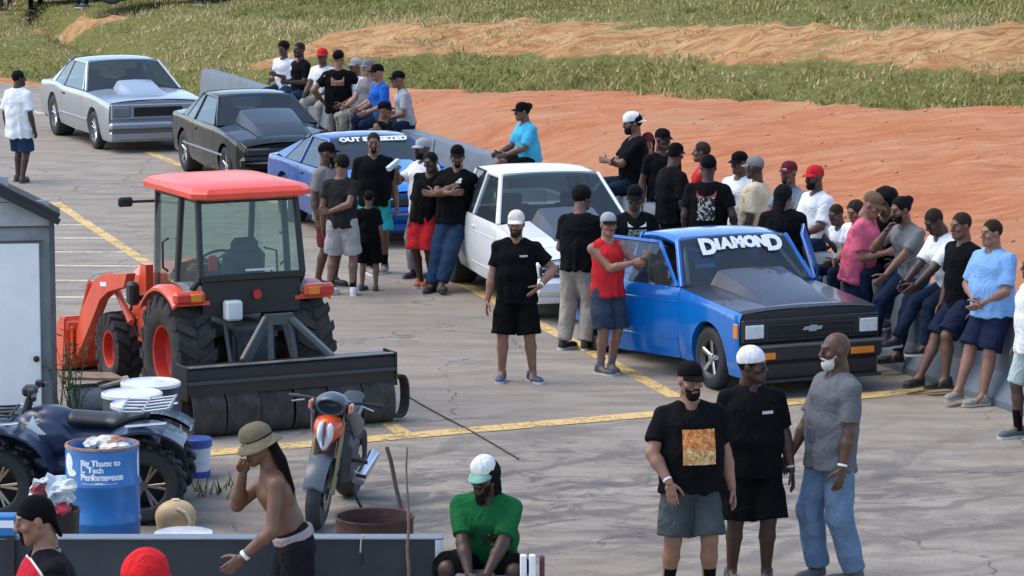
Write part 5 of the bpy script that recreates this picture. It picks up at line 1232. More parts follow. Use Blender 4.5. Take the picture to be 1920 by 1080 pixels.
for i in range(16):
    rs = random.Random(i); a = rs.random()*6.28; h = rs.uniform(.35, .95); b0_ = Vector((rs.uniform(-.12, .12), rs.uniform(-.1, .1), 0)); tip = b0_+Vector((math.cos(a)*.16, math.sin(a)*.16, h)); mb = MB()
    mid = b0_.lerp(tip, .5)+Vector((0, 0, .06)); mb.tube([b0_, mid, tip], [.006, .005, .002], 5)
    for j in range(9):
        u = .25+.08*j; p = b0_.lerp(tip, u)+Vector((0, 0, .06*math.sin(u*3.14))); b2 = rs.random()*6.28; d = Vector((math.cos(b2), math.sin(b2), .3))*rs.uniform(.05, .11); s_ = Vector((-d.y, d.x, 0))*.22
        mb.add([p, p+d*.5+s_, p+d, p+d*.5-s_], [(0, 1, 2, 3)])
    mb.build('stem', wm, wd)
g0 = G(408, 925); gt_ = empty('weeds', g0, 0, 'low grass tuft growing out of the asphalt near the motorcycle', 'weeds'); gt_['kind'] = 'thing'
for i in range(40):
    rs = random.Random(100+i); a = rs.random()*6.28; b0_ = Vector((rs.gauss(0, .12), rs.gauss(0, .14), 0)); mb = MB(); h = rs.uniform(.06, .2); t = b0_+Vector((math.cos(a)*.07, math.sin(a)*.07, h)); s_ = Vector((-math.sin(a), math.cos(a), 0))*.01
    mb.add([b0_-s_, b0_+s_, t], [(0, 1, 2)]); mb.build('blade', wm, gt_)
# ------------------------------------------------------------------ cars parked at the top of the bank
def ztop(x, y): return float(bank(np.array([x]), np.array([y]))[0][0])
def bank_spot(px, yt):
    """point on the bank under column px that is seen at image row yt"""
    Y = np.arange(74., 112., .25); X = (px-960)/FPX*Y; z = bank(X, Y)[0]; i = int(np.argmin(np.abs((CAM_H-z)*FPX/Y-348-yt)))
    return float(X[i]), float(Y[i]), float(z[i])
for k, (px, yt, mcol, lb, hd2) in enumerate(((75, 8, white, 'white car parked at the top of the bank, only its wheels visible', 180), (320, 3, paint('far_dark', (.02, .02, .025)), 'dark car parked at the top of the bank, only its wheels visible', 178))):
    X, Y, z = bank_spot(px, yt); sp2 = dict(FOX); sp2.update(paint=mcol, hood_m=mcol, front_m=mcol, side_glass=glass_dark); car('car', lb, sp2, (X, Y, z+.02), R(hd2), 'car', 'cars on top of the bank')
# ------------------------------------------------------------------ people
SKIN = {'dark': (.088, .042, .027), 'deep': (.056, .027, .019), 'brown': (.155, .076, .047), 'tan': (.27, .135, .088), 'light': (.38, .21, .15)}
def skin_mat(k):
    nm = 'skin_'+k
    if nm in MATS: return MATS[nm]
    m = bpy.data.materials.new(nm); m.use_nodes = True; nt = m.node_tree; b = nt.nodes['Principled BSDF']
    c = SKIN[k]; v = mapping(nt); n1 = noise(nt, v, 9, 5, .6)
    base = mixc(nt, rng_(nt, n1, .3, .7), tuple(x*.82 for x in c), tuple(min(1, x*1.18) for x in c))
    ca = nt.nodes.new('ShaderNodeVertexColor'); ca.layer_name = 'feat'; sp = nt.nodes.new('ShaderNodeSeparateColor'); nt.links.new(ca.outputs[0], sp.inputs[0])
    base = mixc(nt, sp.outputs[1], base, tuple(x*y for x, y in zip(c, (.95, .6, .6))))
    base = mixc(nt, mth(nt, 'MULTIPLY', sp.outputs[2], .3), base, (.30, .27, .25))
    base = mixc(nt, sp.outputs[0], base, (.012, .009, .008))
    nt.links.new(base, b.inputs['Base Color']); b.inputs['Roughness'].default_value = .5; b.inputs['Specular IOR Level'].default_value = .45
    MATS[nm] = m; return m
def cloth(name, col, vary=.12, denim=False):
    m = mat('cloth_'+name, col, .92, vary=vary*(1.7 if denim else 1.1), vscale=5 if not denim else 8, spec=.12)
    nt = m.node_tree; b = nt.nodes['Principled BSDF']; v = mapping(nt, (1, 1, .75))
    n1 = noise(nt, v, 5.5, 3, .5, 1.4); rid = mth(nt, 'SUBTRACT', 1., mth(nt, 'ABSOLUTE', mth(nt, 'MULTIPLY', mth(nt, 'SUBTRACT', n1, .5), 4.)))
    n2 = noise(nt, v, 16, 3, .55, .8); bumpn(nt, mth(nt, 'ADD', rid, mth(nt, 'MULTIPLY', n2, .6)), b, .6, .02); return m
# ---- head, hands, hair and hats, built once in head space (face towards -Y, centre of the head at the origin)
def head_mesh(h):
    v = Vol(h)
    v.ball((0, .014, .03), (.077, .095, .09), .02); v.cone((0, -.02, .0), (0, -.045, -.07), (.062, .06), (.046, .045), .03, dep=(0, 1, 0))
    v.ball((0, -.064, -.096), (.03, .024, .024), .03); v.cone((-.045, -.005, -.06), (0, -.06, -.095), .022, .022, .03); v.cone((.045, -.005, -.06), (0, -.06, -.095), .022, .022, .03)
    v.cone((-.036, -.080, .026), (.036, -.080, .026), .012, .012, .015); v.ball((.045, -.062, -.025), (.024, .022, .02), .02); v.ball((-.045, -.062, -.025), (.024, .022, .02), .02)
    for s in (-1, 1):
        v.ball((s*.031, -.098, .004), (.018, .014, .011), .012, sub=True); v.ball((s*.031, -.078, .004), (.0125, .0125, .0115), .004)
        v.ball((s*.013, -.102, -.033), (.010, .011, .009), .008); v.ball((s*.079, .01, -.006), (.012, .02, .032), .008)
    v.cone((0, -.088, .016), (0, -.112, -.028), .008, .014, .012)
    v.cone((-.02, -.088, -.058), (.02, -.088, -.058), .0085, .0085, .008); v.cone((-.016, -.087, -.070), (.016, -.087, -.070), .009, .009, .008)
    v.cone((0, .02, -.05), (0, .04, -.14), .058, .056, .03)
    V, Q = v.solve(.015); x, y, z = V.T; f = np.zeros((len(V), 4), np.float32); f[:, 3] = 1
    front = y < -.055
    eye = (np.abs(np.abs(x)-.031) < .012) & (np.abs(z-.004) < .0065) & front & (y < -.07); iris = eye & (np.abs(np.abs(x)-.031) < .0075)
    f[eye, 2] = 1; f[iris, 0] = 1; f[iris, 2] = 0
    brow = (np.abs(np.abs(x)-.032) < .02) & (np.abs(z-.031) < .0055) & front; f[brow, 0] = .8
    lip = (np.abs(x) < .024) & (np.abs(z+.064) < .013) & (y < -.082); f[lip, 1] = .9
    ml = (np.abs(x) < .022) & (np.abs(z+.0642) < .003) & (y < -.08); f[ml, 0] = .6
    return V, Q, f
HEADS = {'hi': head_mesh(.0062), 'lo': head_mesh(.0095)}
def hand_mesh(kind, h):
    """wrist at the origin, fingers along +Z, palm facing -Y, thumb towards +X"""
    v = Vol(h); v.cone((0, 0, -.02), (0, 0, .03), (.026, .019), (.034, .016), .01, dep=(0, 1, 0)); v.cone((0, 0, .03), (0, -.002, .085), (.037, .015), (.040, .013), .01, dep=(0, 1, 0))
    curl = {'relax': .38, 'flat': .08, 'grip': 1.15}[kind]
    for i, (x, L) in enumerate(((.031, .068), (.0105, .077), (-.0105, .071), (-.030, .056))):
        p = np.array([x, -.002, .085]); a = curl*(.5+.08*i)
        for s_, (fr, r0, r1) in enumerate(((.45, .0095, .009), (.32, .009, .0082), (.23, .0082, .007))):
            d = np.array([x*.25 if s_ == 0 else 0, -math.sin(a), math.cos(a)]); d /= np.linalg.norm(d); q = p+d*L*fr; v.cone(p, q, r0, r1, .003); p = q; a += curl*.75
    p = np.array([.028, -.006, .02]); a = .75 if kind != 'grip' else .35
    for fr, r0, r1 in ((.045, .014, .0115), (.034, .0115, .010), (.026, .010, .008)):
        d = np.array([math.sin(a), -.35-curl*.35, math.cos(a)]); d /= np.linalg.norm(d); q = p+d*fr; v.cone(p, q, r0, r1, .005); p = q; a *= .55
    return v.solve(.012)
HANDS = {(k, q): hand_mesh(k, h) for k in ('relax', 'flat', 'grip') for q, h in (('hi', .006), ('lo', .008))}
HAIR = {}
def hair_part(kind):
    if kind in HAIR: return HAIR[kind]
    h = .0085; v = Vol(h)
    if kind in ('short', 'fade'):
        e = .009 if kind == 'short' else .005
        v.ball((0, .016, .034), (.077+e, .094+e, .09+e), .01); v.plane((0, -.062, .045), (0, -.95, -.30)); v.plane((0, .05, -.035), (0, -.45, -1)); v.plane((0, 0, -.05), (0, 0, -1))
    elif kind == 'afro': v.ball((0, .03, .055), (.135, .13, .125), .01); v.ball((.06, .02, .1), (.07, .08, .06), .03); v.ball((-.07, .05, .03), (.06, .08, .08), .03); v.plane((0, -.055, .03), (0, -1, -.45))
    elif kind == 'curly': v.ball((0, .022, .045), (.10, .11, .105), .01); v.plane((0, -.06, .04), (0, -1, -.35)); v.plane((0, 0, -.06), (0, 0, -1))
    elif kind == 'long':
        v.ball((0, .018, .036), (.09, .108, .10), .01); v.cone((0, .045, .0), (0, .07, -.2), (.095, .06), (.085, .035), .05, dep=(0, 1, 0)); v.plane((0, -.06, .04), (0, -1, -.4)); v.ball((0, -.13, -.06), (.075, .11, .12), .02, sub=True)
    elif kind == 'bun': v.ball((0, .018, .036), (.086, .104, .098), .01); v.ball((0, .11, .07), (.05, .05, .05), .02); v.plane((0, -.064, .045), (0, -1, -.4)); v.plane((0, .0, -.05), (0, -.3, -1))
    elif kind == 'topknot': v.ball((0, .016, .034), (.086, .103, .098), .01); v.ball((0, .02, .15), (.045, .045, .04), .02); v.plane((0, -.064, .045), (0, -1, -.4)); v.plane((0, .0, -.045), (0, -.3, -1))
    elif kind in ('beard', 'goatee'):
        if kind == 'beard':
            v.cone((0, -.018, -.03), (0, -.048, -.085), (.067, .060), (.051, .050), .02, dep=(0, 1, 0)); v.ball((0, -.068, -.100), (.037, .032, .031), .025); v.plane((0, -.05, -.040), (0, -.5, 1)); v.plane((0, .012, 0), (0, 1, -.25))
            v.cone((-.03, -.092, -.056), (0, -.106, -.046), .008, .0095, .01); v.cone((.03, -.092, -.056), (0, -.106, -.046), .008, .0095, .01)
        else: v.ball((0, -.076, -.095), (.034, .028, .032), .01); v.ball((0, -.098, -.049), (.028, .008, .008), .01); v.cone((-.027, -.09, -.052), (-.022, -.088, -.085), .008, .01, .01); v.cone((.027, -.09, -.052), (.022, -.088, -.085), .008, .01, .01)
    elif kind == 'longbeard': v.cone((0, -.025, -.03), (0, -.085, -.15), (.068, .06), (.032, .028), .02, dep=(0, 1, 0)); v.plane((0, -.05, -.040), (0, -.5, 1)); v.plane((0, .012, 0), (0, 1, -.25)); v.ball((0, -.098, -.05), (.032, .008, .009), .01)
    elif kind == 'moustache': v.cone((-.028, -.094, -.053), (0, -.104, -.044), .006, .009, .01); v.cone((.028, -.094, -.053), (0, -.104, -.044), .006, .009, .01)
    elif kind == 'cap':
        v.ball((0, .014, .050), (.084, .102, .080), .01); v.cone((0, .014, .02), (0, .014, .058), (.083, .101), (.083, .101), .01, dep=(0, 1, 0)); v.ball((0, -.035, .08), (.055, .05, .046), .03); v.plane((0, 0, .030), (0, -.18, -1))
    elif kind == 'durag': v.ball((0, .016, .036), (.084, .102, .096), .01); v.plane((0, -.07, .03), (0, -.55, -1)); v.cone((0, .09, -.0), (0, .115, -.12), (.05, .02), (.03, .012), .03, dep=(0, 1, 0))
    elif kind == 'beanie': v.ball((0, .016, .05), (.09, .108, .10), .01); v.plane((0, 0, .02), (0, -.2, -1))
    elif kind == 'locs':
        rs = np.random.RandomState(3); v.ball((0, .018, .036), (.086, .104, .098), .01); v.plane((0, -.064, .045), (0, -1, -.4))
    V, Q = v.solve(.015)
    V = wrinkle(V, Q, .003 if kind in ('afro', 'curly', 'long', 'bun', 'beard', 'longbeard') else .0008, np.random.RandomState(5), 30, 60)
    me = mesh_np(kind, V, Q); me.materials.append(None); HAIR[kind] = me; return me
def brim_mesh(kind='brim'):
    if kind in HAIR: return HAIR[kind]
    mb = MB(); rows = []
    if kind == 'brim':
        for j in range(7):
            u = j/6; r_ = []
            for i in range(13):
                a = -1.15+2.3*i/12; r0x, r0y = .083*math.sin(a), -.101*math.cos(a)+.016; ext = .082*math.cos(a*1.25)**.6 if abs(a*1.25) < 1.57 else 0
                r_.append(Vector((r0x*(1+.05*u), r0y-ext*u, .050-.014*u*u-.010*u-.3*r0x*r0x-(1.6*r0x*r0x*u))))
            rows.append(r_)
        mb.grid(rows); mb.grid([[p+Vector((0, 0, -.004)) for p in r_] for r_ in rows])
    else:
        for j in range(6):
            u = j/5; rows.append([Vector(((.087+.05*u)*math.sin(a), -(.105+.05*u)*math.cos(a)+.014, .034-.05*u+.006*math.sin(3*a+1)*u)) for a in np.linspace(0, 2*math.pi, 28, endpoint=False)])
        mb.grid(rows, wrap=True); mb.grid([[p+Vector((0, 0, -.004)) for p in r_] for r_ in rows], wrap=True)
    me = mb.mesh(kind, None, 80); me.materials.append(None); HAIR[kind] = me; return me
def obj_mat(o, m_):
    if not len(o.material_slots): o.data.materials.append(None)
    o.material_slots[0].link = 'OBJECT'; o.material_slots[0].material = m_; return o
def shoe_mesh():
    v = Vol(.0095); v.cone((0, .05, .045), (0, -.12, .038), (.038, .045), (.044, .032), .02, dep=(0, 0, 1)); v.ball((0, -.15, .035), (.042, .05, .032), .03); v.cone((0, .045, .05), (0, .035, .105), .042, .045, .02, flat=True); v.plane((0, 0, .018), (0, 0, -1))
    V, Q = v.solve(.012); a = mesh_np('shoe', V, Q); a.materials.append(None)
    mb = MB(); out = [(.034, .09), (.042, .04), (.037, -.03), (.046, -.11), (.044, -.16), (.028, -.197), (0, -.207), (-.028, -.197), (-.044, -.16), (-.046, -.11), (-.037, -.03), (-.042, .04), (-.034, .09), (0, .103)]
    mb.prism(out, .024, 'Z', (0, 0, .012)); s = mb.mesh('sole', None); s.materials.append(None); return a, s
SHOE, SOLE = shoe_mesh()
hair_black = mat('hair_black', (.006, .005, .005), .8, spec=.15, vary=.5, vscale=60, bump=.6, bscale=120)
hair_brown = mat('hair_brown', (.035, .02, .014), .75, spec=.2, vary=.5, vscale=60, bump=.6, bscale=120)
hair_grey = mat('hair_white', (.60, .58, .55), .8, vary=.3, vscale=60, bump=.6, bscale=120)
HM = {'stub': mat('hair_stubble', (.028, .018, .014), .85, spec=.15, vary=.5, vscale=70), 'black': hair_black, 'brown': hair_brown, 'white': hair_grey}
def V3(*a): return np.array(a, float)
def ik(a, t, l1, l2, pole):
    d = t-a; L = np.linalg.norm(d); Lm = min(max(L, abs(l1-l2)+.01), (l1+l2)*.998); u = d/max(L, 1e-6); t2 = a+u*Lm
    x = (l1*l1-l2*l2+Lm*Lm)/(2*Lm); y = math.sqrt(max(l1*l1-x*x, 0)); p = np.array(pole, float); p = p-u*(p@u); n = np.linalg.norm(p); p = p/n if n > 1e-6 else V3(0, 1, 0)
    return a+u*x+p*y, t2
def rotm(ax, deg):
    return np.array(Matrix.Rotation(R(deg), 3, ax))
PCOUNT = [0]
def person(label, loc, yaw=0., H=1.76, fat=0., wide=1., skin='dark', q='lo', lean=(0, 0), twist=0., pelvis=None, head=(0, 0, 0), feet=None, foot_yaw=(14, -14),
           wrists=(None, None), poles=(None, None), hands=('relax', 'relax'), hand_dir=(None, None), palm=(None, None), knee=(None, None),
           shirt=None, sleeve=.62, hem=.10, shirt_len=None, loose=0., print_=None, collar=None, bottom=None, leg_len=.93, baggy=0., shoes=((.02,.02,.02), (.6,.6,.6)), socks=None,
           hat=None, hair=None, beard=None, beard_c='black', group='crowd around the cars', seated=False, cuff=None, belt=None, extras=()):
    """yaw 0 = facing the camera, + = turned to the image right. Local frame: face -Y, +X image right when yaw 0."""
    rng = np.random.RandomState(PCOUNT[0]*13+1); PCOUNT[0] += 1
    k = H/1.75; root = empty('person', loc, R(yaw), label, 'person', group)
    Vx = {'hi': .0112, 'mid': .0150, 'lo': .019}[q]/k; hq = 'hi' if q != 'lo' else 'lo'
    p0 = V3(0, 0, .94) if pelvis is None else np.array(pelvis, float)
    Rs = rotm('X', lean[0])@rotm('Y', lean[1])     # +lean[0] leans forward (towards -Y)
    Rt = Rs@rotm('Z', twist)
    up = Rs@V3(0, 0, 1); P_ = lambda x, y, z, M=Rs: p0+M@V3(x, y, z)
    neck = P_(0, .0, .515); chest = P_(0, -.005, .36); waist = P_(0, -.005-fat*.03, .16)
    sh = [P_(s*.172*wide, .012, .432, Rt) for s in (-1, 1)]
    hip = [p0+V3(s*.088, 0, -.03) for s in (-1, 1)]
    Rh = rotm('Z', head[0])@rotm('X', head[1])@rotm('Y', head[2]); Rn = Rs@Rs if abs(lean[0]) < 20 else Rs
    hc = neck+Rs@V3(0, -.005, .055)+rotm('X', lean[0]*.4+head[1]*.3)@V3(0, -.018, .115)
    HMt = Matrix.Identity(4)
    Mh = (rotm('X', lean[0]*.25)@Rh)
    for i in range(3):
        for j in range(3): HMt[i][j] = Mh[i][j]
        HMt[i][3] = hc[i]
    f_ = feet or ((-.12, .0, 0), (.12, .0, 0)); ank = [V3(*f)+V3(0, .02, .085) for f in f_]
    elb, wri, kne = [], [], []
    for i, s in enumerate((-1, 1)):
        t = V3(*wrists[i]) if wrists[i] is not None else sh[i]+V3(s*(.085+.08*fat), -.05, -.53)
        pl = poles[i] if poles[i] is not None else (s*.35, 1, -.1)
        e, w = ik(sh[i], t, .292, .258, pl); elb.append(e); wri.append(w)
        kn, an = ik(hip[i], ank[i], .43, .415, knee[i] if knee[i] is not None else (s*.12, -1, .1)); kne.append(kn); ank[i] = an
    # ---- body
    dep = Rs@V3(0, 1, 0); fa = 1+fat
    B = Vol(Vx)
    B.cone(p0+V3(0, 0, -.03), waist, (.150*wide*(1+.25*fat), .108*(1+.35*fat)), (.132*wide*(1+.6*fat), .098*(1+.85*fat)), .05, dep)
    B.cone(waist, chest, (.132*wide*(1+.6*fat), .098*(1+.85*fat)), (.152*wide*(1+.25*fat), .112*(1+.35*fat)), .05, dep)
    B.cone(chest, P_(0, .01, .45), (.152*wide*(1+.25*fat), .112*(1+.3*fat)), (.125*wide, .075), .05, dep)
    B.cone(P_(0, .02, .46), hc+Rs@V3(0, .03, -.04), .062*(1+.2*fat), .056*(1+.2*fat), .04)
    ar = 1+.30*fat
    for i, s in enumerate((-1, 1)):
        B.cone(P_(0, .02, .475), sh[i], .055, .05*ar, .04); B.cone(sh[i], elb[i], .053*ar, .042*ar, .03); B.cone(elb[i], elb[i]+(wri[i]-elb[i])*.3, .043*ar, .044*ar, .02); B.cone(elb[i]+(wri[i]-elb[i])*.3, wri[i], .044*ar, .028, .02)
        lg = 1+.22*fat
        B.cone(hip[i], kne[i], .086*lg, .056*lg, .03); d = ank[i]-kne[i]; B.cone(kne[i], kne[i]+d*.32+V3(0, .012, 0), .055*lg, .056*lg, .02); B.cone(kne[i]+d*.32+V3(0, .012, 0), ank[i], .056*lg, .036, .02)
        B.cone(ank[i], ank[i]+V3(0, -.09, -.05), .036, .03, .02)
    V, Q = B.solve(); feat = np.zeros((len(V), 4), np.float32); feat[:, 3] = 1
    Vs, Qs, Fs = [V], [Q], [feat]; n0 = len(V)
    hv, hqd, hf = HEADS[hq]; Vs.append(hv@Mh.T+hc); Qs.append(hqd+n0); Fs.append(hf); n0 += len(hv)
    for i, s in enumerate((-1, 1)):
        hv, hqd = HANDS[hands[i], hq]; fw = V3(*hand_dir[i]) if hand_dir[i] is not None else wri[i]-elb[i]; fw = fw/np.linalg.norm(fw)
        pn = V3(*palm[i]) if palm[i] is not None else V3(-s, .0, 0.) ; pn = pn-fw*(pn@fw); pn /= max(np.linalg.norm(pn), 1e-6)   # palm normal
        yv = -pn; xv = np.cross(yv, fw); hv2 = hv*V3(1, 1, 1)
        # thumb side: forward (-Y) for hanging hands
        if (xv@V3(-s*.3, -1, .35)) < 0: hv2 = hv*V3(-1, 1, 1); hqd = hqd[:, ::-1]
        M3 = np.stack([xv, yv, fw], 1); Vs.append(hv2@M3.T+wri[i]); Qs.append(hqd+n0); Fs.append(np.tile(V3(0, 0, 0, 1).astype(np.float32), (len(hv), 1))); n0 += len(hv)
    V = np.concatenate(Vs)*k; Q = np.concatenate(Qs); F4 = np.concatenate(Fs)
    me = mesh_np('body', V, Q, skin_mat(skin)); a = me.attributes.new('feat', 'FLOAT_COLOR', 'POINT'); a.data.foreach_set('color', F4.astype(np.float32).ravel()); link('body', me, root)
    # ---- shirt
    if shirt is not None:
        S = Vol(Vx); e = .017+loose*.5; hm = hem
        wr_ = max(.132*wide*(1+.6*fat), .150*wide*(1+.25*fat)*.95)+loose*.6; wd_ = max(.098*(1+.85*fat), .108*(1+.3*fat)*.95)+loose*.6
        lowp = P_(0, -.004-fat*.02, -hm-.03)
        S.cone(lowp, waist, (max(.154*wide*(1+.25*fat), wr_*.97)+e+.017, max(.114*(1+.35*fat), wd_*.97)+e+.019), (wr_+e+.008, wd_+e+.008), .03, dep)
        S.cone(waist, chest, (wr_+e+.008, wd_+e+.008), (.152*wide*(1+.25*fat)+e+loose*.3, .112*(1+.35*fat)+e+loose*.3), .05, dep)
        S.cone(chest, P_(0, .01, .455), (.152*wide*(1+.25*fat)+e+loose*.3, .112*(1+.3*fat)+e+loose*.2), (.125*wide+e*.7, .078+e*.6), .05, dep)
        for i, s in enumerate((-1, 1)):
            S.cone(P_(0, .02, .478), sh[i]+V3(0, 0, .004), .056+e*.35, .052*ar+e*.45, .03)
            if sleeve > .05:
                t = min(sleeve, 1.); S.cone(sh[i], sh[i]+(elb[i]-sh[i])*t, .054*ar+e*.5, (.049 if t < .95 else .045)*ar+e*.62+loose*.25, .022, flat=sleeve <= 1)
            if sleeve > 1: S.cone(elb[i], elb[i]+(wri[i]-elb[i])*(sleeve-1), .052*ar+e, .036+e, .03, flat=True)
            if sleeve <= .05: S.cone(sh[i]+V3(s*.075, 0, -.06), sh[i]+V3(s*.10, 0, .08), .075, .075, .02, sub=True)
        S.cone(P_(0, .015, .46), hc+Rs@V3(0, .02, -.06), .066*(1+.15*fat), .07*(1+.15*fat), .012, sub=True); S.ball(P_(0, -.075, .512), (.045, .04, .03), .015, sub=True)
        S.plane(P_(0, 0, -hm), Rs@V3(0, 0, -1))
        V, Q = S.solve(); rl_ = V-p0; zz_ = rl_@up; lat_ = rl_@(Rs@V3(1, 0, 0)); th_ = np.arctan2(rl_@dep, lat_); tt_ = np.clip((.34-zz_)/.42, 0, 1)*(np.abs(lat_) < .21*wide+.12*max(fat, 0)); ph_ = rng.rand(3)*6.28
        V = V+vnormals(V, Q)*((np.sin(7*th_+ph_[0]+1.6*np.sin(3*th_+ph_[1])+zz_*4)*.010+np.sin(zz_*34+2*np.sin(2*th_+ph_[2]))*.004)*tt_**1.5)[:, None]
        V = wrinkle(V, Q, .0055, rng, 7, 15, 8); V = wrinkle(V, Q, .003, rng, 15, 28, 8)
        o = link('shirt', mesh_np('shirt', V*k, Q, shirt), root)
        if collar is not None:
            cb = MB(); ctr = P_(0, .0, .487); rows = []
            for zz, rr in ((-.012, .074), (.02, .068), (.026, .066)):
                rows.append([Vector(list((ctr+Rs@V3(rr*math.sin(t), rr*.95*math.cos(t)-.004, zz-(.05 if zz < 0 else .022)*max(0, -math.cos(t))**2))*k)) for t in np.linspace(0, 2*math.pi, 20, endpoint=False)])
            cb.grid(rows, wrap=True); cb.build('collar', collar, o)
        if print_ is not None:
            for (nm_, pm_, cx_, cz_, w_, h_, back) in print_:
                # patch that follows the shirt: project a small grid onto the cloth
                sd_ = back == 'R'; dirv = Rt@(V3(1, 0, 0) if sd_ else V3(0, 1 if back else -1, 0)); o_ = P_(0 if sd_ else cx_, cx_ if sd_ else 0, cz_, Rt); nx_, nz_ = 9, 9; G_ = []; dp = []
                Nn = vnormals(V, Q); sel = (Nn@dirv) > .15; Vf = V[sel]
                for j in range(nz_):
                    for i in range(nx_):
                        lw = (i/(nx_-1)-.5)*w_; pt = o_+Rt@V3(0 if sd_ else lw, lw if sd_ else 0, (j/(nz_-1)-.5)*h_); rel = Vf-pt; pe = rel-(rel@dirv)[:, None]*dirv; dd = (pe*pe).sum(1); ix = np.argsort(dd)[:6]
                        dep_ = (rel[ix]@dirv); wgt = 1/(dd[ix]+1e-5); G_.append(pt); dp.append((dep_*wgt).sum()/wgt.sum())
                dp = np.array(dp).reshape(nz_, nx_)
                for _ in range(2): pd_ = np.pad(dp, 1, mode='edge'); dp = (pd_[1:-1, 1:-1]*2+pd_[:-2, 1:-1]+pd_[2:, 1:-1]+pd_[1:-1, :-2]+pd_[1:-1, 2:])/6
                G_ = (np.array(G_)+dirv[None]*(dp.ravel()[:, None]+.011))*k; fi = np.array([(j*nx_+i, j*nx_+i+1, (j+1)*nx_+i+1, (j+1)*nx_+i) for j in range(nz_-1) for i in range(nx_-1)])
                me2 = mesh_np(nm_, G_, fi, pm_); uv = me2.uv_layers.new(name='uv'); UV = np.array([(i/(nx_-1), j/(nz_-1)) for j in range(nz_) for i in range(nx_)], np.float32)
                uv.data.foreach_set('uv', UV[fi.ravel()].ravel()); link(nm_, me2, o)
    # ---- trousers or shorts
    if bottom is not None:
        L = Vol(Vx); e = .014+baggy*.4; lg = 1+.22*fat
        L.cone(p0+Rs@V3(0, 0, .06), p0+V3(0, .0, -.05), (.134*wide*(1+.4*fat)+e*.6, .099*(1+.45*fat)+e*.6), (.146*wide*(1+.2*fat)+e*.8, .108*(1+.3*fat)+e*.8), .03, dep if not seated else V3(0, 1, 0))
        for i, s in enumerate((-1, 1)):
            if leg_len <= 1: L.cone(hip[i], hip[i]+(kne[i]-hip[i])*leg_len, .087*lg+e*.8, .066*lg+e+.012+baggy*.7, .025, flat=True)
            else:
                L.cone(hip[i], kne[i], .087*lg+e*.8, .060*lg+e+baggy*.35, .025); t = leg_len-1; an2 = kne[i]+(ank[i]-kne[i])*t
                L.cone(kne[i], an2, .060*lg+e+baggy*.35, .048+e*.7+baggy*.5, .02, flat=True)
        V, Q = L.solve(); V = wrinkle(V, Q, .0045, rng, 8, 16, 9, 1.6); V = wrinkle(V, Q, .003, rng, 16, 30, 8, 1.6)
        link('trousers' if leg_len > 1 else 'shorts', mesh_np('trousers', V*k, Q, bottom), root)
        if belt is not None:
            V2 = Vol(Vx); V2.cone(p0+Rs@V3(0, 0, .03), p0+Rs@V3(0, 0, .085), (.140*wide*(1+.4*fat)+e+.006, .104*(1+.45*fat)+e+.006), (.138*wide*(1+.4*fat)+e+.006, .102*(1+.45*fat)+e+.006), .01, dep, flat=True, cap_a=True); V, Q = V2.solve(); link('waistband', mesh_np('waistband', V*k, Q, belt), root)
    # ---- shoes, socks
    for i, s in enumerate((-1, 1)):
        fz = foot_yaw[i]; base = (ank[i]-V3(0, .02, .085))*k
        if socks is not None:
            u = (kne[i]-ank[i]); u /= np.linalg.norm(u); sk = MB(); sk.tube([Vector(list(p*k)) for p in (ank[i]-u*.02, ank[i]+u*.06, ank[i]+u*socks[1])], [.043*k, .043*k, .050*k], 12); sk.build('sock', socks[0], root)
        so = link('shoe', SHOE, root, Vector(list(base)), (0, 0, R(fz))); so.scale = (k, k, k)
        obj_mat(so, mat('shoe_%02x%02x%02x' % tuple(int(c*255) for c in shoes[0]), shoes[0], .6, vary=.2))
        sl = link('sole', SOLE, so); obj_mat(sl, mat('sole_%02x%02x%02x' % tuple(int(c*255) for c in shoes[1]), shoes[1], .6, vary=.15))
    # ---- hair, hat, beard
    def on_head(me_, name, m_, rot=None, parent=root, sc=1.):
        o = link(name, me_, parent)
        if parent is root:
            M = HMt.copy(); M.translation = Vector(list(hc*k)); o.matrix_local = M@Matrix.Rotation(R(rot or 0), 4, 'Z')@Matrix.Scale(k*sc, 4)
        obj_mat(o, m_); return o
    if hair: on_head(hair_part(hair[0]), 'hair', HM[hair[1]])
    if beard: on_head(hair_part(beard), 'beard' if beard != 'moustache' else 'moustache', HM[beard_c])
    if hat:
        kind, cm_ = hat[0], hat[1]; rot = hat[3] if len(hat) > 3 else 0; bmx = hat[2] if len(hat) > 2 and hat[2] is not None else cm_
        base = {'cap': 'cap', 'bucket': 'cap', 'durag': 'durag', 'beanie': 'beanie'}[kind]
        o = on_head(hair_part(base), {'cap': 'cap', 'bucket': 'bucket_hat', 'durag': 'head_wrap', 'beanie': 'beanie'}[kind], cm_, rot)
        if kind in ('cap', 'bucket'): on_head(brim_mesh('brim' if kind == 'cap' else 'round_brim'), 'brim', bmx, parent=o)
        if len(hat) > 4 and hat[4] is not None:
            pm_ = hat[4]; mb = MB(); w = .03; mb.grid([[Vector((x, .014-.106*math.sqrt(max(0, 1-(x/.09)**2-((z-.046)/.09)**2))-.002, z)) for x in np.linspace(-w, w, 7)] for z in np.linspace(.045, .095, 6)]); mb.build('badge', pm_, o)
    for ex in extras: ex(root, dict(k=k, sh=sh, elb=elb, wri=wri, kne=kne, hc=hc, Mh=Mh, neck=neck, P=P_, p0=p0, Rs=Rs, HM=HMt, ank=ank))
    return root
def gp(px, py): v = G(px, py); return (v.x, v.y, 0.)
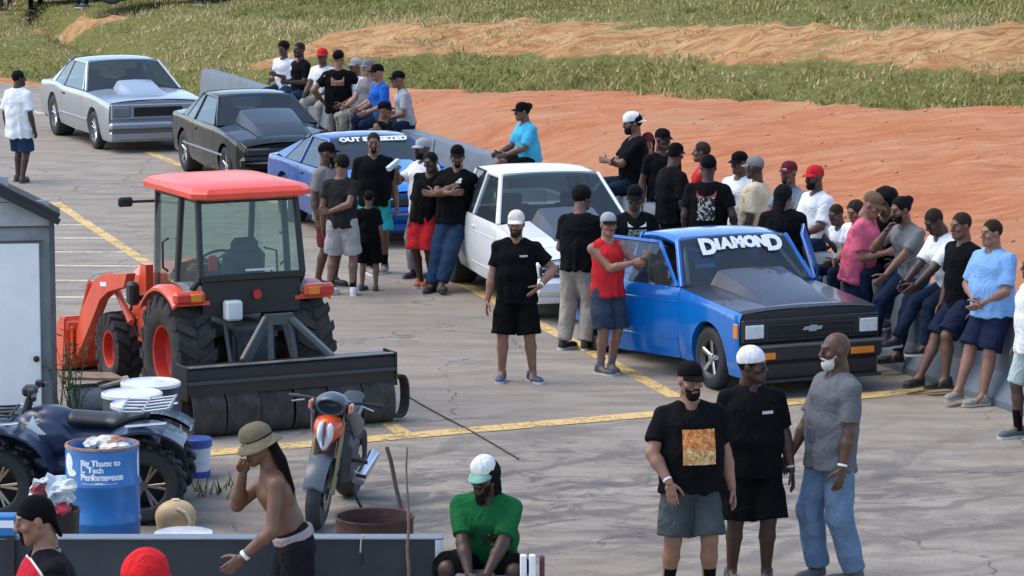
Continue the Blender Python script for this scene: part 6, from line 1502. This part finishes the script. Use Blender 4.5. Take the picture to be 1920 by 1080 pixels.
# ------------------------------------------------------------------ the crowd
def uvmat(name, build):
    m = bpy.data.materials.new(name); m.use_nodes = True; nt = m.node_tree; b = nt.nodes['Principled BSDF']; b.inputs['Roughness'].default_value = .8
    tc = nt.nodes.new('ShaderNodeTexCoord'); build(nt, tc.outputs['UV'], b); return m
def _burger(nt, uv, b):
    sx = nt.nodes.new('ShaderNodeSeparateXYZ'); nt.links.new(uv, sx.inputs[0]); n = noise(nt, uv, 7, 5, .7, 1.2); n2 = noise(nt, uv, 8, 3, .6, 1.)
    hi = ramp(nt, n, [(.3, (.25, .03, .02)), (.45, (.55, .12, .03)), (.55, (.70, .33, .08)), (.7, (.75, .55, .25))])
    lo = ramp(nt, n2, [(.3, (.28, .10, .03)), (.5, (.6, .33, .1)), (.65, (.75, .6, .35))])
    nt.links.new(mixc(nt, rng_(nt, sx.outputs[1], .40, .5), lo, hi), b.inputs['Base Color'])
burger = uvmat('fiery_print', _burger)
def _ink(c1, c2, th=.5, sc=8, det=4, dst=.8):
    def f(nt, uv, b):
        n = noise(nt, uv, sc, det, .6, dst); nt.links.new(ramp(nt, n, [(th-.03, c1), (th+.03, c2)]), b.inputs['Base Color'])
    return f
BLK = (.0045, .0045, .0055)
skulls = uvmat('white_ink_print', _ink(BLK, (.5, .48, .45), .53, 4.2, 1, 1.8)); redscript = uvmat('red_ink_print', _ink(BLK, (.32, .05, .035), .47, 12))
crest = uvmat('crest_print', _ink((.25, .04, .03), (.24, .22, .16), .5, 5)); small_ink = uvmat('chest_mark', _ink((.04, .04, .04), (.65, .65, .65), .44, 10))
gold_ink = uvmat('gold_mark', _ink((.012, .03, .012), (.30, .26, .04), .57, 2.2, 1, 1.2)); photo_ink = uvmat('photo_print', _ink((.05, .05, .045), (.42, .36, .26), .5, 6))
deer = uvmat('deer_mark', _ink((.55, .55, .52), (.12, .14, .11), .56, 6))
K = {}
def C(name, col, denim=False):
    if name not in K: K[name] = cloth(name, col, .12, denim)
    return K[name]
blk = C('black', BLK); wht = C('white', (.74, .76, .78)); gry = C('grey', (.19, .19, .20)); lgr = C('lightgrey', (.34, .36, .38)); jean = C('jeans', (.018, .04, .085), True); djean = C('dark_jeans', (.012, .022, .045), True)
pale_jean = C('washed_jeans', (.13, .20, .30), True); navy_c = C('navy', (.012, .018, .045)); red_c = C('red', (.55, .025, .03)); teal = C('teal', (.03, .42, .42)); cyan = C('cyan', (.07, .42, .62)); pink = C('pink', (.62, .12, .19))
cream = C('cream', (.66, .56, .38)); royal = C('royal', (.02, .12, .50)); sky_c = C('sky_blue', (.21, .40, .70)); green_c = C('green', (.010, .11, .035)); camo = C('camo', (.035, .05, .075), True); khaki = C('khaki', (.36, .33, .28)); maroon = C('maroon', (.12, .02, .03))
char = C('charcoal', (.045, .05, .055), True); gdenim = C('grey_denim', (.06, .07, .075), True); steel = C('steel', (.13, .135, .145)); olive = C('olive', (.16, .14, .09), True); brownc = C('brown_cap', (.16, .10, .06))
BS = ((.015, .015, .016), (.03, .03, .03)); WS = ((.62, .63, .64), (.7, .7, .7)); GS = ((.08, .09, .10), (.55, .55, .53)); BW = ((.02, .02, .025), (.62, .62, .6)); TS = ((.28, .25, .21), (.45, .42, .36))
DOWN = dict()
def top(px, y, z):
    """ground point for someone whose head top (height z) is seen at the pixel"""
    yf = (y+347*z/CAM_H)/(1-z/CAM_H); return gp(px, yf)
def wl_(px, off=0.):
    p = on_wall(px)-BNRM*off; return (p.x, p.y, 0.)
WY = -70.
def bangle(i, col, r=.034, t=.008):
    def f(root, d):
        k = d['k']; u = d['wri'][i]-d['elb'][i]; u /= np.linalg.norm(u); c = d['wri'][i]-u*.03; mb = MB()
        mb.tube([Vector(list((c-u*t)*k)), Vector(list((c+u*t)*k))], r*k, 14); mb.build('bracelet', mat('band_%d' % int(sum(col)*100), col, .4), root)
    return f
def phone(i, off=(0, -.05, .05), col=(.02, .02, .02), size=(.075, .012, .15), name='phone', rx=-50):
    def f(root, d):
        k = d['k']; MB().box((0, 0, 0), tuple(s*k for s in size), bev=.004).build(name, mat('held_'+name, col, .3), root, Vector(list((d['wri'][i]+V3(*off))*k)), (R(rx), 0, 0))
    return f
def lanyard(col, drop=.30, badge=None):
    def f(root, d):
        k = d['k']; P_ = d['P']; mb = MB()
        pts = [P_(-.06, .03, .50), P_(-.075, -.08, .42), P_(-.04, -.155, .25), P_(0, -.17, .5-drop), P_(.04, -.155, .25), P_(.075, -.08, .42), P_(.06, .03, .50)]
        mb.tube([Vector(list(p*k)) for p in pts], .006*k, 6); o = mb.build('lanyard', mat('lanyard_%d' % int(sum(col)*90), col, .7), root)
        if badge: MB().box(Vector(list(P_(0, -.18, .44-drop)*k)), (.075*k, .012, .1*k), bev=.003).build('badge_card', mat('badge_card', badge, .4), o)
    return f
# ---------------- three men in the right foreground
person('person in black tee with fiery orange print and grey denim shorts', top(1292, 668, 1.80), 8, 1.79, .42, 1.08, 'tan', 'hi', lean=(-3, 0), head=(14, 4, 0), feet=((-.15, .02, 0), (.14, -.05, 0)),
       wrists=((-.19, -.22, .93), None), poles=((-1, .25, -.1), None), hands=('flat', 'relax'), hand_dir=((.18, -.15, -1), None), palm=((.3, .9, 0), None), shirt=blk, sleeve=.72, hem=.11, loose=.02,
       print_=[('shirt_print', burger, .03, .225, .24, .25, False)], bottom=gdenim, leg_len=.94, baggy=.02, shoes=BS, socks=(blk, .2), hat=('cap', blk), beard='beard', extras=(bangle(0, (.7, .7, .72)), lanyard((.35, .3, .2), .18)))
person('person in plain black tee and long black shorts wearing a white head wrap', top(1406, 643, 1.79), 6, 1.79, .34, 1.05, 'deep', 'hi', lean=(0, 0), head=(58, 2, 0), feet=((-.13, .02, 0), (.12, -.02, 0)), hands=('relax', 'relax'),
       shirt=blk, sleeve=.78, hem=.13, loose=.025, print_=[('chest_mark', small_ink, .09, .36, .085, .022, False)], bottom=C('black_shorts', (.0035, .0035, .004)), leg_len=.995, baggy=.05, shoes=GS, hat=('beanie', wht), hair=('short', 'black'), extras=(bangle(1, (.45, .46, .5)),))
person('person in grey tee and washed jeans with a lanyard, facing left', gp(1556, 1090), -62, 1.90, .1, 1.0, 'dark', 'hi', lean=(-4, 0), head=(-10, 3, 0), feet=((-.11, -.05, 0), (.12, .10, 0)),
       wrists=((-.20, -.22, .86), (.24, -.08, .80)), shirt=steel, sleeve=.8, hem=.14, loose=.03, bottom=pale_jean, leg_len=1.97, baggy=.03, shoes=GS, beard='beard', beard_c='white',
       extras=(lanyard((.06, .06, .07), .34, (.10, .10, .16)), bangle(1, (.75, .78, .72))))
# ---------------- man in the middle, man at the blue door, people between the pickups
person('person in black tee and shorts with a white cap standing alone, hand on hip', gp(968, 715), -4, 1.75, .16, 1.06, 'tan', 'hi', head=(-4, 4, 0), feet=((-.15, .0, 0), (.17, -.02, 0)), foot_yaw=(-4, 30), wrists=((-.29, -.04, .83), (.245, -.16, 1.0)), poles=(None, (1, .55, .1)), hands=('relax', 'flat'), hand_dir=(None, (-.6, -.3, -.5)),
       shirt=blk, sleeve=.66, hem=.12, loose=.015, print_=[('chest_mark', small_ink, .085, .37, .08, .02, False)], bottom=C('black_shorts', (.0035, .0035, .004)), leg_len=.98, baggy=.03, shoes=((.06, .09, .15), (.6, .6, .58)), hat=('cap', C('cap_white', (.72, .68, .6))), beard='beard', beard_c='stub', extras=(bangle(1, (.8, .8, .8)),))
person('person in sleeveless red top and dark shorts holding the blue door', gp(1138, 700), 30, 1.67, .16, 1.04, 'tan', 'mid', head=(-12, 0, 0), feet=((-.09, -.03, 0), (.09, .04, 0)), wrists=((.12, -.33, 1.24), (.26, -.36, 1.30)), poles=((-.6, .3, -1), (.5, .4, -1)), hands=('grip', 'grip'),
       shirt=red_c, sleeve=0, hem=.09, bottom=camo, leg_len=.97, baggy=.03, shoes=GS, socks=(gry, .1), hat=('cap', lgr, blk, 0, None), beard='moustache', beard_c='brown')
person('person seen from behind in black tee and khaki trousers between the pickups', gp(1082, 655), 155, 1.77, .12, 1.04, 'brown', 'mid', lean=(10, 0), head=(-25, 5, 0), feet=((-.10, .0, 0), (.12, .05, 0)), wrists=((-.12, -.3, 1.05), (.14, -.3, 1.08)), shirt=blk, sleeve=.7, hem=.10, loose=.02, bottom=khaki, leg_len=1.96, baggy=.03, shoes=BW, hair=('curly', 'black'))
person('person in black cap and printed dark tee behind the open blue door', top(1188, 342, 1.78), 10, 1.77, .22, 1.06, 'deep', 'mid', head=(-14, 10, 0), shirt=blk, sleeve=.72, loose=.02, print_=[('shirt_print', photo_ink, 0, .26, .2, .2, False), ('chest_text', small_ink, 0, .41, .2, .05, False)], bottom=djean, leg_len=1.95, hat=('cap', blk))
# ---------------- group by the blue coupe
person('person in grey tee, black cap and maroon shorts by the blue coupe', gp(613, 536), 62, 1.76, .12, 1.0, 'dark', 'mid', head=(18, 0, 0), feet=((-.1, .05, 0), (.11, -.06, 0)), shirt=C('taupe', (.20, .185, .17)), sleeve=.72, hem=.13, loose=.02, bottom=maroon, leg_len=.98, shoes=BS, hat=('cap', blk), beard='longbeard')
person('person from behind in charcoal tee and grey shorts with white shoes', gp(642, 553), 168, 1.70, .02, .98, 'brown', 'mid', head=(40, 0, 0), feet=((-.14, .0, 0), (.15, .02, 0)), wrists=((.10, .20, 1.06), None), poles=((-1, .6, -.3), None), hand_dir=((1, 0, -.1), None), palm=((0, 1, 0), None), shirt=C('offblack', (.022, .021, .022)), sleeve=.6, hem=.10, loose=.01, bottom=C('heather', (.33, .33, .33), True), leg_len=.95, baggy=.025, shoes=WS, socks=(blk, .16), hair=('short', 'black'))
person('person in black polo and bright teal shorts facing the camera', gp(702, 512), 5, 1.78, .16, 1.06, 'brown', 'mid', head=(-4, 3, 0), feet=((-.06, -.1, 0), (.13, .05, 0)), hands=('relax', 'grip'), shirt=blk, sleeve=.74, hem=.09, loose=.015, collar=C('white_collar', (.7, .7, .7)), bottom=teal, leg_len=.88, baggy=.03, shoes=((.2, .25, .28), (.65, .65, .63)), socks=(blk, .16), hair=('fade', 'stub'), beard='goatee')
person('smallest person, in black tee and shorts, seen from behind', gp(692, 545), 172, 1.22, -.1, .92, 'brown', 'mid', head=(15, 0, 0), shirt=blk, sleeve=.75, loose=.015, bottom=C('black_shorts', (.0035, .0035, .004)), leg_len=.98, baggy=.03, shoes=((.06, .05, .045), (.05, .045, .04)), hair=('short', 'black'))
person('person in white tee and grey cap holding up a bottle', gp(796, 520), -48, 1.74, .06, 1.0, 'dark', 'mid', head=(-6, 0, 0), feet=((-.08, -.12, 0), (.12, .08, 0)), wrists=((-.10, -.36, 1.36), (.22, -.12, .92)), poles=((-.8, .2, -1), None), hands=('grip', 'relax'), shirt=wht, sleeve=.72, hem=.14, loose=.03, bottom=C('sweat_grey', (.16, .165, .18)), leg_len=1.96, baggy=.03, shoes=((.03, .03, .06), (.1, .1, .12)), hat=('cap', lgr), beard='beard', extras=(lanyard((.05, .05, .2), .3), phone(0, (0, -.06, .08), (.55, .66, .72), (.06, .06, .2), 'bottle', -60)))
person('person in black tee and bright red shorts by the white pickup', gp(796, 538), -28, 1.68, .1, 1.0, 'deep', 'mid', lean=(3, 13), head=(-5, 6, -8), feet=((-.07, .0, 0), (.06, .06, 0)), shirt=blk, sleeve=1.05, hem=.10, bottom=red_c, leg_len=1.0, baggy=.03, shoes=((.55, .12, .05), (.6, .6, .6)), hair=('short', 'black'))
person('person in black tee and jeans with crossed arms against the white pickup', gp(832, 546), -14, 1.79, .2, 1.08, 'brown', 'mid', lean=(-6, 4), pelvis=(.08, .16, .91), head=(16, 8, 0), feet=((-.12, -.12, 0), (.02, -.2, 0)), foot_yaw=(-8, 24), wrists=((.13, -.16, 1.19), (-.10, -.20, 1.16)), poles=((-1, -.1, -.7), (1, -.1, -.7)), hands=('flat', 'flat'), hand_dir=((1, .1, .1), (-1, .1, .1)), palm=((0, 1, 0), (0, 1, 0)), shirt=blk, sleeve=.72, hem=.12, loose=.02, print_=[('chest_mark', small_ink, .07, .40, .07, .06, False)], bottom=jean, leg_len=1.96, baggy=.025, shoes=BS, hat=('cap', blk), beard='goatee')
person('person in white tee and denim shorts walking at the far left', gp(38, 342), 152, 1.76, .06, 1.0, 'deep', 'mid', head=(-35, 0, 0), feet=((-.1, .06, 0), (.1, -.1, 0)), shirt=wht, sleeve=.85, hem=.24, loose=.05, bottom=jean, leg_len=.98, baggy=.03, shoes=((.06, .04, .03), (.1, .09, .08)), hair=('short', 'black'))
# ---------------- sitters on the long wall, far group
SIT = dict(pelvis=(0, .02, .99), feet=((-.12, -.42, .42), (.13, -.36, .36)), seated=True, hem=.05, leg_len=1.95, wrists=((-.16, -.34, 1.06), (.16, -.34, 1.06)), bottom=djean)
def sit(label, px, y=None, **kw):
    d = dict(SIT); d.update(kw); yaw = d.pop('yaw', WY); off = d.pop('off', .0)
    return person(label, wl_(px, off), yaw, **d)
sit('person in white vee neck tee and black beanie at the far end of the wall', 532, yaw=-30, H=1.72, skin='dark', wrists=((-.16, -.20, 1.10), (.02, -.26, 1.22)), shirt=wht, sleeve=.7, bottom=jean, hair=('curly', 'black'), hat=('beanie', blk))
sit('person in black tee and jeans sitting beside the white vee neck', 574, yaw=-50, H=1.80, skin='deep', off=.12, wrists=((-.14, -.2, 1.15), (.1, -.28, 1.15)), shirt=blk, sleeve=.7, bottom=jean, hair=('fade', 'stub'), print_=[('chest_mark', small_ink, -.06, .38, .06, .06, False)])
sit('person in red cap and white tee in the far group', 605, yaw=-25, H=1.76, skin='dark', shirt=wht, bottom=khaki, hat=('cap', red_c))
person('person from behind in black crest print tee and black cap, far group', gp(636, 312), 176, 1.90, .12, 1.08, 'tan', 'mid', head=(-10, -4, 0), wrists=((.24*-1, -.16, 1.02), (.26, -.12, .98)), poles=((-1, .6, 0), (1, .6, 0)), shirt=blk, sleeve=.6, hem=.12, loose=.02, print_=[('shirt_print', crest, 0, .36, .2, .13, True)], bottom=djean, leg_len=1.95, hat=('cap', blk))
sit('person in pale cap and white tee half hidden in the far group', 662, yaw=-60, H=1.72, skin='brown', off=-.05, shirt=wht, bottom=khaki, hat=('cap', lgr))
sit('person in grey cap and grey tee sitting in the far group', 690, yaw=-48, H=1.76, skin='light', shirt=gry, bottom=khaki, hat=('cap', gry))
sit('person in bright blue tee and black cap sitting on the wall', 722, yaw=-62, H=1.76, fat=.1, skin='tan', lean=(8, 0), shirt=royal, sleeve=.75, bottom=djean, hat=('cap', blk), off=.05)
sit('person in light grey tee and black cap hunched on the wall', 762, yaw=-75, H=1.74, skin='brown', lean=(12, 0), shirt=lgr, sleeve=.75, bottom=djean, hat=('cap', blk))
person('person in black tank top and black cap low in front of the wall', wl_(778, .5), 58, 1.72, .1, 1.0, 'brown', 'lo', pelvis=(0, .0, .56), feet=((-.13, -.42, 0), (.13, -.36, 0)), seated=True, head=(20, 0, 0), wrists=((-.16, -.34, .66), (.16, -.34, .66)), shirt=blk, sleeve=0, hem=.05, bottom=djean, leg_len=1.95, hat=('cap', blk))
tag(MB().box((wl_(778, .5)[0], wl_(778, .5)[1], .23), (.42, .42, .46), bev=.02).build('crate', mat('crate_grey', (.12, .12, .13), .7)), 'low grey crate under the person in the black tank top', 'crate')
sit('person in cyan tee and black shorts alone on the wall', 992, yaw=-62, H=1.72, q='mid', fat=.12, skin='brown', lean=(10, 0), head=(-8, 0, 0), wrists=((-.14, -.42, 1.08), (.12, -.42, 1.08)), shirt=cyan, sleeve=.85, loose=.02, hem=.06, bottom=blk, leg_len=.75, baggy=.02, hat=('cap', blk), hair=('bun', 'black'))
# ---------------- crowd behind the blue pickup
sit('person in black with a white cap and folded arms above the pickup', 1176, yaw=-78, H=1.92, q='mid', fat=.22, skin='brown', pelvis=(0, .06, .96), wrists=((.1, -.24, 1.2), (-.08, -.26, 1.2)), poles=((-1, 0, -.8), (1, 0, -.8)), shirt=blk, sleeve=.8, loose=.02, hat=('cap', C('cap_pure', (.78, .78, .78)), None, 180), hair=('short', 'black'), beard='beard', off=-.03)
person('person in white top and dark red beanie in the crowd', top(1214, 245, 1.68), -12, 1.66, .08, .94, 'tan', 'mid', head=(8, 8, 0), wrists=((-.06, -.28, 1.08), (.1, -.28, 1.1)), shirt=wht, sleeve=.3, bottom=red_c, leg_len=1.9, hat=('beanie', maroon), hair=('long', 'black'))
person('person in black cap and dark tee beside the dark red beanie', top(1240, 236, 1.82), 20, 1.80, .12, 1.04, 'deep', 'mid', head=(20, 4, 0), shirt=blk, bottom=djean, leg_len=1.95, hat=('cap', blk))
person('person in plain black tee, back turned, left of the white back print', top(1256, 266, 1.80), 120, 1.80, .16, 1.05, 'deep', 'mid', lean=(4, 0), head=(25, 8, 0), shirt=blk, sleeve=.9, loose=.03, hem=.14, bottom=djean, leg_len=1.95, hat=('cap', blk), hair=('short', 'black'))
sit('person in red tee on the wall behind the crowd', 1300, yaw=-100, H=1.72, skin='brown', shirt=red_c, hair=('short', 'brown'), off=-.1)
person('person in black tee with white and red print on the back', top(1326, 288, 1.82), 168, 1.81, .2, 1.1, 'deep', 'mid', head=(10, 0, 0), wrists=((-.30, -.1, .9), (.27, -.1, .86)), shirt=blk, sleeve=.7, loose=.025, hem=.12, print_=[('back_print', skulls, 0, .24, .2, .26, True), ('back_script', redscript, 0, .40, .22, .07, True)], bottom=djean, leg_len=1.95, hat=('beanie', blk))
person('person in white lettered tee and black cap talking in the crowd', top(1386, 280, 1.80), -40, 1.79, .1, 1.02, 'dark', 'mid', head=(-8, 4, 0), shirt=wht, sleeve=.8, loose=.03, hem=.15, print_=[('shirt_print', uvmat('dark_letters', _ink((.7, .72, .74), (.05, .05, .05), .5, 5)), -.02, .3, .16, .1, False)], bottom=djean, leg_len=1.95, hat=('cap', blk))
person('person in cream tee and grey cap, back half turned', top(1416, 291, 1.78), -112, 1.78, .2, 1.04, 'deep', 'mid', head=(-10, 2, 0), wrists=((-.26, -.1, .86), (.27, -.06, .84)), shirt=cream, sleeve=.85, loose=.03, hem=.14, bottom=khaki, leg_len=1.95, hat=('cap', gry, gry, 0))
sit('person in grey tee and maroon cap on the wall behind the crowd', 1478, yaw=-40, H=1.76, q='mid', skin='brown', shirt=C('bluegrey', (.20, .24, .28)), hat=('cap', maroon, maroon, 0, wht), beard='goatee')
person('person in wide plain black top, back turned, behind the blue roof', top(1466, 343, 1.70), 160, 1.70, .34, 1.12, 'brown', 'mid', head=(-30, 10, 0), shirt=blk, sleeve=.95, loose=.03, hem=.12, bottom=djean, leg_len=1.95, hair=('long', 'black'))
sit('person in bright red cap and white tee on the wall near the blue pickup', 1522, yaw=-58, H=1.78, q='mid', skin='dark', lean=(4, 0), shirt=wht, sleeve=.85, loose=.03, hat=('cap', red_c), beard='beard', off=-.06)
sit('person in white tee resting chin on hand beside the open far door', 1596, yaw=-52, H=1.52, q='mid', skin='dark', lean=(20, 0), head=(0, 12, 0), wrists=((-.05, -.30, 1.30), (.14, -.36, 1.06)), shirt=wht, sleeve=.8, bottom=navy_c, hair=('fade', 'stub'), off=.04)
sit('person in white tee behind the pink tee, leaning forward', 1628, yaw=-40, H=1.60, q='mid', skin='tan', lean=(16, 0), head=(-10, 15, 0), shirt=wht, sleeve=.6, hair=('long', 'brown'), off=.06)
sit('person in black vest half hidden behind the pink tee', 1672, yaw=-20, H=1.74, q='mid', skin='dark', lean=(10, 0), head=(-10, 12, 0), shirt=blk, sleeve=.2, hair=('afro', 'black'), off=.06)
person('person in pink tee and tan cap looking at a phone', gp(1604, 672), 62, 1.80, .06, 1.0, 'tan', 'mid', lean=(12, 0), head=(0, 22, 0), wrists=((-.08, -.36, 1.13), (.09, -.36, 1.13)), hands=('grip', 'grip'), shirt=pink, sleeve=.75, loose=.03, hem=.14, bottom=navy_c, leg_len=.95, shoes=GS, hat=('cap', brownc), extras=(phone(1, (-.06, -.08, .04)),))
sit('person in grey tee sitting with a hand raised to the face', 1738, yaw=-52, H=1.80, q='mid', skin='brown', lean=(18, 0), head=(-10, 6, 0), feet=((-.14, -.42, .22), (.13, -.36, .12)), wrists=((-.09, -.30, 1.42), (.06, -.48, .98)), poles=((-.8, -.2, -1), None), shirt=gry, sleeve=.7, bottom=djean, hair=('bun', 'black'), beard='beard', off=.16, shoes=BS)
sit('person in white tee and jeans looking down, hands between the knees', 1800, yaw=-62, H=1.78, q='mid', fat=.12, skin='deep', lean=(22, 0), head=(0, 26, 0), feet=((-.12, -.62, .36), (.13, -.44, .30)), wrists=((-.09, -.52, 1.02), (.08, -.52, 1.0)), shirt=wht, sleeve=.85, loose=.02, bottom=djean, hair=('fade', 'stub'), off=.08, shoes=BW)
LEANW = dict(pelvis=(0, .12, .86), lean=(2, 0), feet=((-.11, -.26, 0), (.13, -.10, 0)), hem=.10)
person('person in black tee and navy shorts leaning next to the blue shirt', wl_(1846, .14), -58, 1.84, .08, 1.0, 'brown', 'mid', head=(-6, 6, 0), shirt=blk, sleeve=.75, loose=.02, bottom=navy_c, leg_len=.95, baggy=.02, shoes=BS, hair=('fade', 'stub'), **{**LEANW, 'feet': ((-.12, -.58, 0), (.12, -.42, .06)), 'pelvis': (0, -.10, .90)})
person('person in light blue shirt and navy shorts leaning on the wall', wl_(1906, .16), -52, 1.82, .32, 1.08, 'tan', 'mid', head=(-14, 2, 0), wrists=((-.08, -.30, .98), (.04, -.32, .96)), poles=((-1, .3, -.2), (1, .3, -.2)), shirt=sky_c, sleeve=.85, loose=.03, bottom=navy_c, leg_len=.95, baggy=.02, shoes=TS, hair=('fade', 'stub'), **{**LEANW, 'feet': ((-.09, -.52, 0), (.11, -.38, 0)), 'pelvis': (0, -.12, .93)})
person('person in white tee and pale shorts cut off at the right edge', gp(1934, 822), -75, 1.74, .05, 1.0, 'dark', 'mid', feet=((-.08, -.12, 0), (.1, .1, 0)), shirt=wht, sleeve=.8, loose=.03, hem=.12, bottom=C('aqua_print', (.42, .5, .5)), leg_len=.98, shoes=GS, socks=(blk, .18), hair=('short', 'black'))
# ---------------- foreground figures
person('person in green tee and white cap sitting with clasped hands', (G(918, 1250).x, FY+.04, 0), -10, 1.76, .12, 1.05, 'deep', 'hi', pelvis=(0, .06, .71), lean=(24, 0), head=(-14, 10, 0), feet=((-.22, -.38, .22), (.22, -.36, .22)), seated=True, knee=((-.35, -1, .6), (.35, -1, .6)),
       wrists=((-.05, -.46, .70), (.06, -.46, .71)), poles=((-1, .2, -.1), (1, .2, -.1)), hands=('grip', 'grip'), hand_dir=((.45, -.5, -.5), (-.45, -.5, -.5)), shirt=green_c, sleeve=.80, loose=.012, hem=.04, print_=[('chest_mark', gold_ink, .03, .28, .09, .09, False)],
       bottom=blk, leg_len=.98, baggy=.03, shoes=GS, hat=('cap', C('cap_front', (.70, .72, .68)), C('cap_brim', (.20, .38, .30)), 0, deer), hair=('long', 'black'), beard='longbeard')
def belt_band(root, d): pass
person('shirtless person in bucket hat and black trousers walking past the low barrier', (at(555, 1000, FY-.6).x, FY-.6, 0), -82, 1.82, -.05, 1.0, 'brown', 'hi', lean=(20, 0), head=(4, 16, 0), feet=((-.1, -.12, 0), (.1, .1, 0)),
       wrists=((-.02, -.33, 1.40), (.22, -.36, .90)), poles=((-.5, -.1, -1), (.5, 1, -.3)), hands=('grip', 'relax'), bottom=C('black_track', (.012, .012, .015)), leg_len=1.95, baggy=.04, belt=C('boxer_band', (.35, .28, .30), True), hat=('bucket', olive), hair=('short', 'black'),
       extras=(bangle(1, (.75, .75, .75), .036, .012),
               lambda root, d: [MB().tube([Vector(list((d['hc']+d['Mh']@V3(.055*math.sin(a), .07+.03*math.cos(a), .02))*d['k'])), Vector(list((d['hc']+V3(.07*math.sin(a), .13+.02*j, -.10))*d['k'])), Vector(list((d['hc']+V3(.08*math.sin(a), .17+.025*j, -.28))*d['k'])), Vector(list((d['hc']+V3(.07*math.sin(a), .15+.02*j, -.42-.03*j))*d['k']))], [.016, .017, .015, .008], 6).build('loc', hair_black, root) for j in range(3) for a in np.linspace(-1.5, 1.5, 7)]))
jk = cloth('jacket', (.010, .010, .013)); jr = None; _nt = jk.node_tree; _b = _nt.nodes['Principled BSDF']
_o = _b.inputs['Base Color'].links[0].from_socket; _sx = _nt.nodes.new('ShaderNodeSeparateXYZ'); _tc = _nt.nodes.new('ShaderNodeTexCoord'); _nt.links.new(_tc.outputs['Object'], _sx.inputs[0])
_k = mth(_nt, 'ADD', mth(_nt, 'ADD', _sx.outputs[1], .13), mth(_nt, 'MULTIPLY', mth(_nt, 'SUBTRACT', _sx.outputs[2], 1.45), .5))
_c = mixc(_nt, rng_(_nt, _k, -.002, .002, 1, 0), _o, (.50, .02, .04)); _c = mixc(_nt, rng_(_nt, mth(_nt, 'ABSOLUTE', _k), .006, .008, 1, 0), _c, (.6, .6, .6)); _nt.links.new(_c, _b.inputs['Base Color'])
person('person in black and red jacket with a black head wrap, bottom left corner', (at(105, 1000, 19.2).x, 19.2, 0), -70, 1.88, .1, 1.04, 'tan', 'hi', lean=(8, 0), head=(-4, 10, 0), shirt=jk, sleeve=1.9, loose=.02, hem=.12, bottom=djean, leg_len=1.95, hat=('durag', blk), beard='goatee')
person('person in a bright red cap seen only at the bottom edge', (at(270, 1060, 12.2).x, 12.2, 1.30), 170, 1.76, .1, 1.0, 'tan', 'mid', shirt=blk, bottom=djean, leg_len=1.95, hat=('cap', C('cap_red', (.62, .02, .025)), None, 0, wht), hair=('short', 'black'))
for k, (px, yt, lb, sh_, bt_) in enumerate(((12, 16, 'person in jeans at the top of the bank, far left corner', blk, jean), (68, 18, 'person in dark trousers standing beside the white car on the bank', blk, djean), (156, 10, 'person in dark jeans between the two cars on the bank', gry, djean), (375, 5, 'person in blue jeans at the right end of the dark car', wht, jean))):
    person(lb, bank_spot(px, yt), 20*k, 1.75, 0, 1., 'dark', 'lo', shirt=sh_, bottom=bt_, leg_len=1.95, hair=('short', 'black'), group='people on top of the bank')
tag(MB().box((at(270, 1060, 12.2).x, 11.9, .65), (3.2, 1.6, 1.298), bev=.01).build('spectator_stand', mat('stand_grey', (.25, .26, .27), .7)), 'grey step of the spectator stand below the red cap', 'stand')
